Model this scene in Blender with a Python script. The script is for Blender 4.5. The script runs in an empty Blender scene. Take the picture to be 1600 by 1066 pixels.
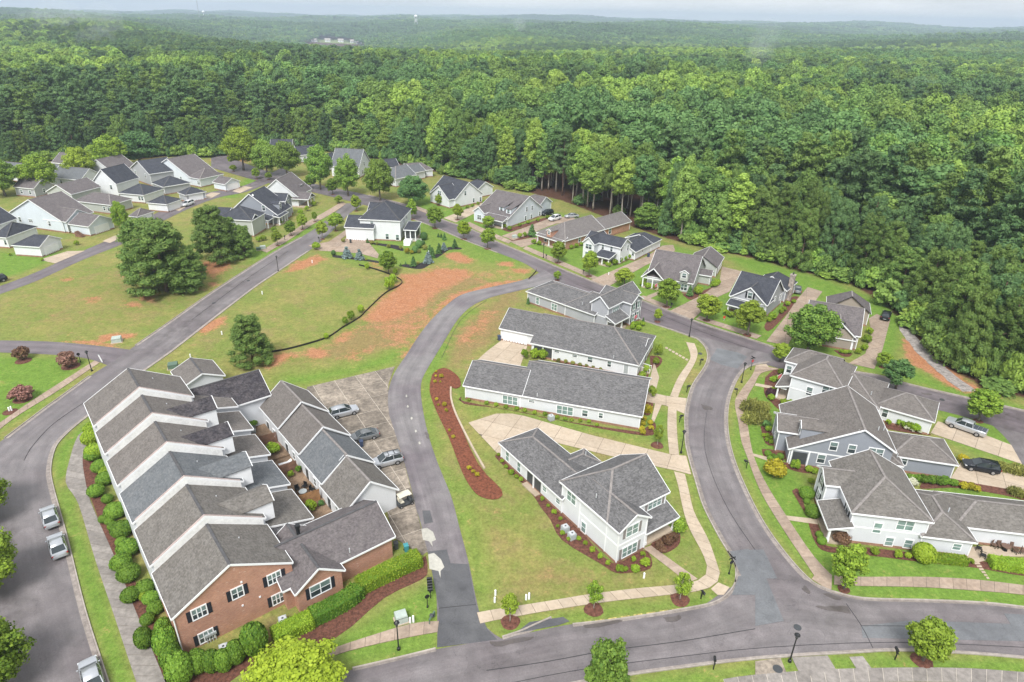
import bpy, bmesh, math, random
import numpy as np
from mathutils import Vector, Matrix
from mathutils.geometry import tessellate_polygon
random.seed(7); rng = np.random.default_rng(7)
S = bpy.context.scene; COL = S.collection
R = math.radians
# ------------------------------------------------------------------ camera
F = 1035.0; HY = 24.0; ROLL = R(1.2); CAMH = 60.0        # focal length and horizon row in photo pixels (1600 wide)
PITCH = math.atan((533 - HY) * math.cos(ROLL) / F)
cam = bpy.data.cameras.new('camera'); camo = bpy.data.objects.new('camera', cam); COL.objects.link(camo)
cam.sensor_width = 36.0; cam.lens = F / 1600 * 36.0; cam.clip_start = 1.0; cam.clip_end = 60000
camo.matrix_world = (Matrix.Translation((0, 0, CAMH)) @ Matrix.Rotation(math.pi / 2 - PITCH, 4, 'X') @ Matrix.Rotation(ROLL, 4, 'Z'))
S.camera = camo
# ------------------------------------------------------------------ sky, sun, exposure
SUN_EL, SUN_AZ = R(52), R(-14)                             # sun high behind cloud, to the west of the view axis
w = bpy.data.worlds.new('World'); S.world = w; w.use_nodes = True
nt = w.node_tree; nt.nodes.clear()
out = nt.nodes.new('ShaderNodeOutputWorld'); bg = nt.nodes.new('ShaderNodeBackground')
sky = nt.nodes.new('ShaderNodeTexSky'); sky.sky_type = 'NISHITA'; sky.sun_disc = False
sky.sun_elevation = SUN_EL; sky.sun_rotation = R(-166); sky.dust_density = 3.0; sky.air_density = 1.0; sky.altitude = 200
tc = nt.nodes.new('ShaderNodeTexCoord')
mp = nt.nodes.new('ShaderNodeMapping'); mp.inputs['Scale'].default_value = (3.0, 3.0, 16.0)
nz = nt.nodes.new('ShaderNodeTexNoise'); nz.inputs['Scale'].default_value = 1.6; nz.inputs['Detail'].default_value = 7; nz.inputs['Roughness'].default_value = .6
cr = nt.nodes.new('ShaderNodeValToRGB')
cr.color_ramp.elements[0].position = .32; cr.color_ramp.elements[0].color = (2.9, 3.0, 3.12, 1)
cr.color_ramp.elements[1].position = .62; cr.color_ramp.elements[1].color = (3.85, 3.88, 3.92, 1)
mx = nt.nodes.new('ShaderNodeMix'); mx.data_type = 'RGBA'; mx.inputs[0].default_value = .93    # overcast: cloud deck over the clear sky
L = nt.links.new
L(tc.outputs['Generated'], mp.inputs[0]); L(mp.outputs[0], nz.inputs['Vector']); L(nz.outputs[0], cr.inputs[0])
L(sky.outputs[0], mx.inputs[6]); L(cr.outputs[0], mx.inputs[7]); L(mx.outputs[2], bg.inputs[0]); bg.inputs[1].default_value = .1
L(bg.outputs[0], out.inputs[0])
sun = bpy.data.lights.new('sun', 'SUN'); sun.energy = 1.5; sun.angle = R(20); sun.color = (1.0, .98, .95)
suno = bpy.data.objects.new('sun', sun); COL.objects.link(suno)
suno.rotation_euler = Vector((math.sin(SUN_AZ) * math.cos(SUN_EL), math.cos(SUN_AZ) * math.cos(SUN_EL) * -1, math.sin(SUN_EL))).to_track_quat('Z', 'Y').to_euler()
suno.location = (-60, -60, 120)
vs = S.view_settings; vs.view_transform = 'Standard'; vs.look = 'None'; vs.gamma = 1; vs.exposure = 1.5; vs.use_curve_mapping = False
S.render.engine = 'CYCLES'
cy = S.cycles; cy.use_denoising = True; cy.max_bounces = 4; cy.diffuse_bounces = 2; cy.glossy_bounces = 2; cy.transmission_bounces = 3; cy.transparent_max_bounces = 4; cy.volume_bounces = 1
try: cy.denoiser = 'OPENIMAGEDENOISE'
except Exception: pass
# ------------------------------------------------------------------ photo pixel <-> place
_c, _s = math.cos(ROLL), math.sin(ROLL); _cp, _sp = math.cos(PITCH), math.sin(PITCH)
def ray(px, py):
    x = (px - 800) / F; y = -(py - 533) / F
    xr = x * _c - y * _s; yr = x * _s + y * _c
    return (xr, _cp + yr * _sp, -_sp + yr * _cp)
def G(px, py, z=0.0):
    d = ray(px, py); t = (z - CAMH) / d[2]
    return Vector((d[0] * t, d[1] * t, z))
def P(x, y, z):
    v2 = z - CAMH; b = y * _sp + v2 * _cp; wv = y * _cp - v2 * _sp
    xr, yr = x / wv, b / wv
    return 800 + F * (xr * _c + yr * _s), 533 - F * (-xr * _s + yr * _c)
def hgt(bx, by, ty):
    g = G(bx, by); lo, hi = 0.05, 45
    for _ in range(40):
        m = (lo + hi) / 2
        if P(g.x, g.y, m)[1] > ty: lo = m
        else: hi = m
    return g, lo
def mpp(g): return math.sqrt(g.x ** 2 + g.y ** 2 + (CAMH - g.z) ** 2) / F      # metres per photo pixel
# ------------------------------------------------------------------ materials
MATS = {}
def nodes(name):
    m = bpy.data.materials.new(name); m.use_nodes = True; t = m.node_tree
    return m, t, t.nodes['Principled BSDF']
def N(t, ty, **k):
    n = t.nodes.new(ty)
    for a, b in k.items():
        if a.startswith('i_'): n.inputs[a[2:].replace('_', ' ')].default_value = b
        else: setattr(n, a, b)
    return n
def noise(t, vec, scale, detail=4, rough=.55):
    n = N(t, 'ShaderNodeTexNoise'); n.inputs['Scale'].default_value = scale; n.inputs['Detail'].default_value = detail; n.inputs['Roughness'].default_value = rough
    if vec is not None: t.links.new(vec, n.inputs['Vector'])
    return n.outputs[0]
def mapr(t, v, a, b, c, d):
    n = N(t, 'ShaderNodeMapRange'); t.links.new(v, n.inputs[0])
    for i, x in enumerate((a, b, c, d)): n.inputs[1 + i].default_value = x
    return n.outputs[0]
def mixc(t, fac, a, b, mode='MIX'):
    n = N(t, 'ShaderNodeMix', data_type='RGBA', blend_type=mode)
    for i, x in ((0, fac), (6, a), (7, b)):
        if isinstance(x, (int, float)): n.inputs[i].default_value = x
        elif isinstance(x, tuple): n.inputs[i].default_value = (*x, 1) if len(x) == 3 else x
        else: t.links.new(x, n.inputs[i])
    return n.outputs[2]
def math_(t, op, a, b=None):
    n = N(t, 'ShaderNodeMath', operation=op)
    for i, x in ((0, a), (1, b)):
        if x is None: continue
        if isinstance(x, (int, float)): n.inputs[i].default_value = x
        else: t.links.new(x, n.inputs[i])
    return n.outputs[0]
def bump(t, p, hgt_, strength=.3, dist=.05):
    b = N(t, 'ShaderNodeBump'); b.inputs['Strength'].default_value = strength; b.inputs['Distance'].default_value = dist
    t.links.new(hgt_, b.inputs['Height']); t.links.new(b.outputs[0], p.inputs['Normal'])
def pos(t): return N(t, 'ShaderNodeNewGeometry').outputs['Position']
def objc(t): return N(t, 'ShaderNodeTexCoord').outputs['Object']
def mscale(t, v, s):
    n = N(t, 'ShaderNodeMapping'); n.inputs['Scale'].default_value = s; t.links.new(v, n.inputs[0]); return n.outputs[0]
def mat(name, col, rough=.7, var=.12, sc=1.0, fine=8.0, metal=0.0, bmp=0.0, spec=.3):
    """plain paint, metal, concrete ...: colour with broad and fine mottling"""
    if name in MATS: return MATS[name]
    m, t, p = nodes(name); v = pos(t)
    a = mapr(t, noise(t, v, sc), .3, .7, 1 - var, 1 + var); b = mapr(t, noise(t, v, fine, 2), .3, .7, 1 - var * .7, 1 + var * .7)
    f = math_(t, 'MULTIPLY', a, b); c = mixc(t, 1.0, (col[0], col[1], col[2]), f, 'MULTIPLY')
    t.links.new(c, p.inputs['Base Color']); p.inputs['Roughness'].default_value = rough; p.inputs['Metallic'].default_value = metal; p.inputs['Specular IOR Level'].default_value = spec
    if bmp: bump(t, p, noise(t, v, fine, 3), bmp)
    MATS[name] = m; return m
def siding(name, col, pitch=.19):
    m, t, p = nodes(name); v = pos(t)
    sx = N(t, 'ShaderNodeSeparateXYZ'); t.links.new(v, sx.inputs[0])
    fr = math_(t, 'FRACT', math_(t, 'DIVIDE', sx.outputs[2], pitch))
    lap = mapr(t, fr, 0, .16, .74, 1.0)
    dirt = mapr(t, noise(t, mscale(t, v, (.5, .5, .25)), 1.2, 5), .3, .75, .93, 1.03)
    f = math_(t, 'MULTIPLY', lap, dirt)
    t.links.new(mixc(t, 1.0, col, f, 'MULTIPLY'), p.inputs['Base Color']); p.inputs['Roughness'].default_value = .55; p.inputs['Specular IOR Level'].default_value = .25
    bump(t, p, fr, .25, .03); MATS[name] = m; return m
def shingles(name, c1, c2, mott=.35, streak=.25):
    m, t, p = nodes(name); v = objc(t)
    sx = N(t, 'ShaderNodeSeparateXYZ'); t.links.new(v, sx.inputs[0])
    vo = N(t, 'ShaderNodeTexVoronoi'); vo.inputs['Scale'].default_value = 1.0; t.links.new(mscale(t, v, (3.2, 3.2, 14)), vo.inputs['Vector'])
    sp = N(t, 'ShaderNodeSeparateColor'); t.links.new(vo.outputs['Color'], sp.inputs[0])
    tab = mapr(t, sp.outputs[0], 0, 1, 1 - mott, 1 + mott)
    course = mapr(t, math_(t, 'FRACT', math_(t, 'DIVIDE', sx.outputs[2], .075)), 0, .25, .78, 1.0)
    big = noise(t, v, .8, 6, .65)
    run = mapr(t, noise(t, mscale(t, v, (2.6, 2.6, .3)), 1.5, 4), .35, .75, 1 + streak * .3, 1 - streak)
    c = mixc(t, mapr(t, big, .35, .65, 0, 1), c1, c2)
    f = math_(t, 'MULTIPLY', math_(t, 'MULTIPLY', tab, course), run)
    t.links.new(mixc(t, 1.0, c, f, 'MULTIPLY'), p.inputs['Base Color']); p.inputs['Roughness'].default_value = .88; p.inputs['Specular IOR Level'].default_value = .2
    bump(t, p, sp.outputs[0], .35, .03); MATS[name] = m; return m
def brickmat(name):
    m, t, p = nodes(name); v = objc(t)
    sx = N(t, 'ShaderNodeSeparateXYZ'); t.links.new(v, sx.inputs[0])
    cx = N(t, 'ShaderNodeCombineXYZ'); t.links.new(math_(t, 'ADD', sx.outputs[0], sx.outputs[1]), cx.inputs[0]); t.links.new(sx.outputs[2], cx.inputs[1])
    b = N(t, 'ShaderNodeTexBrick'); t.links.new(cx.outputs[0], b.inputs['Vector']); b.inputs['Scale'].default_value = 1.0
    b.inputs['Brick Width'].default_value = .24; b.inputs['Row Height'].default_value = .082; b.inputs['Mortar Size'].default_value = .009
    b.inputs['Color1'].default_value = (.38, .16, .1, 1); b.inputs['Color2'].default_value = (.49, .235, .15, 1); b.inputs['Mortar'].default_value = (.44, .34, .27, 1)
    # a scatter of pale bricks, as in hand-made stock
    vo = N(t, 'ShaderNodeTexVoronoi'); t.links.new(mscale(t, cx.outputs[0], (2.1, 6.2, 1)), vo.inputs['Vector']); vo.inputs['Scale'].default_value = 1.0
    sp = N(t, 'ShaderNodeSeparateColor'); t.links.new(vo.outputs['Color'], sp.inputs[0])
    near = mapr(t, vo.outputs['Distance'], .22, .3, 1, 0); sel = math_(t, 'GREATER_THAN', sp.outputs[0], .93)
    c = mixc(t, math_(t, 'MULTIPLY', math_(t, 'MULTIPLY', near, sel), .75), b.outputs[0], (.62, .46, .36))
    f = mapr(t, noise(t, v, .5, 5), .3, .7, .85, 1.12)
    t.links.new(mixc(t, 1.0, c, f, 'MULTIPLY'), p.inputs['Base Color']); p.inputs['Roughness'].default_value = .85
    bump(t, p, b.outputs[1], -.3, .01); MATS[name] = m; return m
def leafmat(name, dark, light, tint, trans=.13):
    """foliage: per-leaf tone, per-tree tint"""
    m, t, p = nodes(name)
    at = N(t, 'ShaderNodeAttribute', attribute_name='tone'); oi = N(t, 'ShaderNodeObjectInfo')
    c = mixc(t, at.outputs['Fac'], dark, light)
    c = mixc(t, mapr(t, oi.outputs['Random'], 0, 1, 0, .55), c, tint)
    k = mapr(t, math_(t, 'FRACT', math_(t, 'MULTIPLY', oi.outputs['Random'], 37.7)), 0, 1, .72, 1.22)
    c = mixc(t, 1.0, c, k, 'MULTIPLY')
    t.links.new(c, p.inputs['Base Color']); p.inputs['Roughness'].default_value = .6; p.inputs['Specular IOR Level'].default_value = .2
    tr = N(t, 'ShaderNodeBsdfTranslucent'); t.links.new(c, tr.inputs[0]); ms = N(t, 'ShaderNodeMixShader'); ms.inputs[0].default_value = trans
    t.links.new(p.outputs[0], ms.inputs[1]); t.links.new(tr.outputs[0], ms.inputs[2]); t.links.new(ms.outputs[0], t.nodes['Material Output'].inputs[0])
    MATS[name] = m; return m
def asphalt(name, c1, c2, wet=.5):
    m, t, p = nodes(name); v = pos(t)
    a = noise(t, v, .09, 5, .6); b = noise(t, v, .5, 5, .65); d = noise(t, v, 6, 3)
    c = mixc(t, mapr(t, a, .38, .62, 0, 1), c1, c2)
    f = math_(t, 'MULTIPLY', mapr(t, b, .3, .7, .78, 1.2), mapr(t, d, .3, .7, .88, 1.1))
    vo = N(t, 'ShaderNodeTexVoronoi', feature='DISTANCE_TO_EDGE'); vo.inputs['Scale'].default_value = .16
    wv = N(t, 'ShaderNodeVectorMath', operation='ADD'); t.links.new(v, wv.inputs[0])
    nn = N(t, 'ShaderNodeTexNoise'); nn.inputs['Scale'].default_value = .6; nn.inputs['Detail'].default_value = 5; t.links.new(v, nn.inputs['Vector'])
    sc = N(t, 'ShaderNodeVectorMath', operation='SCALE'); sc.inputs['Scale'].default_value = 3.0; t.links.new(nn.outputs['Color'], sc.inputs[0]); t.links.new(sc.outputs[0], wv.inputs[1]); t.links.new(wv.outputs[0], vo.inputs['Vector'])
    crack = mapr(t, vo.outputs['Distance'], 0, .006, .72, 1)
    ac = N(t, 'ShaderNodeAttribute', attribute_name='across').outputs['Fac']; al = N(t, 'ShaderNodeAttribute', attribute_name='along').outputs['Fac']
    cv = N(t, 'ShaderNodeCombineXYZ'); t.links.new(math_(t, 'MULTIPLY', ac, 7.0), cv.inputs[0]); t.links.new(math_(t, 'MULTIPLY', al, .045), cv.inputs[1])
    lane = mapr(t, math_(t, 'COSINE', math_(t, 'MULTIPLY', ac, 12.566)), -1, 1, 1.1, .93)
    f = math_(t, 'MULTIPLY', math_(t, 'MULTIPLY', f, crack), math_(t, 'MULTIPLY', lane, mapr(t, noise(t, cv.outputs[0], 1.3, 6, .7), .3, .7, .84, 1.16)))
    t.links.new(mixc(t, 1.0, c, f, 'MULTIPLY'), p.inputs['Base Color'])
    t.links.new(mapr(t, b, .35, .65, .38, .8), p.inputs['Roughness']); p.inputs['Specular IOR Level'].default_value = wet
    bump(t, p, d, .15, .01); MATS[name] = m; return m
def concrete(name, c1, c2, stain=.25):
    m, t, p = nodes(name); v = pos(t); oi = N(t, 'ShaderNodeObjectInfo')
    c = mixc(t, mapr(t, noise(t, v, .35, 6, .65), .35, .65, 0, 1), c1, c2)
    f = math_(t, 'MULTIPLY', mapr(t, noise(t, v, 1.7, 6, .7), .35, .7, 1 - stain, 1 + stain * .4), mapr(t, oi.outputs['Random'], 0, 1, 1 - stain * .55, 1 + stain * .35))
    t.links.new(mixc(t, 1.0, c, f, 'MULTIPLY'), p.inputs['Base Color']); p.inputs['Roughness'].default_value = .75; p.inputs['Specular IOR Level'].default_value = .3
    MATS[name] = m; return m
def glassmat(name, col, rough=.08):
    m, t, p = nodes(name); v = pos(t)
    f = mapr(t, noise(t, v, .9, 3), .3, .7, .75, 1.25)
    t.links.new(mixc(t, 1.0, col, f, 'MULTIPLY'), p.inputs['Base Color']); p.inputs['Roughness'].default_value = rough; p.inputs['Specular IOR Level'].default_value = .7
    MATS[name] = m; return m
# ------------------------------------------------------------------ mesh helpers
class MB:
    def __init__(s): s.v = []; s.f = []
    def add(s, vs, fs):
        n = len(s.v); s.v += [tuple(v) for v in vs]; s.f += [tuple(i + n for i in f) for f in fs]; return s
    def box(s, x0, y0, z0, x1, y1, z1):
        return s.add([(x0, y0, z0), (x1, y0, z0), (x1, y1, z0), (x0, y1, z0), (x0, y0, z1), (x1, y0, z1), (x1, y1, z1), (x0, y1, z1)],
                     [(3, 2, 1, 0), (4, 5, 6, 7), (0, 1, 5, 4), (1, 2, 6, 5), (2, 3, 7, 6), (3, 0, 4, 7)])
    def bar(s, a, b, w, h, up=(0, 0, 1)):
        a = Vector(a); b = Vector(b); d = (b - a).normalized(); u = Vector(up)
        sd = d.cross(u)
        if sd.length < 1e-4: sd = d.cross(Vector((1, 0, 0)))
        sd.normalize(); n = sd.cross(d).normalized(); sd *= w / 2; n *= h / 2
        vs = [p + i * sd + j * n for p in (a, b) for i, j in ((-1, -1), (1, -1), (1, 1), (-1, 1))]
        return s.add(vs, [(0, 1, 2, 3), (7, 6, 5, 4), (0, 4, 5, 1), (1, 5, 6, 2), (2, 6, 7, 3), (3, 7, 4, 0)])
    def tube(s, pts, rad, n=8, cap=True):
        if not hasattr(rad, '__len__'): rad = [rad] * len(pts)
        rings = []; pts = [Vector(p) for p in pts]
        for i, p in enumerate(pts):
            d = (pts[min(i + 1, len(pts) - 1)] - pts[max(i - 1, 0)]).normalized()
            a = d.orthogonal().normalized() if abs(d.z) < .95 else Vector((1, 0, 0)).cross(d).normalized(); b = d.cross(a)
            rings.append([p + rad[i] * (math.cos(2 * math.pi * k / n) * a + math.sin(2 * math.pi * k / n) * b) for k in range(n)])
        vs = [v for r_ in rings for v in r_]
        fs = [(i * n + k, i * n + (k + 1) % n, (i + 1) * n + (k + 1) % n, (i + 1) * n + k) for i in range(len(pts) - 1) for k in range(n)]
        if cap: fs += [tuple(reversed(range(n))), tuple(range((len(pts) - 1) * n, len(pts) * n))]
        return s.add(vs, fs)
    def loft(s, rings, cap=True):
        n = len(rings[0]); vs = [v for r_ in rings for v in r_]
        fs = [(i * n + k, i * n + (k + 1) % n, (i + 1) * n + (k + 1) % n, (i + 1) * n + k) for i in range(len(rings) - 1) for k in range(n)]
        if cap: fs += [tuple(reversed(range(n))), tuple(range((len(rings) - 1) * n, len(rings) * n))]
        return s.add(vs, fs)
    def prism(s, poly, z0, z1):
        n = len(poly); a = [(p[0], p[1], z0) for p in poly] + [(p[0], p[1], z1) for p in poly]
        tri = tessellate_polygon([[Vector((p[0], p[1], 0)) for p in poly]])
        area = sum(poly[i][0] * poly[(i + 1) % n][1] - poly[(i + 1) % n][0] * poly[i][1] for i in range(n))
        up = []
        for t in tri:
            x = (Vector(poly[t[1]][:2]) - Vector(poly[t[0]][:2])).cross(Vector(poly[t[2]][:2]) - Vector(poly[t[0]][:2]))
            up.append(tuple(t) if x > 0 else tuple(reversed(t)))
        fs = [tuple(i + n for i in t) for t in up] + [tuple(reversed(t)) for t in up]
        for i in range(n):
            j = (i + 1) % n; q = (i, j, j + n, i + n); fs.append(q if area > 0 else tuple(reversed(q)))
        return s.add(a, fs)
    def mesh(s, name, m=None, smooth=False):
        me = bpy.data.meshes.new(name); me.from_pydata(s.v, [], s.f)
        if m: me.materials.append(m)
        if smooth: me.shade_smooth()
        me.update(); return me
    def obj(s, name, m, parent=None, smooth=False): return link(name, s.mesh(name, m, smooth), parent)
def link(name, data, parent=None, loc=None, rz=0):
    o = bpy.data.objects.new(name, data); COL.objects.link(o)
    if parent: o.parent = parent
    if loc is not None: o.location = loc
    if rz: o.rotation_euler = (0, 0, rz)
    return o
def tag(o, label=None, cat=None, group=None, kind=None):
    if label: o['label'] = label
    if cat: o['category'] = cat
    if group: o['group'] = group
    if kind: o['kind'] = kind
    return o
def thing(name, label, cat, loc=(0, 0, 0), rz=0, group=None): return tag(link(name, None, None, loc, rz), label, cat, group)
def copy_tree(o, parent=None):
    c = o.copy(); COL.objects.link(c); c.parent = parent
    for ch in o.children: copy_tree(ch, c)
    return c
def smooth_line(pts, n=4):
    """Catmull-Rom through ground points"""
    p = [Vector(q) for q in pts]; o = []
    for i in range(len(p) - 1):
        a, b, c, d = p[max(i - 1, 0)], p[i], p[i + 1], p[min(i + 2, len(p) - 1)]
        for k in range(n):
            t = k / n; o.append(.5 * ((2 * b) + (c - a) * t + (2 * a - 5 * b + 4 * c - d) * t * t + (3 * b - a - 3 * c + d) * t ** 3))
    return o + [p[-1]]
def gl(pix, n=4, smooth=True):
    g = [G(*q) for q in pix]; return smooth_line(g, n) if smooth else g
def offset(line, d):
    o = []
    for i, p in enumerate(line):
        t = line[min(i + 1, len(line) - 1)] - line[max(i - 1, 0)]; t.normalize(); o.append(p + Vector((-t.y, t.x, 0)) * d)
    return o
def sheet(name, poly, z, m, th=.0, kind='structure', parent=None):
    mb = MB(); mb.prism([(p[0], p[1]) for p in poly], z - max(th, .03), z); o = mb.obj(name, m, parent)
    if parent is None: tag(o, kind=kind)
    return o
def clip(poly, a, b, c):
    """keep the part of a polygon with a*x + b*y <= c"""
    o = []
    for i in range(len(poly)):
        p, q = poly[i], poly[(i + 1) % len(poly)]; dp, dq = a * p[0] + b * p[1] - c, a * q[0] + b * q[1] - c
        if dp <= 0: o.append(p)
        if dp * dq < 0: t = dp / (dp - dq); o.append((p[0] + (q[0] - p[0]) * t, p[1] + (q[1] - p[1]) * t))
    return o
def parea(p): return abs(sum(p[i][0] * p[(i + 1) % len(p)][1] - p[(i + 1) % len(p)][0] * p[i][1] for i in range(len(p)))) / 2
def slabs(name, poly, z, m, ang, sx, sy, gap=.05, off=(0, 0), base=None):
    """concrete poured in panels: one slab object for each cell of the joint grid"""
    root = tag(link(name, None), kind='structure')
    if base: sheet('joint_base', poly, z - .012, base, parent=root)
    ca, sa = math.cos(ang), math.sin(ang); q = [(p[0] * ca + p[1] * sa, -p[0] * sa + p[1] * ca) for p in poly]
    x0, x1, y0, y1 = min(p[0] for p in q), max(p[0] for p in q), min(p[1] for p in q), max(p[1] for p in q)
    i = 0
    nx = max(1, round((x1 - x0) / sx)); ny = max(1, round((y1 - y0) / sy)); sx = (x1 - x0) / nx; sy = (y1 - y0) / ny
    for i in range(nx):
        for j in range(ny):
            c = clip(clip(clip(clip(q, -1, 0, -(x0 + i * sx + gap / 2)), 1, 0, x0 + (i + 1) * sx - gap / 2), 0, -1, -(y0 + j * sy + gap / 2)), 0, 1, y0 + (j + 1) * sy - gap / 2)
            if len(c) < 3 or parea(c) < .15: continue
            MB().prism([(p[0] * ca - p[1] * sa, p[0] * sa + p[1] * ca) for p in c], z - .05, z + random.uniform(0, .006)).obj('slab', m, root)
    return root
def strip_slabs(name, la, lb, z, m, size=1.55, gap=.05, maxn=290, base=None):
    """a footpath between two edge lines, one object for each poured slab"""
    root = tag(link(name, None), kind='structure')
    def res(l, n):
        d = [0]
        for i in range(1, len(l)): d.append(d[-1] + (l[i] - l[i - 1]).length)
        o = []; k = 0
        for i in range(n + 1):
            s = d[-1] * i / n
            while k < len(l) - 2 and d[k + 1] < s: k += 1
            t = (s - d[k]) / max(1e-6, d[k + 1] - d[k]); o.append(l[k].lerp(l[k + 1], max(0, min(1, t))))
        return o
    ln = sum((la[i] - la[i - 1]).length for i in range(1, len(la))); n = min(maxn, max(1, round(ln / size)))
    A, B = res(la, n), res(lb, n)
    if base: sheet('joint_base', [tuple(p) for p in A] + [tuple(p) for p in reversed(B)], z - .015, base, parent=root)
    for i in range(n):
        g = gap / size / 2; a0, a1, b0, b1 = A[i].lerp(A[i + 1], g), A[i].lerp(A[i + 1], 1 - g), B[i].lerp(B[i + 1], g), B[i].lerp(B[i + 1], 1 - g)
        MB().prism([(p.x, p.y) for p in (a0, a1, b1, b0)], z - .06, z + random.uniform(0, .008)).obj('slab', m, root)
    return root
def kerb(line, side, m, mg, gut=.5):
    """gutter pan on the road side and a raised kerb behind it; side = +1 when the road is left of the line's direction"""
    a = line; b = offset(line, side * gut); c = offset(line, -side * .17)
    mb = MB(); n = len(a)
    mb.add([(p.x, p.y, .034) for p in a] + [(p.x, p.y, .03) for p in b] + [(p.x, p.y, -.05) for p in b], [((i, i + 1, n + i + 1, n + i) if side < 0 else (n + i, n + i + 1, i + 1, i)) for i in range(n - 1)] + [(n + i, n + i + 1, 2 * n + i + 1, 2 * n + i) for i in range(n - 1)])
    g = mb.obj('gutter', mg); tag(g, kind='structure')
    vs = [(p.x, p.y, -.05) for p in a] + [(p.x, p.y, .15) for p in offset(line, -side * .03)] + [(p.x, p.y, .15) for p in c] + [(p.x, p.y, -.05) for p in c]
    fs = []
    for k in range(3): fs += [((k * n + i, k * n + i + 1, (k + 1) * n + i + 1, (k + 1) * n + i) if side > 0 else ((k + 1) * n + i, (k + 1) * n + i + 1, k * n + i + 1, k * n + i)) for i in range(n - 1)]
    fs += [(0, n, 2 * n, 3 * n), (n - 1, 4 * n - 1, 3 * n - 1, 2 * n - 1)]
    k = MB().add(vs, fs).obj('kerb', m); tag(k, kind='structure')
# ================================================================== materials in use
M_white = mat('white_paint', (.82, .83, .84), .5, .04, .6)
M_trim = mat('white_trim', (.84, .85, .86), .45, .03)
W_white = siding('white_siding', (.74, .76, .78)); W_pale = siding('pale_grey_siding', (.68, .70, .73)); W_cool = siding('cool_white_siding', (.70, .75, .79))
W_grey = siding('grey_siding', (.30, .32, .36)); W_lgrey = siding('light_grey_siding', (.42, .43, .46)); W_sage = siding('sage_siding', (.46, .48, .45)); W_tan = siding('tan_siding', (.36, .31, .26)); W_blue = siding('pale_blue_siding', (.66, .72, .77))
W_brick = brickmat('red_brick')
R_grey = shingles('grey_shingles', (.125, .122, .124), (.158, .155, .156), .28); R_brown = shingles('brown_grey_shingles', (.15, .135, .125), (.178, .162, .15), .16)
R_weath = shingles('weathered_shingles', (.15, .138, .125), (.185, .172, .158), .17, .3); R_char = shingles('charcoal_shingles', (.05, .054, .068), (.072, .076, .09), .16)
R_mauve = shingles('mauve_grey_shingles', (.13, .115, .118), (.165, .148, .148), .15, .3); R_dark = shingles('black_stained_shingles', (.045, .042, .05), (.1, .09, .095), .2, .6); R_slate = shingles('slate_grey_shingles', (.13, .14, .15), (.16, .168, .176), .14, .25); R_tan = shingles('tan_grey_shingles', (.16, .145, .14), (.19, .174, .168), .13)
M_cap = mat('ridge_cap_shingles', (.23, .21, .2), .9, .2, 2, 9); M_capd = mat('dark_ridge_cap', (.09, .088, .092), .9, .2, 2, 9)
G_pane = glassmat('window_glass', (.16, .22, .21)); G_dark = glassmat('screened_window_glass', (.045, .06, .065)); G_green = glassmat('green_tinted_glass', (.2, .29, .27))
M_shut = mat('black_shutter', (.02, .022, .03), .6, .1); M_shutg = mat('taupe_shutter', (.24, .22, .21), .6, .1)
M_conc = concrete('pale_concrete', (.46, .37, .275), (.52, .43, .33), .16); M_concg = concrete('grey_concrete', (.26, .235, .215), (.33, .30, .275), .3); M_concw = concrete('warm_concrete', (.36, .27, .205), (.42, .33, .26), .26); M_concs = concrete('stained_concrete', (.19, .16, .13), (.40, .34, .275), .45)
M_kerb = concrete('kerb_concrete', (.36, .315, .28), (.43, .385, .345), .25); M_gut = concrete('gutter_concrete', (.29, .25, .225), (.37, .325, .295), .35); M_joint = mat('joint_dirt', (.16, .13, .1), .95, .2); M_jointp = mat('pale_joint', (.6, .54, .46), .9, .15)
A_road = asphalt('road_asphalt', (.138, .12, .124), (.182, .165, .167)); A_lane = asphalt('lane_asphalt', (.14, .12, .13), (.2, .185, .185), .6); A_pur = asphalt('purple_asphalt', (.118, .097, .106), (.155, .132, .14), .6); A_patch = asphalt('asphalt_patch', (.145, .15, .16), (.175, .182, .192)); A_dark = asphalt('dark_asphalt_patch', (.085, .085, .092), (.12, .12, .125))
M_seal = mat('crack_sealant', (.05, .048, .052), .6, .2)
M_mulch = mat('red_mulch', (.17, .058, .032), .95, .45, 3, 14, bmp=.8); M_mulchd = mat('dark_mulch', (.028, .024, .026), .95, .4, 3, 14, bmp=.8); M_mulchb = mat('brown_mulch', (.13, .055, .038), .95, .45, 3, 14, bmp=.8)
M_black = mat('black_metal', (.012, .013, .015), .45, .1, spec=.5); M_dgrey = mat('dark_grey_metal', (.06, .065, .07), .5, .1); M_lgrey = mat('grey_metal', (.38, .41, .41), .5, .08); M_vent = mat('vent_metal', (.5, .52, .54), .4, .1)
M_wood = mat('cedar_fence', (.36, .19, .085), .8, .25, 2, 20); M_woodd = mat('weathered_fence', (.2, .11, .075), .85, .3, 2, 20); M_bark = mat('grey_bark', (.2, .17, .14), .9, .3, 2, 9, bmp=.6); M_barkp = mat('pine_bark', (.16, .1, .07), .9, .3, 2, 9, bmp=.6); M_barkw = mat('pale_bark', (.36, .32, .27), .9, .3, 2, 9, bmp=.5)
M_dirt = mat('bare_yard_dirt', (.24, .165, .11), .95, .3, .8, 5); M_stone = mat('field_stone', (.36, .31, .27), .9, .45, 2.2, 5, bmp=.6)
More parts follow.
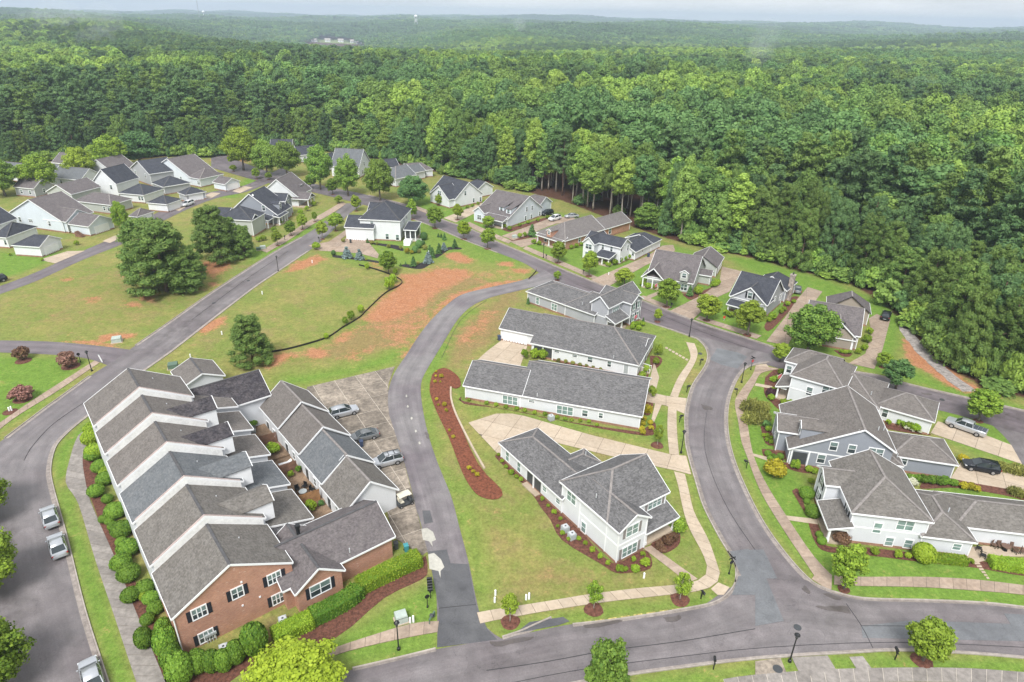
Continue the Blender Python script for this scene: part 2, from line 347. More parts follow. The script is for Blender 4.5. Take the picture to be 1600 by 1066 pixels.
# ================================================================== ground
def C(ox, oy, s, pts): return [(ox + x / s, oy + y / s) for x, y in pts]
def poly_sd(X, Y, poly):
    """signed distance of points to a polygon, positive inside"""
    ins = np.zeros(X.shape, bool); d = np.full(X.shape, 1e9)
    for i in range(len(poly)):
        x0, y0 = poly[i][:2]; x1, y1 = poly[(i + 1) % len(poly)][:2]
        c = ((y0 > Y) != (y1 > Y)) & (X < (x1 - x0) * (Y - y0) / (y1 - y0 + 1e-12) + x0); ins ^= c
        dx, dy = x1 - x0, y1 - y0; t = np.clip(((X - x0) * dx + (Y - y0) * dy) / (dx * dx + dy * dy + 1e-9), 0, 1)
        d = np.minimum(d, np.hypot(X - x0 - t * dx, Y - y0 - t * dy))
    return np.where(ins, d, -d)
EDGE = [(-400, 270), (-150, 262), (0, 256), (120, 250), (250, 246), (335, 246), (400, 232), (450, 230), (520, 238), (600, 252), (680, 270), (780, 290), (880, 314), (960, 345), (1040, 372), (1120, 392), (1180, 404), (1260, 426), (1330, 444), (1385, 476), (1425, 522), (1470, 570), (1540, 606), (1600, 622), (1760, 660)]
EDGEW = [G(*p) for p in EDGE]
FOREST = [(p.x, p.y) for p in EDGEW] + [(500, 60), (9000, 500), (9000, 14000), (-9000, 14000), (-9000, 900)]
def T(x, y):
    """rolling land beyond the neighbourhood"""
    r = np.hypot(x, y); k = np.clip((r - 420) / 1300, 0, 1); k = k * k * (3 - 2 * k)
    h = 11 * np.sin(x / 410 + .6) * np.cos(y / 520 + .3) + 9 * np.sin(x / 230 - y / 310 + 2) + 6 * np.sin(x / 140 + y / 190)
    far = np.clip((r - 2200) / 3800, 0, 1); ridge = 10 + 12 * np.sin(x / 1300 + .5) + 9 * np.sin(y / 900 + x / 2100) + 7 * np.sin(x / 520 + 1.7)
    lake = np.exp(-(((x + .255 * y) / 330) ** 4 + ((y - 1950) / 800) ** 4))
    return (k * h - 6 * k + far * ridge) * (1 - .95 * lake) - 42 * lake
def axis(a, b, step, lo, hi):
    m = list(np.arange(a, b + step / 2, step)); s = step; x = b
    while x < hi: s = min(s * 1.16, 260); x += s; m.append(x)
    s = step; x = a
    while x > lo: s = min(s * 1.16, 260); x -= s; m.insert(0, x)
    return np.array(m)
xs = axis(-150, 125, .75, -7500, 7500); ys = axis(32, 215, .75, -400, 9000)
GX, GY = np.meshgrid(xs, ys); GZ = T(GX, GY)
nx_, ny_ = len(xs), len(ys)
me = bpy.data.meshes.new('ground')
co = np.stack([GX.ravel(), GY.ravel(), GZ.ravel()], 1); me.vertices.add(len(co)); me.vertices.foreach_set('co', co.ravel())
ii = np.arange((nx_ - 1) * (ny_ - 1)); rr, cc = ii // (nx_ - 1), ii % (nx_ - 1); v0 = rr * nx_ + cc
quad = np.stack([v0, v0 + 1, v0 + 1 + nx_, v0 + nx_], 1).ravel()
me.loops.add(len(quad)); me.loops.foreach_set('vertex_index', quad); me.polygons.add(len(ii)); me.polygons.foreach_set('loop_start', np.arange(len(ii)) * 4); me.polygons.foreach_set('loop_total', np.full(len(ii), 4))
me.update()
def paint(name, items):
    a = np.zeros(GX.shape)
    for poly, soft, amt in items:
        x0, x1 = min(p[0] for p in poly) - soft, max(p[0] for p in poly) + soft; y0, y1 = min(p[1] for p in poly) - soft, max(p[1] for p in poly) + soft
        c0, c1 = np.searchsorted(xs, x0), np.searchsorted(xs, x1); r0, r1 = np.searchsorted(ys, y0), np.searchsorted(ys, y1)
        if c1 <= c0 or r1 <= r0: continue
        sd = poly_sd(GX[r0:r1, c0:c1], GY[r0:r1, c0:c1], poly); a[r0:r1, c0:c1] = np.maximum(a[r0:r1, c0:c1], amt * np.clip(.5 + sd / (2 * soft), 0, 1))
    at = me.attributes.new(name, 'FLOAT', 'POINT'); at.data.foreach_set('value', a.ravel().astype(np.float32))
def gp(pix): return [(G(*p).x, G(*p).y) for p in pix]
def blob(px, py, rx, ry): return gp([(px + rx * math.cos(a / 10 * 2 * math.pi), py + ry * math.sin(a / 10 * 2 * math.pi)) for a in range(10)])
k5 = 4.847
clay = [(gp(C(540, 360, k5, p)), s_, a_) for p, s_, a_ in [
    ([(120, 740), (300, 680), (600, 620), (900, 470), (1300, 375), (1390, 372), (1000, 470), (760, 600), (560, 830), (470, 940), (300, 860)], 3.5, .44), ([(560, 300), (700, 240), (1000, 300), (1250, 290), (1330, 340), (1000, 400), (700, 420)], 4, .32),
    ([(250, 560), (330, 470), (430, 400), (420, 340), (560, 330), (700, 290), (900, 300), (960, 330), (800, 420), (680, 470), (600, 560), (450, 640), (300, 700), (130, 680)], 2.5, .95),
    ([(740, 180), (860, 165), (980, 240), (900, 250), (780, 215)], 1.5, .9), ([(1150, 240), (1260, 240), (1260, 270), (1170, 265)], 1.5, .9), ([(1250, 290), (1390, 300), (1380, 325), (1290, 320)], 1.5, .9),
    ([(640, 690), (700, 560), (820, 480), (1080, 400), (1340, 370), (1390, 372), (1100, 440), (900, 490), (720, 600), (640, 720), (560, 830), (480, 940), (430, 960)], 1.2, .72), ([(930, 740), (1050, 620), (1130, 620), (1100, 680), (960, 850), (830, 860)], 2.5, .62), ([(380, 700), (560, 580), (640, 600), (580, 700), (480, 760)], 4, .6), ([(-40, 960), (80, 900), (200, 900), (60, 980)], 2, .6), ([(180, 240), (260, 250), (260, 290), (200, 280)], 2, .7)]]
clay += [(gp(C(220, 340, 4.44, p)), 1.6, a_) for p, a_ in [([(1000, 380), (1080, 310), (1230, 260), (1280, 290), (1200, 330), (1080, 370)], .9), ([(430, 800), (480, 740), (590, 695), (560, 750), (470, 800)], .75), ([(860, 960), (1000, 930), (1100, 960), (1000, 1000), (900, 1040), (820, 1020)], .8), ([(1120, 930), (1250, 900), (1310, 950), (1200, 990)], .85), ([(1330, 850), (1430, 780), (1500, 770), (1420, 860), (1340, 880)], .7), ([(400, 300), (640, 310), (620, 350), (500, 420), (420, 380)], .7), ([(480, 460), (530, 450), (520, 480), (440, 500)], .6)]]
clay += [(gp(C(0, 220, 4, p)), 1.2, .72) for p in [[(380, 860), (460, 850), (460, 875), (400, 880)], [(540, 980), (620, 970), (610, 1010), (550, 1010)], [(720, 840), (820, 830), (800, 850)], [(860, 960), (960, 970), (960, 1010), (880, 1000)], [(780, 1000), (880, 1020), (880, 1040), (800, 1040)], [(1290, 890), (1360, 880), (1330, 910)]]]
clay += [(gp(C(0, 480, 4, p)), 1.0, .9) for p in [[(610, 190), (680, 165), (850, 170), (840, 190), (640, 215)], [(400, 213), (600, 210), (740, 255), (560, 235)], [(1230, 150), (1330, 80), (1420, 60), (1380, 110), (1280, 170)]]]
clay += [(gp(C(1200, 500, 4, p)), 1.2, .95) for p in [[(850, 120), (930, 90), (1000, 200), (1080, 290), (1190, 370), (1290, 460), (1230, 455), (1120, 410), (1030, 340), (900, 280), (860, 200)]]] + [(gp([(1425, 500), (1440, 520), (1475, 565), (1520, 600), (1560, 620), (1500, 610), (1450, 575), (1420, 530)]), 1.5, .8), (gp([(690, 800), (700, 800), (716, 870), (706, 860)]), 1.0, .5), (gp([(748, 400 - 60), (800, 352), (795, 356)]), 1, 0.0), (gp([(345, 238), (400, 244), (398, 252), (330, 250)]), 2, .8)]
lush = [(gp(p), s_, a_) for p, s_, a_ in [
    ([(-40, 552), (140, 563), (60, 640), (-40, 690)], 1.5, 1), ([(85, 735), (92, 700), (140, 655), (150, 662), (115, 695), (106, 740), (90, 756)], .6, 1), ([(92, 768), (104, 766), (115, 790), (215, 1080), (175, 1080), (108, 840)], .6, 1),
    ([(500, 1005), (690, 900), (690, 1030), (540, 1045)], 1.2, .9), ([(430, 610), (480, 602), (618, 570), (640, 545), (620, 545), (540, 575), (440, 585)], 2, .95), ([(655, 590), (668, 560), (720, 495), (740, 482), (748, 487), (715, 530), (680, 600), (680, 690), (700, 740), (735, 800), (760, 880), (765, 960), (745, 950), (730, 870), (690, 735), (660, 650)], 1.6, .85),
    ([(700, 600), (720, 600), (740, 650), (780, 640), (1000, 680), (1040, 700), (1050, 640), (1010, 640), (1000, 690), (860, 660), (725, 630)], 1.6, .9), ([(1000, 480), (1090, 530), (1075, 560), (1050, 620), (1000, 640), (1000, 560)], 2, .6),
    ([(1150, 640), (1180, 590), (1215, 580), (1230, 700), (1260, 760), (1300, 850), (1600, 880), (1620, 960), (1330, 940), (1290, 925), (1230, 860), (1160, 740), (1140, 680)], 1.5, 1), ([(1460, 630), (1600, 650), (1610, 760), (1560, 720), (1480, 690)], 1.5, .95), ([(1440, 730), (1610, 775), (1610, 870), (1520, 840)], 1.5, .9), ([(1290, 460), (1420, 470), (1400, 560), (1470, 600), (1600, 635), (1600, 650), (1400, 590), (1330, 575), (1370, 500)], 1.5, 1),
    ([(640, 300), (760, 330), (860, 350), (980, 400), (1130, 440), (1240, 430), (1290, 450), (1330, 560), (1200, 545), (1060, 495), (930, 440), (820, 392), (700, 345), (640, 330)], 2, .95), ([(1120, 395), (1200, 410), (1300, 440), (1420, 490), (1400, 520), (1300, 470), (1180, 430)], 2, 1), ([(985, 360), (1040, 380), (1120, 400), (1100, 420), (1000, 400)], 2, .9), ([(860, 330), (910, 340), (900, 352), (860, 345)], 2, .9),
    ([(500, 395), (540, 385), (660, 340), (720, 350), (790, 385), (830, 410), (800, 420), (700, 400), (640, 420), (560, 415)], 2.5, .8), ([(0, 395), (110, 395), (170, 378), (120, 392), (30, 428), (-20, 440)], 1.2, 1), ([(320, 300), (380, 295), (370, 310), (330, 308)], 1.2, 1), ([(380, 280), (400, 278), (410, 292), (370, 296)], 1.2, 1), ([(380, 395), (430, 380), (500, 335), (520, 330), (510, 350), (430, 398), (390, 412)], 1.5, .9), ([(770, 985), (900, 955), (1120, 925), (1130, 945), (900, 975), (785, 1000)], .8, .8), ([(985, 1060), (1180, 1040), (1220, 1048), (1000, 1090)], .8, .9), ([(1350, 1022), (1610, 1030), (1610, 1060), (1350, 1050)], .8, .9), ([(1290, 1022), (1330, 1024), (1340, 1046), (1300, 1046)], .5, .9), ([(1215, 1030), (1240, 1032), (1250, 1052), (1220, 1052)], .5, .9), ([(1070, 745), (1120, 880), (1130, 905), (1150, 900), (1090, 750)], .8, .6), ([(1058, 800), (1100, 870), (1040, 880), (1010, 860), (1000, 700), (1050, 735)], 2, .55), ([(1060, 640), (1070, 650), (1072, 710), (1062, 710)], .5, .9)]]
dry = [(gp(p), s_, a_) for p, s_, a_ in [([(770, 920), (850, 870), (940, 900), (1000, 915), (920, 925), (830, 935)], 4, .75), ([(760, 740), (800, 800), (860, 880), (800, 900), (740, 860), (740, 780)], 3, .45), ([(600, 470), (700, 420), (780, 440), (700, 470), (640, 540), (560, 560), (450, 570), (560, 510)], 4, .85), ([(700, 520), (790, 450), (820, 455), (780, 530), (740, 560), (690, 590)], 3, .8), ([(0, 450), (190, 400), (330, 440), (380, 400), (440, 395), (250, 520), (80, 530), (-20, 520)], 8, .42), ([(300, 480), (420, 470), (480, 420), (560, 430), (540, 500), (420, 555), (260, 570)], 6, .3)]]
floor = [(FOREST, 2.5, 1.0)]
paint('clay', clay); paint('lush', lush); paint('dry', dry); paint('floor', floor)
m, t, p = nodes('ground_cover'); v = pos(t)
def att(n): return N(t, 'ShaderNodeAttribute', attribute_name=n).outputs['Fac']
n1, n2, n3, n4 = noise(t, v, .09, 6, .68), noise(t, v, .45, 7, .72), noise(t, v, 2.6, 5, .72), noise(t, v, 12, 3)
thin = mixc(t, mapr(t, n2, .35, .65, 0, 1), (.205, .215, .06), (.30, .28, .092)); thin = mixc(t, mapr(t, n1, .42, .6, 0, .8), thin, (.165, .225, .05)); thin = mixc(t, mapr(t, noise(t, v, .17, 7, .7), .5, .66, 0, .6), thin, (.27, .2, .1))
lushc = mixc(t, mapr(t, n2, .35, .65, 0, 1), (.12, .225, .032), (.175, .275, .05))
c = mixc(t, math_(t, 'MULTIPLY', att('lush'), mapr(t, n2, .25, .5, .7, 1.0)), thin, lushc)
dm = mapr(t, math_(t, 'ADD', att('dry'), mapr(t, n2, .2, .8, -.35, .35)), .35, .75, 0, 1)
c = mixc(t, math_(t, 'MULTIPLY', dm, .8), c, (.26, .185, .085))
cm = mapr(t, math_(t, 'ADD', math_(t, 'ADD', att('clay'), mapr(t, n2, .25, .75, -.42, .42)), mapr(t, n3, .25, .75, -.3, .3)), .2, .62, 0, .95)
clayc = mixc(t, mapr(t, n2, .3, .7, 0, 1), mixc(t, mapr(t, n3, .3, .7, 0, 1), (.32, .12, .055), (.44, .19, .095)), mixc(t, n3, (.42, .19, .1), (.47, .26, .155))); c = mixc(t, cm, c, clayc)
fm = mapr(t, math_(t, 'ADD', att('floor'), mapr(t, n2, .2, .8, -.2, .2)), .4, .6, 0, 1)
c = mixc(t, fm, c, mixc(t, n3, (.07, .032, .02), (.13, .07, .045)))
f = math_(t, 'MULTIPLY', math_(t, 'MULTIPLY', mapr(t, n3, .3, .7, .7, 1.24), mapr(t, n4, .3, .7, .75, 1.22)), mapr(t, noise(t, v, 1.0, 5, .7), .35, .68, .84, 1.14))
t.links.new(mixc(t, 1.0, c, f, 'MULTIPLY'), p.inputs['Base Color']); p.inputs['Roughness'].default_value = .95; p.inputs['Specular IOR Level'].default_value = .1
bump(t, p, n4, .5, .05)
me.materials.append(m); me.shade_smooth(); tag(link('ground', me), kind='structure')
# ================================================================== roads
def resample(l, n):
    d = [0]
    for i in range(1, len(l)): d.append(d[-1] + (l[i] - l[i - 1]).length)
    o = []; k = 0
    for i in range(n + 1):
        s = d[-1] * i / n
        while k < len(l) - 2 and d[k + 1] < s: k += 1
        o.append(l[k].lerp(l[k + 1], max(0, min(1, (s - d[k]) / max(1e-6, d[k + 1] - d[k])))))
    return o, d[-1]
def road(name, left, right, z, m, n=4):
    """carriageway as a strip of quads carrying its own along and across coordinates"""
    a, b = gl(left, n), gl(right, n); k = 8
    if len(a) != len(b): nn = max(len(a), len(b)); a, b = resample(a, nn)[0], resample(b, nn)[0]
    vs_ = []; ac = []; al = []; s = 0
    for i in range(len(a)):
        if i: s += ((a[i] + b[i]) / 2 - (a[i - 1] + b[i - 1]) / 2).length
        for j in range(k + 1): q = a[i].lerp(b[i], j / k); vs_.append((q.x, q.y, z)); ac.append(j / k); al.append(s)
    fs = [(i * (k + 1) + j, i * (k + 1) + j + 1, (i + 1) * (k + 1) + j + 1, (i + 1) * (k + 1) + j) for i in range(len(a) - 1) for j in range(k)]
    me_ = bpy.data.meshes.new(name); me_.from_pydata(vs_, [], fs); me_.materials.append(m)
    for nm, dat in (('across', ac), ('along', al)): q = me_.attributes.new(nm, 'FLOAT', 'POINT'); q.data.foreach_set('value', dat)
    return tag(link(name, me_), kind='structure')
RA_R = [(190, 1140), (168, 1066), (132, 954), (103, 837), (80.7, 755), (79, 727), (86, 700), (99, 683), (120, 664), (145, 645), (225, 580), (265, 552), (300, 525), (355, 482), (400, 448), (434, 425), (483, 392), (512, 368), (545, 335), (570, 318)]
RA_L = [(-60, 1140), (-70, 1066), (-80, 954), (-85, 837), (-78, 780), (-60, 745), (-30, 712), (8, 685), (69, 639), (90, 624), (140, 588), (175, 566), (212, 540), (270, 500), (328, 459), (380, 425), (429, 394), (470, 371), (497, 354), (520, 335), (540, 318)]
road('road', RA_L, RA_R, .020, A_road)
road('side_road', [(-120, 531), (0, 532), (94, 535), (199, 546), (225, 553)], [(-120, 549), (0, 551), (90, 555), (142, 562), (190, 580)], .016, A_pur)
SN_U = [(330, 232), (400, 262), (490, 287), (575, 305), (660, 327), (693, 344), (737, 359), (774, 377), (820, 396), (867, 416), (920, 438), (985, 463), (1047, 487), (1100, 507), (1162, 527), (1210, 543), (1270, 562), (1332, 580), (1377, 588), (1425, 602), (1512, 622), (1600, 642), (1720, 668)]
SN_L = [(330, 262), (400, 282), (490, 301), (575, 322), (660, 348), (722, 374), (777, 395), (820, 412), (850, 431), (905, 455), (960, 481), (1002, 500), (1050, 516), (1087, 529), (1120, 548), (1160, 562), (1203, 572), (1300, 600), (1400, 626), (1466, 641), (1520, 655), (1550, 665), (1640, 688)]
road('street', SN_U, SN_L, .024, A_pur)
RC_L = [(1060, 518), (1087, 528), (1100, 540), (1106, 555), (1102, 572), (1083, 601), (1075, 625), (1071, 648), (1071, 670), (1073, 700), (1088, 754), (1100, 792), (1123, 837), (1138, 862), (1150, 885), (1150, 912)]
RC_R = [(1230, 560), (1203, 566), (1171, 573), (1154, 589), (1141, 619), (1136, 651), (1139, 689), (1151, 731), (1176, 787), (1202, 832), (1237, 878), (1270, 911), (1300, 925)]
road('curved_road', RC_L, RC_R, .028, A_road)
RD_U = [(430, 1110), (551, 1046), (680, 1015), (785, 998), (890, 976), (975, 968), (1085, 951), (1130, 925), (1180, 900), (1240, 900), (1300, 925), (1348, 936), (1442, 939), (1534, 943), (1600, 950), (1700, 962)]
RD_L = [(430, 1260), (600, 1150), (760, 1095), (910, 1066), (982, 1054), (1070, 1042), (1160, 1031), (1250, 1024), (1337, 1019), (1403, 1016), (1500, 1020), (1600, 1028), (1700, 1040)]
road('main_road', RD_U, RD_L, .032, A_road)
LN_L = [(683, 1010), (683, 954), (678, 887), (667, 862), (657, 816), (651, 799), (641, 757), (629, 714), (618, 679), (608, 648), (606, 627), (608, 605), (618, 580), (635, 555), (653, 527), (674, 500), (705, 471), (726, 459), (767, 449), (820, 437), (850, 422)]
LN_R = [(790, 1002), (757, 978), (744, 936), (732, 878), (718, 825), (705, 776), (684, 724), (668, 675), (659, 629), (658, 600), (666, 580), (692, 537), (715, 500), (738, 478), (767, 465), (800, 457), (840, 448), (885, 442)]
road('lane', LN_L, LN_R, .040, A_lane)
road('right_road', [(1535, 652), (1562, 675), (1580, 696), (1597, 726), (1620, 770)], [(1660, 650), (1700, 690), (1720, 730), (1730, 770), (1740, 800)], .018, A_road)
road('rear_alley', [(-80, 470), (0, 447), (60, 424), (130, 392), (190, 366), (215, 350), (260, 325), (300, 308), (330, 300), (375, 292), (410, 278), (440, 262)], [(-80, 490), (0, 460), (60, 438), (130, 406), (195, 380), (225, 362), (270, 338), (310, 320), (345, 308), (385, 300), (420, 286), (455, 270)], .022, A_pur)
def patch(name, px, m, z): tag(sheet(name, gp(px), z, m), kind='structure')
patch('asphalt_patch', C(1040, 520, 5.33, [(430, 130), (600, 165), (680, 200), (600, 300), (470, 270), (370, 225)]), A_patch, .036)
patch('asphalt_patch', [(1140, 862), (1170, 858), (1193, 903), (1160, 904)], A_patch, .046); patch('asphalt_patch', C(1060, 660, 3.948, [(435, 790), (525, 785), (610, 965), (490, 965)]), A_patch, .05)
patch('asphalt_patch', C(1060, 660, 3.948, [(370, 950), (500, 945), (560, 1066), (330, 1066)]), A_patch, .054)
patch('asphalt_patch', C(1180, 900, 3.81, [(0, 20), (60, 0), (170, 270), (0, 300)]), A_patch, .058); patch('asphalt_patch', C(1180, 900, 3.81, [(940, 265), (1600, 290), (1600, 390), (640, 370), (630, 300)]), A_patch, .044); patch('asphalt_patch', C(1180, 900, 3.81, [(1480, 225), (1600, 232), (1600, 330), (1540, 320)]), A_patch, .05)
patch('asphalt_patch', C(380, 740, 3.27, [(1000, 690), (1190, 670), (1250, 800), (1300, 850), (990, 890)]), A_dark, .050); patch('asphalt_patch', C(380, 740, 3.27, [(945, 400), (1040, 390), (1060, 460), (1150, 465), (1190, 670), (1000, 690)]), A_dark, .056); patch('asphalt_patch', C(380, 740, 3.27, [(915, 190), (955, 190), (970, 250), (925, 260)]), A_dark, .048)
patch('asphalt_patch', C(760, 860, 4, [(270, 450), (480, 418), (520, 445), (450, 470), (180, 520)]), A_dark, .052)
M_splash = concrete('cement_splash', (.44, .43, .38), (.52, .5, .44), .2)
for q in [[(910, 285), (940, 280), (970, 300), (985, 340), (965, 350), (968, 375), (950, 348), (918, 340)], [(945, 415), (975, 408), (1010, 440), (1028, 480), (1008, 500), (1008, 535), (998, 500), (952, 490)]]: patch('cement_splash', C(380, 740, 3.27, q), M_splash, .064)
for q in [(460, 190), (470, 270), (500, 360), (530, 455), (560, 545)]:
    a = [(q[0] + 9 * math.cos(i) * random.uniform(.6, 1.2), q[1] + 11 * math.sin(i) * random.uniform(.6, 1.2)) for i in np.arange(0, 6.2, .8)]; patch('cement_splash', C(540, 580, 4.844, a), M_splash, .052)
def seam(pix, wd, z=.062):
    l = gl(pix, 3); a, b = offset(l, wd / 2), offset(l, -wd / 2); tag(sheet('sealed_crack', [(q.x, q.y) for q in a] + [(q.x, q.y) for q in reversed(b)], z, M_seal), kind='structure')
seam([(760, 1048), (850, 1035), (950, 1017), (1060, 1003), (1150, 988), (1180, 983)], .07); seam(C(0, 520, 5.33, [(720, 570), (540, 690), (400, 800), (260, 960), (200, 1066)]), .07); seam(C(1180, 900, 3.81, [(540, 165), (630, 295), (700, 430)]), .06); seam(C(1180, 900, 3.81, [(630, 298), (900, 300)]), .05); seam(C(380, 740, 3.27, [(1000, 690), (1190, 670)]), .08)
A_wet = asphalt('damp_stained_asphalt', (.085, .07, .065), (.13, .112, .108), .7)
for o_, pts_ in [((1180, 900, 3.81), [(360, 180), (450, 184), (545, 186), (562, 222), (500, 212), (420, 206)]), ((1180, 900, 3.81), [(290, 60), (330, 95), (318, 105), (282, 78)]), ((1180, 900, 3.81), [(405, 105), (480, 118), (520, 140), (450, 135)]), ((760, 860, 4), [(1110, 425), (1200, 412), (1210, 435), (1130, 450)]), ((760, 860, 4), [(600, 470), (820, 440), (830, 455), (640, 490)]), ((760, 860, 4), [(20, 575), (180, 555), (300, 545), (180, 585), (60, 600)]), ((1040, 520, 5.33), [(300, 600), (385, 625), (380, 645), (320, 640)]), ((1400, 600, 8), [(320, 110), (450, 130), (400, 145), (330, 130)]), ((540, 580, 4.844), [(600, 460), (625, 470), (632, 520), (610, 500)])]:
    l_ = gl(C(*o_, pts_) + [C(*o_, pts_)[0]], 3)[:-1]; tag(sheet('damp_stain', [(q.x + random.uniform(-.1, .1), q.y + random.uniform(-.1, .1)) for q in l_], .068, A_wet), kind='structure')
seam([(600, 1100), (760, 1075), (900, 1048), (1050, 1028), (1200, 1012), (1400, 1004), (1600, 1012)], .05); seam([(1105, 640), (1100, 690), (1112, 740), (1140, 800), (1180, 860)], .05); seam([(300, 500), (380, 440), (450, 393)], .05); seam([(900, 444), (1000, 480), (1100, 520), (1180, 548)], .05); seam([(690, 560), (720, 500), (760, 470)], .05)
M_yel = mat('worn_yellow_paint', (.42, .35, .12), .8, .5, 3, 9)
for i in range(9): patch('yellow_kerb_marking', C(760, 860, 4, [(600 + i * 80, 450 - i * 11.5), (655 + i * 80, 442 - i * 11.5), (655 + i * 80, 449 - i * 11.5), (600 + i * 80, 458 - i * 11.5)]), M_yel, .06)
# kerbs
def K(pix, side): kerb(gl(pix, 4), side, M_kerb, M_gut)
K(RA_R[:10], 1); K(RA_R[10:17], 1); K(RA_L[7:11], -1); K(RA_L[12:18], -1)
K(RC_L[1:], 1)
kerb(gl([(1138, 862), (1150, 885), (1152, 903), (1143, 923), (1122, 940), (1085, 950), (975, 968), (895, 977)], 4), 1, M_kerb, M_gut)
K(RC_R[1:], -1); K([(1300, 925), (1348, 936), (1442, 939), (1534, 943), (1600, 950), (1690, 962)], -1); K(RD_L[2:], 1); K([(551, 1046), (620, 1030), (681, 1015)], -1)
K(SN_U[3:], -1); K(SN_L[3:7], 1); K(SN_L[10:14], 1); K([(785, 997), (815, 987), (835, 978), (862, 966)], -1)
# footpaths
def path(name, a, b, m, size=1.55, base=None, sm=4): return strip_slabs(name, gl(a, sm), gl(b, sm), .075, m, size, base=base or M_joint)
path('footpath', [(146, 664), (131, 674), (120, 685), (109, 719), (103, 755), (122, 786), (148, 872), (178, 961), (213, 1066), (230, 1110)], [(160, 672), (146, 682), (136, 695), (129, 719), (137, 768), (148, 800), (178, 868), (210, 950), (248, 1040), (275, 1110)], M_concg)
path('footpath', [(-60, 700), (0, 661), (45, 630), (90, 601), (148, 564)], [(-50, 715), (0, 671), (34, 646), (86, 614), (156, 567)], M_concw)
path('footpath', [(745, 958), (760, 955), (855, 940), (922, 929), (995, 920), (1052, 915), (1087, 909), (1105, 895), (1102, 877), (1095, 860), (1075, 822), (1065, 787), (1060, 761), (1053, 737)], [(750, 975), (762, 972), (855, 955), (947, 941), (1035, 931), (1085, 925), (1112, 917), (1125, 901), (1118, 875), (1106, 842), (1085, 802), (1078, 775), (1075, 762), (1070, 741)], M_conc)
path('footpath', [(1046, 710), (1043, 680), (1043, 651), (1044, 635)], [(1061, 712), (1058, 680), (1057, 655), (1057, 641)], M_conc)
path('footpath', [(1047, 619), (1059, 591), (1074, 569), (1079, 556), (1072, 535)], [(1059, 622), (1068, 599), (1085, 569), (1090, 552), (1085, 537)], M_conc)
path('footpath', [(1181, 571), (1175, 587), (1153, 617), (1148, 632), (1153, 657), (1158, 689), (1166, 711), (1187, 766), (1220, 822), (1252, 870), (1272, 900)], [(1220, 577), (1190, 583), (1179, 601), (1166, 625), (1166, 645), (1168, 663), (1177, 711), (1197, 756), (1232, 812), (1270, 868), (1300, 900)], M_concw)
path('footpath', [(1303, 900), (1343, 902), (1442, 902), (1521, 906), (1600, 915), (1690, 926)], [(1303, 914), (1343, 916), (1442, 918), (1547, 925), (1600, 930), (1690, 942)], M_concw)
path('footpath', [(1130, 1062), (1180, 1055), (1306, 1046), (1482, 1044), (1600, 1051), (1690, 1060)], [(1140, 1090), (1180, 1078), (1306, 1068), (1482, 1066), (1600, 1072), (1690, 1085)], M_concg, base=M_jointp)
path('footpath', [(500, 1022), (525, 1012), (570, 997), (643, 975), (686, 971)], [(500, 1034), (530, 1022), (579, 1009), (640, 996), (684, 988)], M_concw)
path('footpath', [(733, 347), (770, 364), (800, 377)], [(727, 352), (762, 368), (795, 381)], M_concw, 2)
path('footpath', [(822, 385), (870, 405), (935, 434)], [(817, 389), (862, 409), (927, 437)], M_concw, 2); path('footpath', [(1005, 462), (1050, 480)], [(997, 465), (1042, 484)], M_concw, 2); path('footpath', [(1093, 494), (1140, 509), (1190, 525)], [(1087, 499), (1134, 514), (1182, 530)], M_concw, 2); path('footpath', [(640, 318), (690, 337)], [(635, 321), (684, 341)], M_concw, 2)
path('footpath', [(408, 392), (440, 373), (475, 350), (512, 329), (535, 315)], [(417, 395), (449, 377), (484, 354), (520, 333), (541, 319)], M_concw, 2); path('footpath', [(503, 385), (530, 367), (555, 348)], [(512, 388), (537, 371), (562, 351)], M_concw, 2)
patch('kerb_ramp', C(1060, 660, 3.948, [(200, 1030), (245, 990), (315, 1020), (280, 1066), (240, 1066)]), M_conc, .072); patch('kerb_ramp', [(1272, 900), (1300, 899), (1299, 921), (1292, 921), (1268, 905)], M_concw, .072); patch('kerb_ramp', [(1181, 571), (1197, 569), (1202, 575), (1190, 578)], M_conc, .07)
patch('drive_apron', [(1237, 1028), (1293, 1025), (1306, 1047), (1253, 1060)], M_concg, .07); patch('drive_apron', C(1180, 900, 3.81, [(560, 485), (640, 480), (690, 550), (600, 552)]), M_concg, .07); patch('drain_apron', C(1180, 900, 3.81, [(0, 510), (150, 490), (190, 590), (0, 590)]), M_concs, .066)
# driveways and yards, poured in panels
def drive(px, m, ang_px, sx=3.2, sy=3.2, z=.07): a, b = G(*ang_px[0]), G(*ang_px[1]); return slabs('driveway', gp(px), z, m, math.atan2(b.y - a.y, b.x - a.x), sx, sy, gap=.06, base=M_jointp if m is M_concs else M_joint)
drive([(732, 661), (775, 647), (800, 647), (817, 650), (926, 681), (1049, 711), (1072, 713), (1080, 742), (1052, 735), (988, 721), (938, 709), (860, 690), (780, 712)], M_conc, ((926, 681), (1049, 711)), 3.6, 3.6)
drive([(1010, 612), (1040, 619), (1073, 623), (1069, 647), (1040, 634), (1008, 628)], M_conc, ((1040, 619), (1073, 623)), 3, 3); drive([(784, 532), (824, 541), (812, 575), (790, 578), (746, 563), (760, 550)], M_conc, ((784, 532), (824, 541)), 3.4, 3.4, .066)
drive([(1465, 659), (1541, 681), (1580, 696), (1597, 726), (1477, 685), (1454, 677)], M_conc, ((1465, 659), (1580, 696)), 3.3, 3.3); drive([(1502, 722), (1562, 735), (1610, 748), (1610, 770), (1577, 765), (1524, 756), (1485, 748)], M_conc, ((1502, 722), (1600, 746)), 3.3, 3.3)
